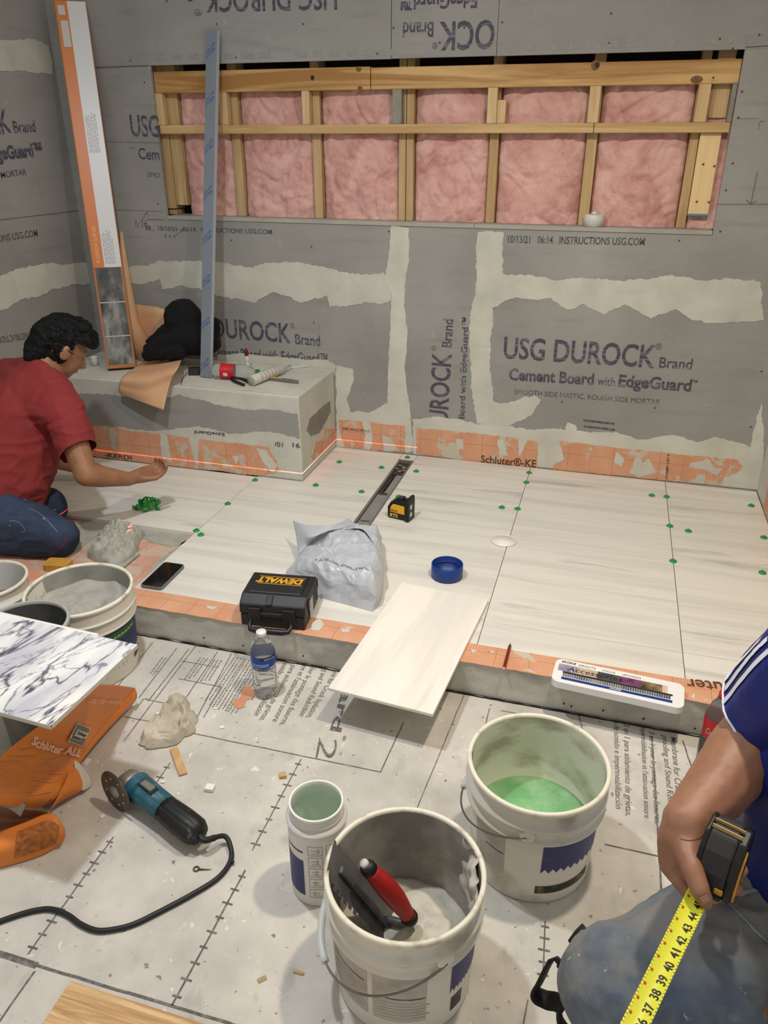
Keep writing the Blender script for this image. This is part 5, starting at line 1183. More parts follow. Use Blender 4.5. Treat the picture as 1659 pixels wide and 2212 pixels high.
# ================================================================== MORTAR HEAP ON THE EXPOSED MEMBRANE
MZ = .0993
out = [(188, 1200), (205, 1170), (222, 1150), (245, 1138), (268, 1134), (292, 1142), (312, 1150), (300, 1170), (298, 1190), (275, 1212), (245, 1222), (215, 1214)]
pol = [onz(*p, MZ+.01) for p in out]; pc = sum(pol, V())/len(pol)
def heap(u, v, pol=pol, pc=pc, H=.058, f=38, base=MZ, sd=2):
    r = cr(pol+[pol[0]], u); p = pc.lerp(r, v); w = math.sqrt(max(0, 1-v**2.4))
    k = ridge(p, f*.8, sd)*.022+ridge(p, f*2.0, sd+5)*.010+.006*noise.noise(p*120)
    return V((p.x+.006*noise.noise(p*60), p.y+.006*noise.noise(p*60+V((7, 7, 7))), base+max(0.0005, H*w*(.75+.5*noise.noise(p*12))+k*w)))
hp_ = MB().grid(heap, 90, 36); o = hp_.build('mortar_heap', mat('heap_mortar', (.66, .655, .61), .7, var=.2, vscale=25, bmp=.4, bscale=90)); tag(o, 'lumpy heap of grey mortar on the exposed orange membrane', 'mortar')
fa, fb = onz(258, 1212, .125), onz(292, 1188, .118); dv = (fb-fa); dv.z = 0; Lq = dv.length; dv.normalize()
e = MB().box(-.01, Lq, -.02, .02, .102, .110, frame(V((fa.x, fa.y, 0)), dv, V((-dv.y, dv.x, 0)))).build('margin_trowel', MATS['heap_mortar'], None, .002, 1); tag(e, 'flat mortar covered trowel blade sticking out of the grey heap', 'trowel')
q = MB()
for px, sd in ((((262, 1122), (330, 1138), (410, 1162), (404, 1172), (370, 1182), (320, 1170), (285, 1150)), 1), (((150, 1140), (190, 1125), (262, 1122), (275, 1140), (220, 1150), (175, 1185), (150, 1200)), 2), (((300, 1262), (340, 1215), (400, 1168), (408, 1172), (350, 1225), (318, 1262)), 3)):
    q.prism(fract([V((onz(*p, MZ).x, onz(*p, MZ).y)) for p in px], .008, .01, sd), MZ, MZ+.0022)
q.build('mortar_smear', MATS['heap_mortar'], sf)
sp = onz(128, 1226, .115); o = MB().prism(rrect(.045, .03, .012), .0995, .125, Matrix.Translation((sp.x-.02, sp.y+.02, 0)) @ Matrix.Rotation(.2, 4, 'Z')).build('sponge', mat('sponge_yellow', (.78, .58, .22), .9, var=.2, vscale=60, bmp=.4), None, .006, 2)
tag(o, 'yellow sponge lying behind the left mortar bucket by the knees', 'sponge')

# ================================================================== ANGLE GRINDER
dc = onz(249, 1710, .057); nd = V((-.357, -.928, .06)).normalized(); axd = V((.97, -.215, 0)); axd = (axd-nd*axd.dot(nd)).normalized(); 
gr = empty('angle_grinder', dc, 0, 'teal and black angle grinder with a black cord lying on the floor', 'angle grinder')
Md = frame(dc, axd, nd.cross(axd)); Md.translation = dc
zz = V(Md.col[2][:3])
if zz.dot(nd) < 0: Md = Matrix((axd, nd.cross(axd) , nd)).transposed().to_4x4(); Md.translation = dc
rd = .0555
DISC = mat('brown_disc', (.36, .31, .27), .55, col2=(.29, .25, .22), vscale=40)
MB().lathe([(.0001, .0012), (rd, .0012), (rd, -.0012), (.0001, -.0012)], 56, Md).build('cutting_disc', DISC, gr)
SIL = mat('cast_silver', (.62, .61, .60), .4, metal=.5, var=.15, vscale=40)
MB().lathe([(.0001, .007), (.008, .007), (.009, .005), (.015, .004), (.0165, .002), (.0165, .0012)], 32, Md).build('flange_nut', SIL, gr)
for k in range(8):
    a = k*PI/4+.3; MB().lathe([(.0001, .0016), (.003, .0016), (.003, .001)], 12, Md @ Matrix.Translation((.036*math.cos(a), .036*math.sin(a), 0))).build('disc_hole', mat('pale_hole', (.74, .72, .67), .6), gr)
hd0 = dc - nd*.044
Mh = frame(hd0, axd, nd.cross(axd)) if True else None
q = MB().lathe([(.012, .040), (.014, .030), (.022, .024), (.027, .015), (.028, -.012), (.022, -.022), (.0001, -.026)], 28, Matrix((axd, nd.cross(axd), nd)).transposed().to_4x4().copy() if False else (lambda: (lambda M: (setattr(M, 'translation', hd0), M)[1])(Matrix((axd, nd.cross(axd), nd)).transposed().to_4x4()))())
q.build('gear_head', SIL, gr)
body = hd0 + axd*.02
tail = body + axd*.240; tail.z = max(.040, tail.z-.012)
ad2 = (tail-body).normalized(); bp = lambda t: body+ad2*(tail-body).length*t
def rib_tube(ts, rs, name, mt, ribs):
    mb = MB(); seg = 60; vs = []
    bz = ad2.cross(V((0, 0, 1))).normalized(); bw = bz.cross(ad2)
    for t, r in zip(ts, rs):
        for k in range(seg):
            a = 2*PI*k/seg; rr = r*(1-(.045 if ribs and (k % 5) in (0,) else 0)); vs.append(bp(t)+bz*(rr*1.0*math.cos(a))+bw*(rr*.92*math.sin(a)))
    n = len(ts); fs = [(i*seg+k, i*seg+(k+1) % seg, (i+1)*seg+(k+1) % seg, (i+1)*seg+k) for i in range(n-1) for k in range(seg)] + [tuple(range(seg)), tuple((n-1)*seg+k for k in range(seg))]
    mb.add(vs, fs, True); return mb.build(name, mt, gr)
TEAL = mat('grinder_teal', (.13, .33, .39), .45, col2=(.28, .40, .43), vscale=35, lo=.32, hi=.45)
GBK = mat('grinder_black', (.085, .085, .088), .5, col2=(.30, .29, .28), vscale=45, lo=.30, hi=.40)
rib_tube([-.02, .0, .03, .10, .15], [.029, .037, .038, .035, .034], 'collar', TEAL, False)
rib_tube([.10, .18, .30, .48], [.0365, .035, .0335, .0325], 'motor_housing', TEAL, True)
rib_tube([.48, .55, .75, .92, .99, 1.0], [.0315, .033, .035, .034, .026, .012], 'rear_grip', GBK, True)
Msw = frame(bp(.20)+V((0, 0, .033)), ad2, V((0, 0, 1)).cross(ad2)); MB().box(-.012, .028, -.009, .009, -.004, .006, Msw).build('switch', mat('switch_grey', (.45, .43, .40), .6, var=.2, vscale=50), gr, .003, 2)
MB().box(-.018, .034, -.012, .012, -.006, .001, Msw).build('switch_recess', GBK, gr, .002, 1)
MB().tube([hd0+V((0, .0, -.02))+axd*.01, hd0+axd*.05+V((0, 0, -.032))], [.014, .012], 12).build('guard_clamp', GBK, gr)
cp = [onz(*p, .006) for p in ((455, 1787), (480, 1797), (499, 1835), (497, 1862), (470, 1897), (415, 1932), (340, 1972), (290, 1996), (250, 2007), (210, 2010), (175, 1997), (145, 1976), (110, 1964), (75, 1967), (35, 1978), (-20, 1998), (-120, 2040))]
cp = [tail-ad2*.004, tail+ad2*.016+V((0, 0, -.004))]+[onz(484, 1806, .024)]+cp[2:]
cp[3].z = .011
cord = MB().tube([cr(cp, i/150) for i in range(151)], [.0075]*14+[.0058]*137, 12).build('power_cord', mat('cord_black', (.10, .10, .105), .5), gr)
MB().sphere(cr(cp, 4/17)+V((.006, 0, .002)), .005, 10, 8).build('cord_knot', BLK, cord)

# ================================================================== FLOOR ODDMENTS
out = [(298, 1606), (312, 1580), (332, 1556), (345, 1540), (352, 1522), (368, 1508), (385, 1500), (403, 1508), (408, 1530), (426, 1546), (424, 1562), (420, 1580), (390, 1600), (360, 1614), (325, 1616)]
pol2 = [onz(*p, .003) for p in out]; pc2 = onz(368, 1572, .02); pc2.z = 0
def ragf(u, v):
    r = cr(pol2+[pol2[0]], u); p = pc2.lerp(r, v); w = (1-v**2)
    g_ = min(1, (1-v)*5); q_ = p + V((noise.noise(p*22), noise.noise(p*22+V((4, 4, 4))), 0))*.03
    z = .006*w + .017*max(0, ridge(V((q_.x+q_.y*.6, q_.y*.5, 0)), 24, 4)+.15)*g_ + .012*max(0, ridge(V((q_.y-q_.x*.5, q_.x*.6, 3)), 38, 4))*g_ + .004*ridge(q_, 90, 1)*g_
    return V((p.x+.010*noise.noise(p*40)*v, p.y+.010*noise.noise(p*40+V((8, 8, 8)))*v, .0018+max(0, z)))
o = MB().grid(ragf, 80, 40).build('rag', mat('dirty_cloth', (.78, .74, .67), .95, col2=(.65, .62, .55), vscale=14, bmp=.5, bscale=250), None, solid=.002); tag(o, 'crumpled dirty beige rag on the floor membrane behind the grinder', 'rag')
a_, b_ = onz(375, 1617, .004), onz(396, 1673, .004); dv = (b_-a_).normalized(); q = MB().box(0, (b_-a_).length, -.0105, .0105, 0, .007, frame(V((a_.x, a_.y, .0008)), dv, V((-dv.y, dv.x, 0))))
tag(q.build('wood_shim', wood('shim_wood', (.82, .67, .47), (.74, .58, .38), 1), None, .001, 1), 'narrow wooden shim lying between the rag and the grinder', 'shim')
g0 = onz(152, 2119, .018); BRD = wood('board_grain', (.86, .72, .53), (.68, .52, .33), 0, 2.6, (.38, .60))
o = MB().box(g0.x, g0.x+.62, .30, g0.y, .001, .018).build('wood_board', BRD, None, .001, 1); tag(o, 'pale wooden board lying on the floor at the bottom left corner', 'board')
def chip(px, size, mt, name, label, cat, h=.008, rz=0., group=None):
    p = onz(*px, 0); o = MB().box(-size[0]/2, size[0]/2, -size[1]/2, size[1]/2, .0006, h, Matrix.Translation((p.x, p.y, 0)) @ Matrix.Rotation(rz, 4, 'Z')).build(name, mt, None, .0008, 1); tag(o, label, cat, group)
WM = mat('white_chip', (.90, .89, .86), .5)
WC = mat('wood_chip', (.76, .62, .42), .8)
chip((454, 1706), (.022, .020), WM, 'tile_chip', 'white cube of tile offcut lying right of the grinder', 'tile chip', .012, .1)
chip((480, 1572), (.014, .010), WM, 'tile_chip', 'small white tile chip right of the rag', 'tile chip', .004, .5)
chip((466, 1531), (.009, .009), WM, 'tile_chip', 'tiny white tile chip left of the orange scrap', 'tile chip', .004, .3)
chip((343, 1541), (.016, .008), WM, 'tile_chip', 'thin white tile chip behind the rag', 'tile chip', .003, .9)
chip((352, 1690), (.012, .008), WM, 'tile_chip', 'small white tile chip beside the grinder switch', 'tile chip', .004, .2)
chip((611, 1678), (.018, .016), WC, 'wood_chip', 'small block of wood behind the white jar', 'wood chip', .010, .5)
chip((645, 2102), (.022, .006), WC, 'wood_chip', 'thin wood splinter left of the nearest bucket', 'wood chip', .004, .0)
chip((566, 2116), (.018, .010), mat('wood_chip_dull', (.66, .58, .45), .9), 'wood_chip', 'dull flat wood flake in front of the blue label jar shadow', 'wood chip', .002, .8)
chip((222, 1765), (.012, .009), WM, 'tile_chip', 'white tile chip left below the cutting disc', 'tile chip', .005, .9)
p = onz(424, 1877, .002); e = empty('split_pin', p, 0, 'small metal eye pin on the floor inside the curve of the cord', 'pin')
PIN = mat('pin_metal', (.36, .33, .28), .5, metal=.5)
MB().tube([p+V((.006*math.cos(a), .006*math.sin(a), .001)) for a in np.linspace(0, 2*PI, 19)], .0017, 6).build('pin_eye', PIN, e); MB().tube([p+V((.006, 0, .001)), p+V((.034, .008, .0005))], [.0022, .0006], 6).build('pin_shank', PIN, e)
# orange scrap and water bottle
pl_ = [(516, 1532), (500, 1520), (520, 1505), (524, 1484), (538, 1480), (552, 1498), (544, 1510), (530, 1514), (528, 1528)]
q = MB().prism([(onz(*p, 0).x, onz(*p, 0).y) for p in pl_], .0008, .0018); o = q.build('membrane_scrap', mat('scrap_orange', (.80, .56, .42), .7, var=.1, vscale=40)); tag(o, 'torn scrap of orange membrane at the foot of the water bottle', 'scrap')
c = onz(575, 1497, 0); c.z = .0022
e, S_ = bottle('clear water bottle with a blue label standing before the curb', Matrix.Translation(c), .222, .036, mat('cap_clear_white', (.86, .87, .87), .3), mat('water_label_blue', (.10, .25, .60), .35), (.115, .152), waist=True)
q = MB(); a_ = math.atan2(-c.y, -c.x)
for (u0, u1, z0, z1, mt, nm) in ((a_-.3, a_+1.2, .142, .1505, mat('label_navy', (.10, .11, .22), .4), 'label_band'), (a_-1.2, a_+.4, .119, .130, mat('label_light_blue', (.35, .55, .80), .4), 'label_wave')):
    MB().grid((lambda u0, u1, z0, z1: lambda u, v: S_(u0+(u1-u0)*u, z0+(z1-z0)*v))(u0, u1, z0, z1), 12, 1).build(nm, mt, e)
q = MB(); text(q, 'KIRKLAND', lambda a, z: S_(a_+.05+a/.037, .1435+z, .0022), .034, .0052, .01); q.build('printed_lettering', MATS['label_white'], e)
# cola bottle behind the arm
c = onz(1572, 1497, .225); c = V((c.x-.005, c.y, .001))
CAPR = mat('red_cap', (.80, .12, .12), .4)
e, S_ = bottle('half full cola bottle with red cap standing behind the forearm', Matrix.Translation(c), .225, .036, CAPR, RED, (.085, .148))
MB().lathe([(.0001, .008), (.028, .006), (.0335, .02), (.034, .062), (.0001, .062)], 36, Matrix.Translation(c)).build('cola', mat('cola_brown', (.03, .02, .018), .1), e)
a_ = math.atan2(-c.y, -c.x)-.35; q = MB(); text(q, 'Coca-Cola', lambda a, z: S_(a_-.42+a/.036, .104+z, .0018), .055, .020, .0, .25); q.build('printed_lettering', MATS['label_white'], e)
# teal jug
c = onz(1640, 1715, .0); c = V((c.x+.03, c.y, .001))
e = empty('teal_container', c, 0, 'translucent teal plastic container behind the man in the blue shirt', 'container')
TEALP = mat('teal_plastic', (.25, .55, .58), .35)
MB().prism(rrect(.055, .09, .015), 0, .10, Matrix.Translation(c) @ Matrix.Rotation(.15, 4, 'Z')).build('container_body', TEALP, e, .006, 2)
MB().tube([c+V((-.050, -.092, .05)), c+V((-.034, -.100, .05)), c+V((-.014, -.096, .05))], .010, 12).build('spout', mat('teal_dark', (.12, .38, .42), .4), e)

# ================================================================== ORANGE SACK
SK = mat('sack_orange', (.86, .50, .20), .42, var=.12, vscale=6)
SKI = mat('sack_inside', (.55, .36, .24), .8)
zA = [(205, 1478, .27), (248, 1480, .17), (291, 1486, .06)]
r1 = [(95, 1560, .26), (160, 1572, .15), (222, 1570, .05)]
r2 = [(0, 1635, .22), (85, 1648, .14), (168, 1643, .05)]
r3 = [(-60, 1700, .20), (45, 1715, .13), (124, 1712, .06)]
r4 = [(-60, 1728, .16), (30, 1742, .10), (82, 1745, .05)]
rows_ = [[onz(*p) for p in r] for r in (zA, r1, r2, r3, r4)]
for r in rows_:
    for i, p in enumerate(r): pass
sk = empty('mortar_sack', onz(60, 1720, 0), 0, 'crumpled orange paper sack of tile mortar under the veined marble slab', 'sack')
def skf(u, v):
    p = cr([cr(r, v) for r in rows_], u); return p + V((0, 0, .006*ridge(p, 12, 3)*math.sin(PI*v)*math.sin(PI*min(1, u+.05))))
MB().grid(skf, 50, 30).build('front_panel', SK, sk, solid=.0015)
def skedge(u, v): # folds from the right edge of the panel down to the floor
    p = skf(u, 1.0); f = V((p.x-.012-.05*u, p.y-.012+.03*u, .003)); return p.lerp(f, v)+V((.012*math.sin(PI*v), 0, 0))
MB().grid(lambda u, v: skedge(u*.82, v), 30, 8).build('side_panel', SK, sk, solid=.0015)
q = MB()
def Sk(px, py, z_): pass
def skpx(px, py):  # photo point -> point on the panel (nearest sample)
    best = None
    for i in range(41):
        for j in range(31):
            pt_ = skf(i/40, j/30); d_ = pt_-V((0, 0, CAMZ)); zc_ = d_.dot(FW); X = CX+FPX*d_.dot(RT)/zc_; Y = CY-FPX*d_.dot(UP)/zc_
            e_ = (X-px)**2+(Y-py)**2
            if best is None or e_ < best[0]: best = (e_, i/40, j/30)
    return best[1], best[2]
nsk = (skf(.5, .6)-skf(.45, .5)).cross(skf(.5, .4)-skf(.55, .5)).normalized()
def skn(u, v):
    a_ = skf(min(1, u+.02), v)-skf(max(0, u-.02), v); b_ = skf(u, min(1, v+.02))-skf(u, max(0, v-.02)); n = a_.cross(b_).normalized()
    return n if n.dot(V((0, 0, CAMZ))-skf(u, v)) > 0 else -n
def sktext(mb, s, p0, p1, hpx, lift=.007, **k):
    u0, v0 = skpx(*p0); u1, v1 = skpx(*p1); a_, b_ = skf(u0, v0), skf(u1, v1); d_ = b_-a_; n = (skn(u0, v0)+skn(u1, v1)).normalized(); up_ = n.cross(d_).normalized()
    def fn(x, y):
        t = x/d_.length; return skf(u0+(u1-u0)*t, v0+(v1-v0)*t) + up_*y + skn(u0+(u1-u0)*t, v0+(v1-v0)*t)*lift
    text(mb, s, fn, d_.length, hpx*(a_-V((0, 0, CAMZ))).dot(FW)/FPX, **k)
sktext(q, 'Schluter ALL', (64, 1600), (166, 1634), 18, bold=.03)
sktext(q, 'Schluter ALL-SET', (262, 1517), (190, 1510), 9, bold=.0)
q.build('printed_lettering', mat('sack_pale_print', (.90, .74, .62), .5), sk)
q = MB()
for i in range(7):
    for j in range(2):
        pts_ = [skf(.42+.055*i+.012*math.sin(t*5+i), .10+.42*j+.36*t*(.9 if (i+j) % 3 else .5)) for t in np.linspace(0, 1, 20)]
        nn_ = [skn(.42+.055*i, .10+.42*j+.36*t) for t in np.linspace(0, 1, 20)]
        q.tube([p_+n_*.003 for p_, n_ in zip(pts_, nn_)], .0011, 5)
q.build('print_line', mat('sack_print_line', (.84, .60, .42), .5), sk)
u0, v0 = skpx(168, 1585); c = skf(u0, v0); n = skn(u0, v0); ex = (skf(*skpx(188, 1592))-skf(*skpx(148, 1578))); ex = (ex-n*ex.dot(n)).normalized(); Mx = frame(c+n*.006, ex, n.cross(ex)) @ Matrix.Diagonal((1.5, 1.35, 1, 1))
MB().box(-.028, .026, -.018, .018, 0, .0008, Mx).build('emblem_border', mat('emblem_white', (.84, .80, .72), .5), sk); MB().box(-.026, .024, .008, .0165, .0007, .0014, Mx).build('emblem_grey', mat('emblem_grey_', (.45, .43, .38), .5), sk)
MB().box(-.026, -.016, -.004, .008, .0007, .0014, Mx).build('emblem_grey', MATS['emblem_grey_'], sk); MB().box(-.026, .012, -.0165, -.011, .0007, .0014, Mx).build('emblem_grey', MATS['emblem_grey_'], sk); MB().box(.013, .024, -.0165, -.003, .0007, .0014, Mx).build('emblem_grey', MATS['emblem_grey_'], sk)
q = MB(); text(q, 'Schluter', lambda a, b__: Mx @ V((-.012+a, -.0005+b__, .0016)), .034, .0068, .03); text(q, 'Systems', lambda a, b__: Mx @ V((-.024+a, -.0095+b__, .0016)), .034, .0068, .03); q.build('printed_lettering', mat('emblem_black', (.13, .11, .08), .5), sk)
# lower lip of the sack with its open mouth
lip = [[onz(-40, 1812, .06), onz(50, 1778, .075), onz(112, 1757, .08), onz(140, 1790, .06)], [onz(-40, 1850, .05), onz(45, 1820, .06), onz(105, 1800, .06), onz(141, 1806, .04)], [onz(-40, 1885, .004), onz(40, 1864, .004), onz(95, 1845, .004), onz(134, 1822, .004)]]
lipS = sheet(lip, 16, 30).build('lower_lip', SK, sk, solid=.0015)
MB().grid(lambda u, v: cr([cr(r, .30+.55*v) for r in lip], .22+.62*u)+V((0, -.003, .0035)), 8, 14).build('print_block', mat('sack_dark_print', (.52, .28, .10), .6, col2=(.70, .42, .18), vscale=90), sk)
inn = [[onz(-60, 1690, .10), onz(30, 1742, .09), onz(80, 1750, .05)], [onz(-60, 1760, .015), onz(30, 1770, .012), onz(112, 1760, .01)], [onz(-50, 1815, .02), onz(50, 1788, .02), onz(125, 1790, .012)]]
sheet(inn, 10, 10).build('inside_lining', SKI, sk, solid=.001)
uf = [[onz(155, 1655, .09), onz(168, 1665, .06), onz(178, 1690, .03)], [onz(135, 1700, .06), onz(155, 1705, .045), onz(176, 1706, .02)], [onz(108, 1752, .03), onz(125, 1735, .02), onz(165, 1715, .006)]]
sheet(uf, 12, 12).build('under_flap', SK, sk, solid=.001)
wf = [[onz(160, 1640, .06), onz(175, 1652, .045), onz(192, 1675, .02)], [onz(162, 1668, .05), onz(178, 1680, .035), onz(198, 1690, .01)], [onz(172, 1700, .03), onz(180, 1708, .015), onz(195, 1700, .003)]]
sheet(wf, 10, 10).build('white_liner', mat('paper_white', (.76, .73, .68), .8), sk, solid=.001)
wl2 = [[onz(-30, 1700, .16), onz(20, 1705, .13), onz(55, 1740, .10)], [onz(-30, 1740, .13), onz(15, 1745, .10), onz(45, 1765, .07)]]
sheet(wl2, 8, 8).build('white_liner', mat('sack_liner_grey', (.60, .58, .52), .8), sk, solid=.001)
# ================================================================== PEOPLE
from mathutils.bvhtree import BVHTree
def bvh(me): return BVHTree.FromPolygons([v.co for v in me.vertices], [tuple(p.vertices) for p in me.polygons])
def hit(b, px, py):
    h = b.ray_cast(V((0, 0, CAMZ)), ray(px, py).normalized()); return (h[0], h[1]) if h[0] else (None, None)
def ribbon(b, path, w, lift=.0015, n=24):
    """thin strip of width w lying on a surface along a traced path"""
    pts = []
    for i in range(n+1):
        p = cr([V((a[0], a[1], 0)) for a in path], i/n); h = hit(b, p.x, p.y)
        if h[0] is not None: pts.append(h)
    mb = MB()
    for i in range(len(pts)-1):
        (p, n0), (q_, n1) = pts[i], pts[i+1]; d = (q_-p)
        if d.length > .06: continue
        d0 = (pts[min(i+1, len(pts)-1)][0]-pts[max(i-1, 0)][0]).normalized(); d1 = (pts[min(i+2, len(pts)-1)][0]-pts[i][0]).normalized()
        s0 = d0.cross(n0).normalized()*w/2; s1 = d1.cross(n1).normalized()*w/2
        mb.add([p+s0+n0*lift, p-s0+n0*lift, q_-s1+n1*lift, q_+s1+n1*lift], [(0, 1, 2, 3)], True)
    return mb
def skinmat(name, c1, c2):
    m, nt, b = newmat(name); vec = coords(nt)
    nt.links.new(ramp(nt, nz(nt, vec, 18, 5), [(.35, lin(c2)), (.65, lin(c1))]), b.inputs['Base Color'])
    b.inputs['Roughness'].default_value = .5; b.inputs['Subsurface Weight'].default_value = .08; b.inputs['Subsurface Radius'].default_value = (.01, .004, .002)
    bump(nt, b, nz(nt, vec, 260, 3), .08, .001); return m
SK1 = skinmat('tan_skin', (.60, .42, .30), (.54, .37, .26)); SK2 = skinmat('tan_skin_warm', (.60, .43, .33), (.54, .37, .28))
def denim(name, c1, c2, dirt, amt):
    m, nt, b = newmat(name); vec = coords(nt)
    c = ramp(nt, nz(nt, vec, 8, 5, .6), [(.35, lin(c2)), (.65, lin(c1))])
    c = mixc(nt, ramp(nt, nz(nt, vec, 5.5, 5, .65), [(amt, K1), (amt+.16, W1)]), c, lin(dirt))
    c = mixc(nt, ramp(nt, nz(nt, vec, 42, 4, .6), [(.68, K1), (.72, W1)]), c, lin((.70, .70, .67)))
    nt.links.new(c, b.inputs['Base Color']); b.inputs['Roughness'].default_value = .85
    bump(nt, b, nz(nt, vec, 330, 2), .2, .001); return m
A_ = lambda x, y, t: ont(x, y, t)
# ------------------------------------------------------------------ kneeling man in the red shirt
nk = A_(92, 800, 2.93); hc = A_(132, 742, 2.95)
f = V((.50, .66, -.56)).normalized(); u = (V((0, 0, 1))-f*f.z).normalized(); r = f.cross(u)
R3 = Matrix((r, f, u)).transposed()
H = lambda a, b_, c_: hc + r*a + f*b_ + u*c_
RS, EL, WR, HD = A_(140, 893, 2.86), A_(186, 1026, 2.86), A_(276, 1035, 3.0), A_(306, 1027, 3.05)
LS = A_(22, 815, 3.14); HIP = A_(0, 1085, 2.98); CH = A_(48, 905, 2.97)
fd = (HD-WR).normalized(); hs = V((.55, -.75, -.35)).normalized(); hs = (hs-fd*hs.dot(fd)).normalized(); hn = fd.cross(hs)   # hand: along, toward thumb side, back of hand
def hnd(c, fd, hs, hn, curl, k=1.0):
    P = [('h', [(c-fd*.035*k+hs*.012*k, .021*k), (c-fd*.035*k-hs*.012*k, .021*k), (c+fd*.030*k+hs*.026*k, .0135*k), (c+fd*.030*k-hs*.030*k, .0125*k)])]
    for off, ln, rr in ((.028, .90, .0098), (.008, 1.0, .0102), (-.012, .94, .0098), (-.031, .76, .0088)):
        a = c+fd*.038*k+hs*off*k; b1 = a+(fd*math.cos(curl[0])-hn*math.sin(curl[0]))*.036*ln*k; b2 = b1+(fd*math.cos(curl[1])-hn*math.sin(curl[1]))*.026*ln*k; b3 = b2+(fd*math.cos(curl[2])-hn*math.sin(curl[2]))*.018*ln*k
        for p, q_, r0, r1 in ((a, b1, rr, rr*.95), (b1, b2, rr*.95, rr*.88), (b2, b3, rr*.88, rr*.76)): P.append(('c', p, r0*k, q_, r1*k))
    t0 = c-fd*.022*k+hs*.026*k-hn*.006*k; t1 = t0+(fd*.72+hs*.55-hn*.35).normalized()*.040*k; t2 = t1+(fd*.92-hn*.40+hs*.05).normalized()*.032*k
    P += [('c', t0, .014*k, t1, .0115*k), ('c', t1, .0115*k, t2, .0092*k)]
    return P
parts = [('e', hc, (.074, .094, .100), R3), ('e', H(0, .030, -.045), (.058, .070, .078), R3), ('c', H(0, .062, -.096), .024, H(0, .03, -.085), .045), ('c', H(0, .096, -.020), .011, H(0, .108, -.044), .013),
         ('c', H(.038, .078, .006), .014, H(-.038, .078, .006), .014), ('c', H(.018, .088, -.072), .008, H(-.018, .088, -.072), .008), ('e', H(.077, .004, -.020), (.010, .022, .034), R3), ('e', H(-.077, .004, -.020), (.010, .022, .034), R3),
         ('c', H(0, -.022, -.065), .056, nk, .058), ('c', nk, .06, CH, .10), ('c', CH, .13, HIP, .13), ('c', RS, .060, nk, .055), ('c', LS, .060, nk, .055), ('c', RS, .058, EL, .044),
         ('c', EL, .044, EL.lerp(WR, .35), .043), ('c', EL.lerp(WR, .3), .043, WR, .029), ('c', WR, .028, HD-fd*.02, .026)]
LE, LW_, LH = A_(60, 980, 3.32), A_(170, 1010, 3.42), A_(200, 1012, 3.44)
parts += [('c', LS, .055, LE, .042), ('c', LE, .042, LW_, .028), ('c', LW_, .028, LH, .03)]
parts += hnd(HD+fd*.016, fd, hs, hn, (.5, 1.3, 2.0)) + hnd(LH+V((.03, .01, -.01)), V((.9, .2, -.35)).normalized(), V((-.2, .98, 0)).normalized(), V((.35, .07, .93)).normalized(), (.3, .8, 1.2))
RH, RK, RA = A_(2, 1118, 2.90), A_(128, 1165, 2.87), A_(-60, 1205, 2.87)
LHp, LK, LA = A_(-30, 1070, 3.1), A_(110, 1120, 3.13), A_(-80, 1150, 3.13)
for p in (RK, LK): p.z = max(p.z, .168)
RA = V((-2.15, 2.045, .155)); LA = V((-2.27, 2.17, .155))
toe = [RA+V((-.13, .0, -.03)), LA+V((-.11, .02, -.03))]
parts += [('c', HIP, .12, RH, .10), ('c', RH, .085, RK, .055), ('c', RK, .055, RA, .040), ('c', HIP, .12, LHp, .10), ('c', LHp, .085, LK, .055), ('c', LK, .055, LA, .04), ('c', RA, .038, toe[0], .030), ('c', LA, .038, toe[1], .030)]
me = blob_mesh(parts, .0058, 3)
print('person minx', min(v.co.x for v in me.vertices))
p1 = link('person', me, SK1); tag(p1, 'kneeling man in a red t-shirt and dark jeans reaching out over the tiles', 'person')
# ear detail
hair = [('e', H(0, -.006, .010), (.082, .098, .102), R3), ('c', H(0, -.062, -.082), .046, H(0, -.05, 0), .066), ('c', H(.03, .075, .068), .032, H(-.03, .075, .068), .032), ('c', H(.04, .04, .085), .035, H(-.04, .04, .085), .035), ('c', H(.068, .052, .045), .024, H(.05, .085, .055), .024), ('e', H(.074, .028, .012), (.012, .018, .032), R3)]
hm = displace(blob_mesh(hair, .005, 3), lambda p, n: .007*noise.noise(p*42)+.0045*ridge(p, 95, 1))
bm = bmesh.new(); bm.from_mesh(hm)
dl = [v for v in bm.verts if ((v.co-hc).dot(f) > .022 and (v.co-hc).dot(u) < .030 and abs((v.co-hc).dot(r)) < .2) or (v.co-hc).dot(u) < -.125]
bmesh.ops.delete(bm, geom=dl, context='VERTS'); bm.to_mesh(hm); bm.free()
m, nt, b = newmat('black_hair'); nt.links.new(ramp(nt, nz(nt, coords(nt, (1, 1, .35)), 120, 4), [(.4, lin((.018, .018, .02))), (.7, lin((.045, .045, .05)))]), b.inputs['Base Color']); b.inputs['Roughness'].default_value = .65; b.inputs['Specular IOR Level'].default_value = .25; bump(nt, b, nz(nt, coords(nt, (1, 1, .3)), 170, 3), .8, .006)
HAIR = m
hr_ = link('hair', hm, m, p1)
tuft = MB(); rnd = random.Random(12); hb = bvh(hm)
for k in range(620):
    d_ = V((rnd.gauss(0, 1), rnd.gauss(0, 1), rnd.gauss(0, 1))).normalized(); hh = hb.ray_cast(hc+d_*.3, -d_)
    if hh[0] is None: continue
    o_ = hh[0]-hc
    if o_.dot(u) < -.06 and o_.dot(f) > -.02: continue
    t_ = (f*.9 + d_*.25 - u*.15*rnd.random() + r*rnd.uniform(-.5, .5)); t_ = (t_-hh[1]*t_.dot(hh[1])*.75).normalized()
    L_ = rnd.uniform(.012, .024); tuft.tube([hh[0]-hh[1]*.002, hh[0]+t_*L_*.5+hh[1]*.001, hh[0]+t_*L_-hh[1]*.003], [.0024, .0020, .0004], 5)
tuft.build('hair_tuft', HAIR, hr_)
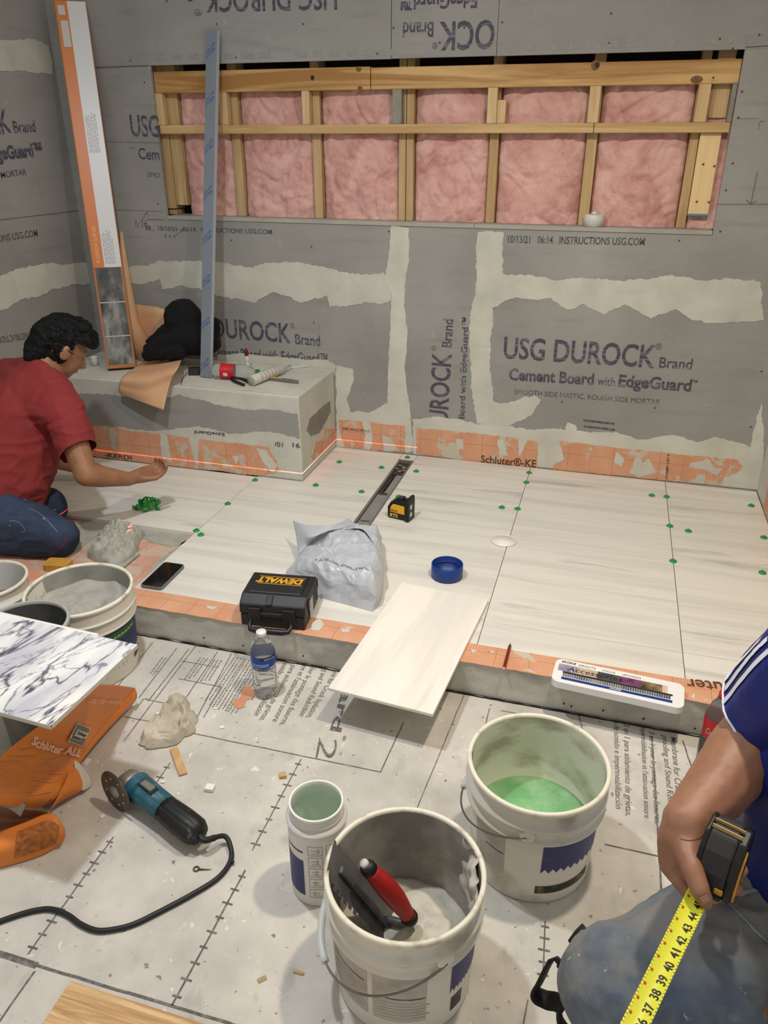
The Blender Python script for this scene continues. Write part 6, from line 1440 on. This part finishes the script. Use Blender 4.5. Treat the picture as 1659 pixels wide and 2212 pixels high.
# t-shirt
sh = [('c', nk-V((0, 0, .01))+(CH-nk)*.10, .082, CH, .150), ('c', CH, .165, HIP.lerp(CH, .25), .163), ('c', RS, .073, CH.lerp(nk, .45), .12), ('c', RS, .076, nk-V((0, 0, .012)), .072), ('c', LS, .076, nk-V((0, 0, .012)), .072), ('c', LS, .078, CH.lerp(nk, .45), .12), ('c', LS, .072, LS.lerp(LE, .65), .066), ('e', A_(30, 1040, 2.96), (.12, .12, .10), None), ('c', A_(-20, 850, 3.02), .09, A_(-10, 1000, 3.0), .13), ('c', A_(45, 1015, 2.93), .055, A_(30, 1065, 2.93), .075)]
sm = blob_mesh(sh, .0075, 5)
axis_arm = (EL-RS).normalized(); cut_p = RS.lerp(EL, .62)
def near_arm(p): t = (p-RS).dot(axis_arm); return t > (cut_p-RS).length and (p-RS-axis_arm*t).length < .11
wr_dir = (RS-HIP).normalized()
displace(sm, lambda p, n: .006*noise.noise(p*11)+.006*max(0, ridge(V((p.dot(wr_dir)*.45, (p-wr_dir*p.dot(wr_dir)).length*1.0, p.x)), 15, 3)-.35)+.010*max(0, ridge(V((p.z*1.2, p.x*.5, p.y*.5)), 17, 7)-.45)*(1 if p.z < .62 else .35))
bm = bmesh.new(); bm.from_mesh(sm)
hem_n = (HIP-CH).normalized(); hem = HIP.lerp(CH, .06)
dl = [v for v in bm.verts if (v.co-nk).dot((hc-nk).normalized()) > .028 and (v.co-nk).length < .105]
bmesh.ops.delete(bm, geom=dl, context='VERTS'); bm.to_mesh(sm); bm.free(); cut(sm, hem+hem_n*.065, hem_n)
RTS = mat('red_cotton', (.52, .165, .16), .85, var=.12, vscale=6, bmp=.15, bscale=260)
tsh = link('t_shirt', sm, RTS, p1)
sl_ = displace(blob_mesh([('c', RS-axis_arm*.02, .070, RS.lerp(EL, .3), .077), ('c', RS.lerp(EL, .2), .077, RS.lerp(EL, .80), .070)], .0065, 4), lambda p, n: .005*noise.noise(p*14)+.008*max(0, ridge(V((p.x*.6, p.y*.6, p.z*1.3)), 17, 7)-.45))
cut(sl_, cut_p, (axis_arm+V((.15, 0, .25))).normalized()); link('sleeve', sl_, RTS, tsh)
# jeans
jn = [('c', HIP, .140, HIP.lerp(CH, .12), .135), ('c', RH, .108, RK, .077), ('c', RK, .077, RK.lerp(RA, .4), .078), ('c', RK.lerp(RA, .3), .075, RA, .060), ('c', LHp, .105, LK, .076), ('c', LK, .075, LA, .06), ('c', HIP, .13, RH, .115), ('c', HIP, .13, LHp, .115)]
jm = displace(blob_mesh(jn, .0075, 5), lambda p, n: .008*noise.noise(p*12)+.009*max(0, ridge(V((p.x*1.0, p.y*.5, p.z*1.6)), 13, 5)-.35))
for v in jm.vertices: v.co.z = max(v.co.z, .1015 if v.co.y > YB+.004 else ZC+.002)
jb = bvh(jm)
je = link('jeans', jm, denim('dark_denim', (.18, .235, .33), (.12, .16, .235), (.25, .28, .33), .64), p1)
ribbon(jb, [(62, 1098), (92, 1115), (125, 1150)], .003).build('seam', mat('denim_thread', (.40, .45, .52), .8), je)
ribbon(jb, [(20, 1125), (40, 1128), (55, 1145), (45, 1150)], .0025).build('pocket_stitching', MATS['denim_thread'], je)
ribbon(jb, [(85, 1205), (105, 1200), (135, 1178), (142, 1160)], .004).build('side_seam', mat('faded_red_thread', (.42, .20, .25), .8), je)
for k, t_ in enumerate(toe):
    bo = [('c', (RA, LA)[k]-V((.02, 0, .005)), .045, t_, .036)]
    bm_ = blob_mesh(bo, .006, 3)
    for v in bm_.vertices: v.co.z = max(v.co.z, .1015)
    link('shoe', bm_, mat('brown_shoe', (.30, .22, .15), .7), p1)

# ------------------------------------------------------------------ man in the blue shirt holding the tape
S2, E2, W2 = A_(1800, 1440, .98), A_(1654, 1572, 1.10), A_(1487, 1778, .985)
CH2, HP2, NK2, HD2 = A_(1880, 1640, 1.04), A_(1830, 2010, 1.10), A_(1930, 1420, .98), A_(1925, 1310, .96)
S2b, E2b, W2b = A_(2080, 1600, .92), A_(2020, 1850, .95), A_(1960, 2120, .88)
KN, AN = A_(1378, 2142, 1.055), None; AN = KN + V((.10, .06, -.38)); AN.z = .085
KN2 = A_(1760, 2330, 1.02); KN2 = V((KN2.x+.14, KN2.y-.10, .10)); AN2 = KN2 + V((.34, .16, -.02))
HJ = A_(1720, 2030, 1.09)
T_ = lambda x, y, t: ont(x, y, t)
PAL = T_(1472, 1850, .975)
parts = [('c', S2, .062, E2, .050), ('c', E2, .050, E2.lerp(W2, .35), .050), ('c', E2.lerp(W2, .3), .050, W2, .0335), ('h', [(W2, .030), (T_(1470, 1815, .985), .030), (T_(1466, 1862, .985), .026), (T_(1490, 1840, .96), .022), (T_(1475, 1885, .99), .021)])]
fing = [[(1459, 1866, .975), (1464, 1898, .968), (1488, 1928, .962), (1545, 1938, .955)], [(1466, 1868, 1.0), (1490, 1915, 1.005), (1545, 1935, .985), (1592, 1918, .965)], [(1472, 1860, 1.015), (1510, 1900, 1.02), (1570, 1910, 1.0), (1603, 1880, .98)], [(1480, 1850, 1.025), (1525, 1880, 1.03), (1585, 1880, 1.01), (1607, 1848, .99)]]
for fg, rr in zip(fing, (.0118, .0115, .011, .0098)):
    P = [T_(*p) for p in fg]
    for i in range(3): parts.append(('c', P[i], rr*(1-.06*i), P[i+1], rr*(.94-.08*i)))
th = [T_(1482, 1835, .955), T_(1497, 1880, .930), T_(1512, 1922, .915), T_(1524, 1948, .916)]
for i, rr in enumerate((.0165, .0135, .0118)): parts.append(('c', th[i], rr, th[i+1], (.0140, .0122, .0100)[i]))
hf = V((-.75, .30, -.58)).normalized(); hu = (V((0, 0, 1))-hf*hf.z).normalized(); hr2 = hf.cross(hu); R4 = Matrix((hr2, hf, hu)).transposed()
G = lambda a, b_, c_: HD2 + hr2*a + hf*b_ + hu*c_
parts += [('e', HD2, (.074, .094, .10), R4), ('e', G(0, .03, -.045), (.058, .07, .078), R4), ('c', G(0, .096, -.02), .011, G(0, .108, -.044), .013), ('e', G(.077, .004, -.02), (.01, .022, .034), R4), ('e', G(-.077, .004, -.02), (.01, .022, .034), R4), ('c', G(0, -.02, -.06), .056, NK2, .058),
          ('c', NK2, .06, CH2, .10), ('c', CH2, .11, HP2, .11), ('c', NK2, .06, S2, .055), ('c', NK2, .06, S2b, .055), ('c', S2b, .055, E2b, .045), ('c', E2b, .045, W2b, .03)]
parts += [('c', HP2, .11, HJ, .09), ('c', HJ, .085, KN, .062), ('c', KN, .06, AN, .045), ('c', HP2, .11, KN2, .062), ('c', KN2, .06, AN2, .042)]
fd2 = (KN-W2b).normalized()
parts += hnd(W2b+fd2*.05, fd2, hr2, V((0, 0, 1)), (.3, .7, 1.0))
me = blob_mesh(parts, .0042, 4)
displace(me, lambda p, n: .0006*noise.noise(p*90))
p2 = link('person', me, SK2); tag(p2, 'man in a blue sports shirt and dusty jeans holding a tape measure', 'person')
# nail of the thumb
pb = bvh(me)
nl = ribbon(pb, [(1518, 1934), (1527, 1949)], .010, .0006, 6).build('thumbnail', skinmat('nail_skin', (.70, .54, .46), (.66, .50, .42)), p2)
q = ribbon(pb, [(1470, 1812), (1490, 1816), (1512, 1810), (1525, 1796)], .0016, .0004, 12); q.build('wrist_crease', mat('skin_crease', (.36, .23, .17), .7), p2)
# blue shirt
BLU = mat('blue_jersey', (.06, .13, .46), .5, var=.25, vscale=9, bmp=.1, bscale=400)
up_ax = (E2-S2).normalized()
bs = [('c', NK2, .085, CH2, .15), ('c', CH2, .165, HP2, .165), ('c', S2, .088, NK2, .085), ('c', S2b, .082, NK2, .085), ('c', S2b, .08, S2b.lerp(E2b, .7), .075), ('c', A_(1810, 1760, 1.03), .085, A_(1790, 1960, 1.06), .09)]
bmsh = displace(blob_mesh(bs, .0075, 5), lambda p, n: .005*noise.noise(p*13)+.006*max(0, ridge(V((p.x, p.y*.6, p.z)), 12, 5)-.4))
bm = bmesh.new(); bm.from_mesh(bmsh); cl_ = (S2.lerp(E2, .80)-S2).length
dl = [v for v in bm.verts if ((v.co-NK2).dot((HD2-NK2).normalized()) > .03 and (v.co-NK2).length < .12) or ((v.co-S2b).dot((E2b-S2b).normalized()) > .13 and (v.co-S2b-(E2b-S2b).normalized()*(v.co-S2b).dot((E2b-S2b).normalized())).length < .10)]
bmesh.ops.delete(bm, geom=dl, context='VERTS'); bm.to_mesh(bmsh); bm.free()
jersey = link('jersey', bmsh, BLU, p2)
slm = displace(blob_mesh([('c', S2-up_ax*.03, .088, S2.lerp(E2, .5), .088), ('c', S2.lerp(E2, .4), .088, E2+up_ax*.03, .080)], .0062, 4), lambda p, n: .004*noise.noise(p*13))
cut(slm, S2.lerp(E2, .80), up_ax); sleeve2 = link('sleeve', slm, BLU, jersey); sb_ = bvh(slm); WST = mat('white_stripe', (.86, .87, .90), .5)
vw = (V((0, 0, CAMZ))-S2.lerp(E2, .5)).normalized(); vw = (vw-up_ax*vw.dot(up_ax)).normalized(); sd = up_ax.cross(vw).normalized()
if sd.dot(RT) > 0: sd = -sd
for k in range(3):
    mb = MB(); prev = None
    for i in range(25):
        t = .0+.80*i/24; c = S2.lerp(E2, t); dd = (sd*math.cos(.28+.24*k)+vw*math.sin(.28+.24*k)).normalized(); h = sb_.ray_cast(c+dd*.25, -dd)
        if h[0] is None: prev = None; continue
        p, n = h[0]+h[1]*.0016, h[1]; s_ = up_ax.cross(n).normalized()*.0045
        if prev: mb.add([prev[0]+prev[1], prev[0]-prev[1], p-s_, p+s_], [(0, 1, 2, 3)], True)
        prev = (p, s_)
    mb.build('white_stripe', WST, sleeve2)
ringp = []
for i in range(49):
    a = 2*PI*i/48; dd = sd*math.cos(a)+vw*math.sin(a); c = S2.lerp(E2, .785); h = sb_.ray_cast(c+dd*.25, -dd)
    if h[0] is not None and (h[0]-c).length < .11: ringp.append(h[0]+h[1]*.001)
MB().tube(ringp, .0018, 6).build('cuff_piping', WST, sleeve2)
hp = bvh(bmsh)
# hair and jeans
hair = [('e', HD2+hu*.012-hf*.008, (.086, .102, .106), R4), ('c', G(.03, .06, .07), .036, G(-.03, .06, .07), .036)]
hm = displace(blob_mesh(hair, .006, 3), lambda p, n: .006*noise.noise(p*42)+.004*ridge(p, 90, 1)); bm = bmesh.new(); bm.from_mesh(hm)
bmesh.ops.delete(bm, geom=[v for v in bm.verts if ((v.co-HD2).dot(hf) > .025 and (v.co-HD2).dot(hu) < .035) or (v.co-HD2).dot(hu) < -.08], context='VERTS'); bm.to_mesh(hm); bm.free(); link('hair', hm, HAIR, p2)
jn = [('c', HP2, .150, HP2.lerp(CH2, .15), .145), ('c', HP2, .14, HJ, .130), ('c', HJ, .122, HJ.lerp(KN, .5), .110), ('c', HJ.lerp(KN, .5), .110, KN, .090), ('e', KN+V((-.01, -.005, .0)), (.094, .088, .090), None), ('c', KN, .086, AN+V((0, 0, .02)), .062), ('c', HP2, .13, KN2, .09), ('c', KN2, .088, AN2, .06), ('c', T_(1600, 1850, 1.10), .03, T_(1640, 1930, 1.09), .06)]
dk = (HJ-KN).normalized()
jm = displace(blob_mesh(jn, .0055, 5), lambda p, n: .006*noise.noise(p*11)+(.013*max(0, ridge(V(((p-KN).dot(dk)*.35+p.z*.3, p.y*1.3-p.z*.6, p.x*.3)), 17, 5)-.45)+.008*max(0, ridge(V(((p-KN).dot(dk)*.8, p.y*.9+p.z*.5, 2)), 31, 8)-.45))*min(1, max(.25, ((p-KN).dot(dk))/.12))+.0022*noise.noise(p*45))
for v in jm.vertices: v.co.z = max(v.co.z, .004)
JR = denim('dusty_denim', (.37, .42, .48), (.26, .31, .385), (.455, .455, .445), .40)
jr2 = link('jeans', jm, JR, p2); jb2 = bvh(jm)
BK = mat('black_strap', (.06, .06, .065), .7)
ribbon(jb2, [(1545, 1930), (1580, 1960), (1630, 2010), (1670, 2050)], .003).build('seam', mat('denim_thread_pale', (.55, .58, .60), .8), jr2)
ribbon(jb2, [(1575, 1936), (1610, 1930), (1640, 1924), (1670, 1920)], .006, .002).build('belt_loop_edge', MATS['denim_thread_pale'], jr2)
# knee pad strap loop hanging out beside the knee
lp_ = [V(KN)+V((-.070, -.01, .03)), T_(1234, 2105, 1.11), T_(1196, 2074, 1.13), T_(1168, 2118, 1.16), T_(1157, 2146, 1.17), T_(1180, 2160, 1.17), T_(1207, 2168, 1.15), T_(1214, 2205, 1.12), T_(1228, 2260, 1.10), KN+V((-.05, -.05, -.12))]
mb = MB(); cen_ = [cr(lp_, i/60) for i in range(61)]
def strap(i, s):
    c = cen_[i]; d = (cen_[min(i+1, 60)]-cen_[max(i-1, 0)]).normalized(); w_ = FW*.75+d.cross(FW)*.65; w_ = (w_-d*w_.dot(d)).normalized(); return c+w_*s
mb.grid(lambda a, b_: strap(round(a*60), .013*(b_-.5)*2), 60, 2); mb.build('knee_strap', BK, p2, solid=.003)
MB().tube([T_(1268, 2008, 1.09), T_(1252, 2024, 1.09), T_(1238, 2044, 1.09)], .011, 10, flat=.4).build('strap_end', BK, p2)
for k, a in enumerate((AN, AN2)):
    bo = [('c', a-V((0, 0, .025)), .05, a+V((-.14 if k == 0 else .10, .02, -.045)), .038)]
    bm_ = blob_mesh(bo, .006, 3)
    for v in bm_.vertices: v.co.z = max(v.co.z, .002)
    link('shoe', bm_, mat('dark_boot', (.16, .14, .12), .7), p2)

# ------------------------------------------------------------------ tape measure in his hand
m0 = T_(1517, 1912, .935); m1 = T_(1362, 2230, .775)
bd = (m1-m0); bd.z = bd.z; LB2 = bd.length; bd.normalize(); wd = bd.cross(V((0, 0, 1))).normalized()
if wd.dot(RT) < 0: wd = -wd
nd_ = wd.cross(bd).normalized()
if nd_.z < 0: nd_ = -nd_
tm = empty('tape_measure', m0, 0, 'black and yellow tape measure gripped in the hand, yellow blade pulled out', 'tape measure')
Mtm = Matrix((bd, nd_, wd)).transposed().to_4x4(); Mtm.translation = m0    # local: along blade, up, across
hw = .0245
TBK = mat('tape_black', (.17, .17, .175), .6, var=.2, vscale=30); TB2 = mat('tape_black_hard', (.075, .075, .08), .4); TYL = mat('tape_yellow', (.80, .56, .12), .45)
Mcs = Mtm @ Matrix.Translation((0, 0, .009))
prof = [(.002, -.010), (.004, .004), (.002, .026), (-.008, .050), (-.024, .066), (-.048, .070), (-.064, .062), (-.072, .040), (-.072, -.002), (-.064, -.012)]
MB().prism(prof, -hw+.006, hw-.010, Mcs).build('case_body', TBK, tm, .004, 2)
MB().prism([(x*.98-.001, y*.97+.001) for x, y in prof], hw-.011, hw, Mcs).build('side_shell', TB2, tm, .003, 2)
MB().prism([(x*.98-.001, y*.97+.001) for x, y in prof], -hw, -hw+.007, Mcs).build('side_shell', TB2, tm, .003, 2)
MB().prism([(-.004, -.008), (-.001, .010), (-.006, .034), (-.016, .050), (-.026, .058), (-.026, .050), (-.014, .032), (-.010, .010), (-.014, -.004)], hw-.002, hw+.0022, Mcs).build('yellow_trim', TYL, tm, .001, 1)
for x in (.0, 1.): 
    MB().box(-.030-.010*x, -.0285-.010*x, .0665+.0022*x, .0715+.0012*x, -hw+.006, hw-.008, Mcs).build('gold_line', mat('gold_line', (.72, .60, .38), .4), tm)
for z in (-.010, .010): MB().box(.0015, .0052, .002, .010, z-.0055, z+.0045, Mcs).build('yellow_mark', TYL, tm, .001, 1)
MB().box(-.004, .006, -.009, -.002, -.014, .014, Mcs).build('mouth', TB2, tm, .002, 1)
YBL = mat('blade_yellow', (.84, .84, .24), .3)
def bl(s, w_): # w_ -1..1 across
    return Mtm @ V((s, -.0045-.0035*(1-w_*w_)-.0*s, w_*.0125))
LT = LB2*1.9
bld = MB().grid(lambda a, b_: bl(a*LT, -1+2*b_), 40, 12).build('blade', YBL, tm, solid=.0004)
q = MB(); q2 = MB(); q3 = MB()
# inch pitch from the marks seen between 45 and 37
def along(px, py):
    best = min((((lambda p: (CX+FPX*(p-V((0, 0, CAMZ))).dot(RT)/(p-V((0, 0, CAMZ))).dot(FW)-px)**2+(CY-FPX*(p-V((0, 0, CAMZ))).dot(UP)/(p-V((0, 0, CAMZ))).dot(FW)-py)**2)(bl(i*.0005, 0)), i*.0005) for i in range(int(LT/.0005))))
    return best[1]
s45, s37 = along(1494, 1949), along(1381, 2170); pit_ = (s37-s45)/8
for k in range(11):
    s_ = s45+pit_*k
    text(q, str(45-k), lambda a, b_, s_=s_: bl(s_+.0065-a, .10-(-.62)*1.0-b_/.0125)+nd_*.0006, .0125, .0098, .02)
    q2.add([bl(s_-.006+dx, w_)+nd_*.0006 for dx, w_ in ((0, -.80), (.0035, -.80), (.0035, -.60), (0, -.60))], [(0, 1, 2, 3)])
    for j in range(4):
        sj = s_+pit_*(.5+j*.25); wl_ = (.5, .75, .6, .75)[j]
        for sg in (1, -1):
            q3.add([bl(sj, sg*1.0)+nd_*.0006, bl(sj+.0006, sg*1.0)+nd_*.0006, bl(sj+.0006, sg*.86)+nd_*.0006, bl(sj, sg*.86)+nd_*.0006], [(0, 1, 2, 3)])
q.build('printed_number', mat('blade_black', (.08, .08, .06), .5), bld); q2.build('red_mark', mat('blade_red', (.75, .25, .10), .5), bld); q3.build('tick_mark', MATS['blade_black'], bld)
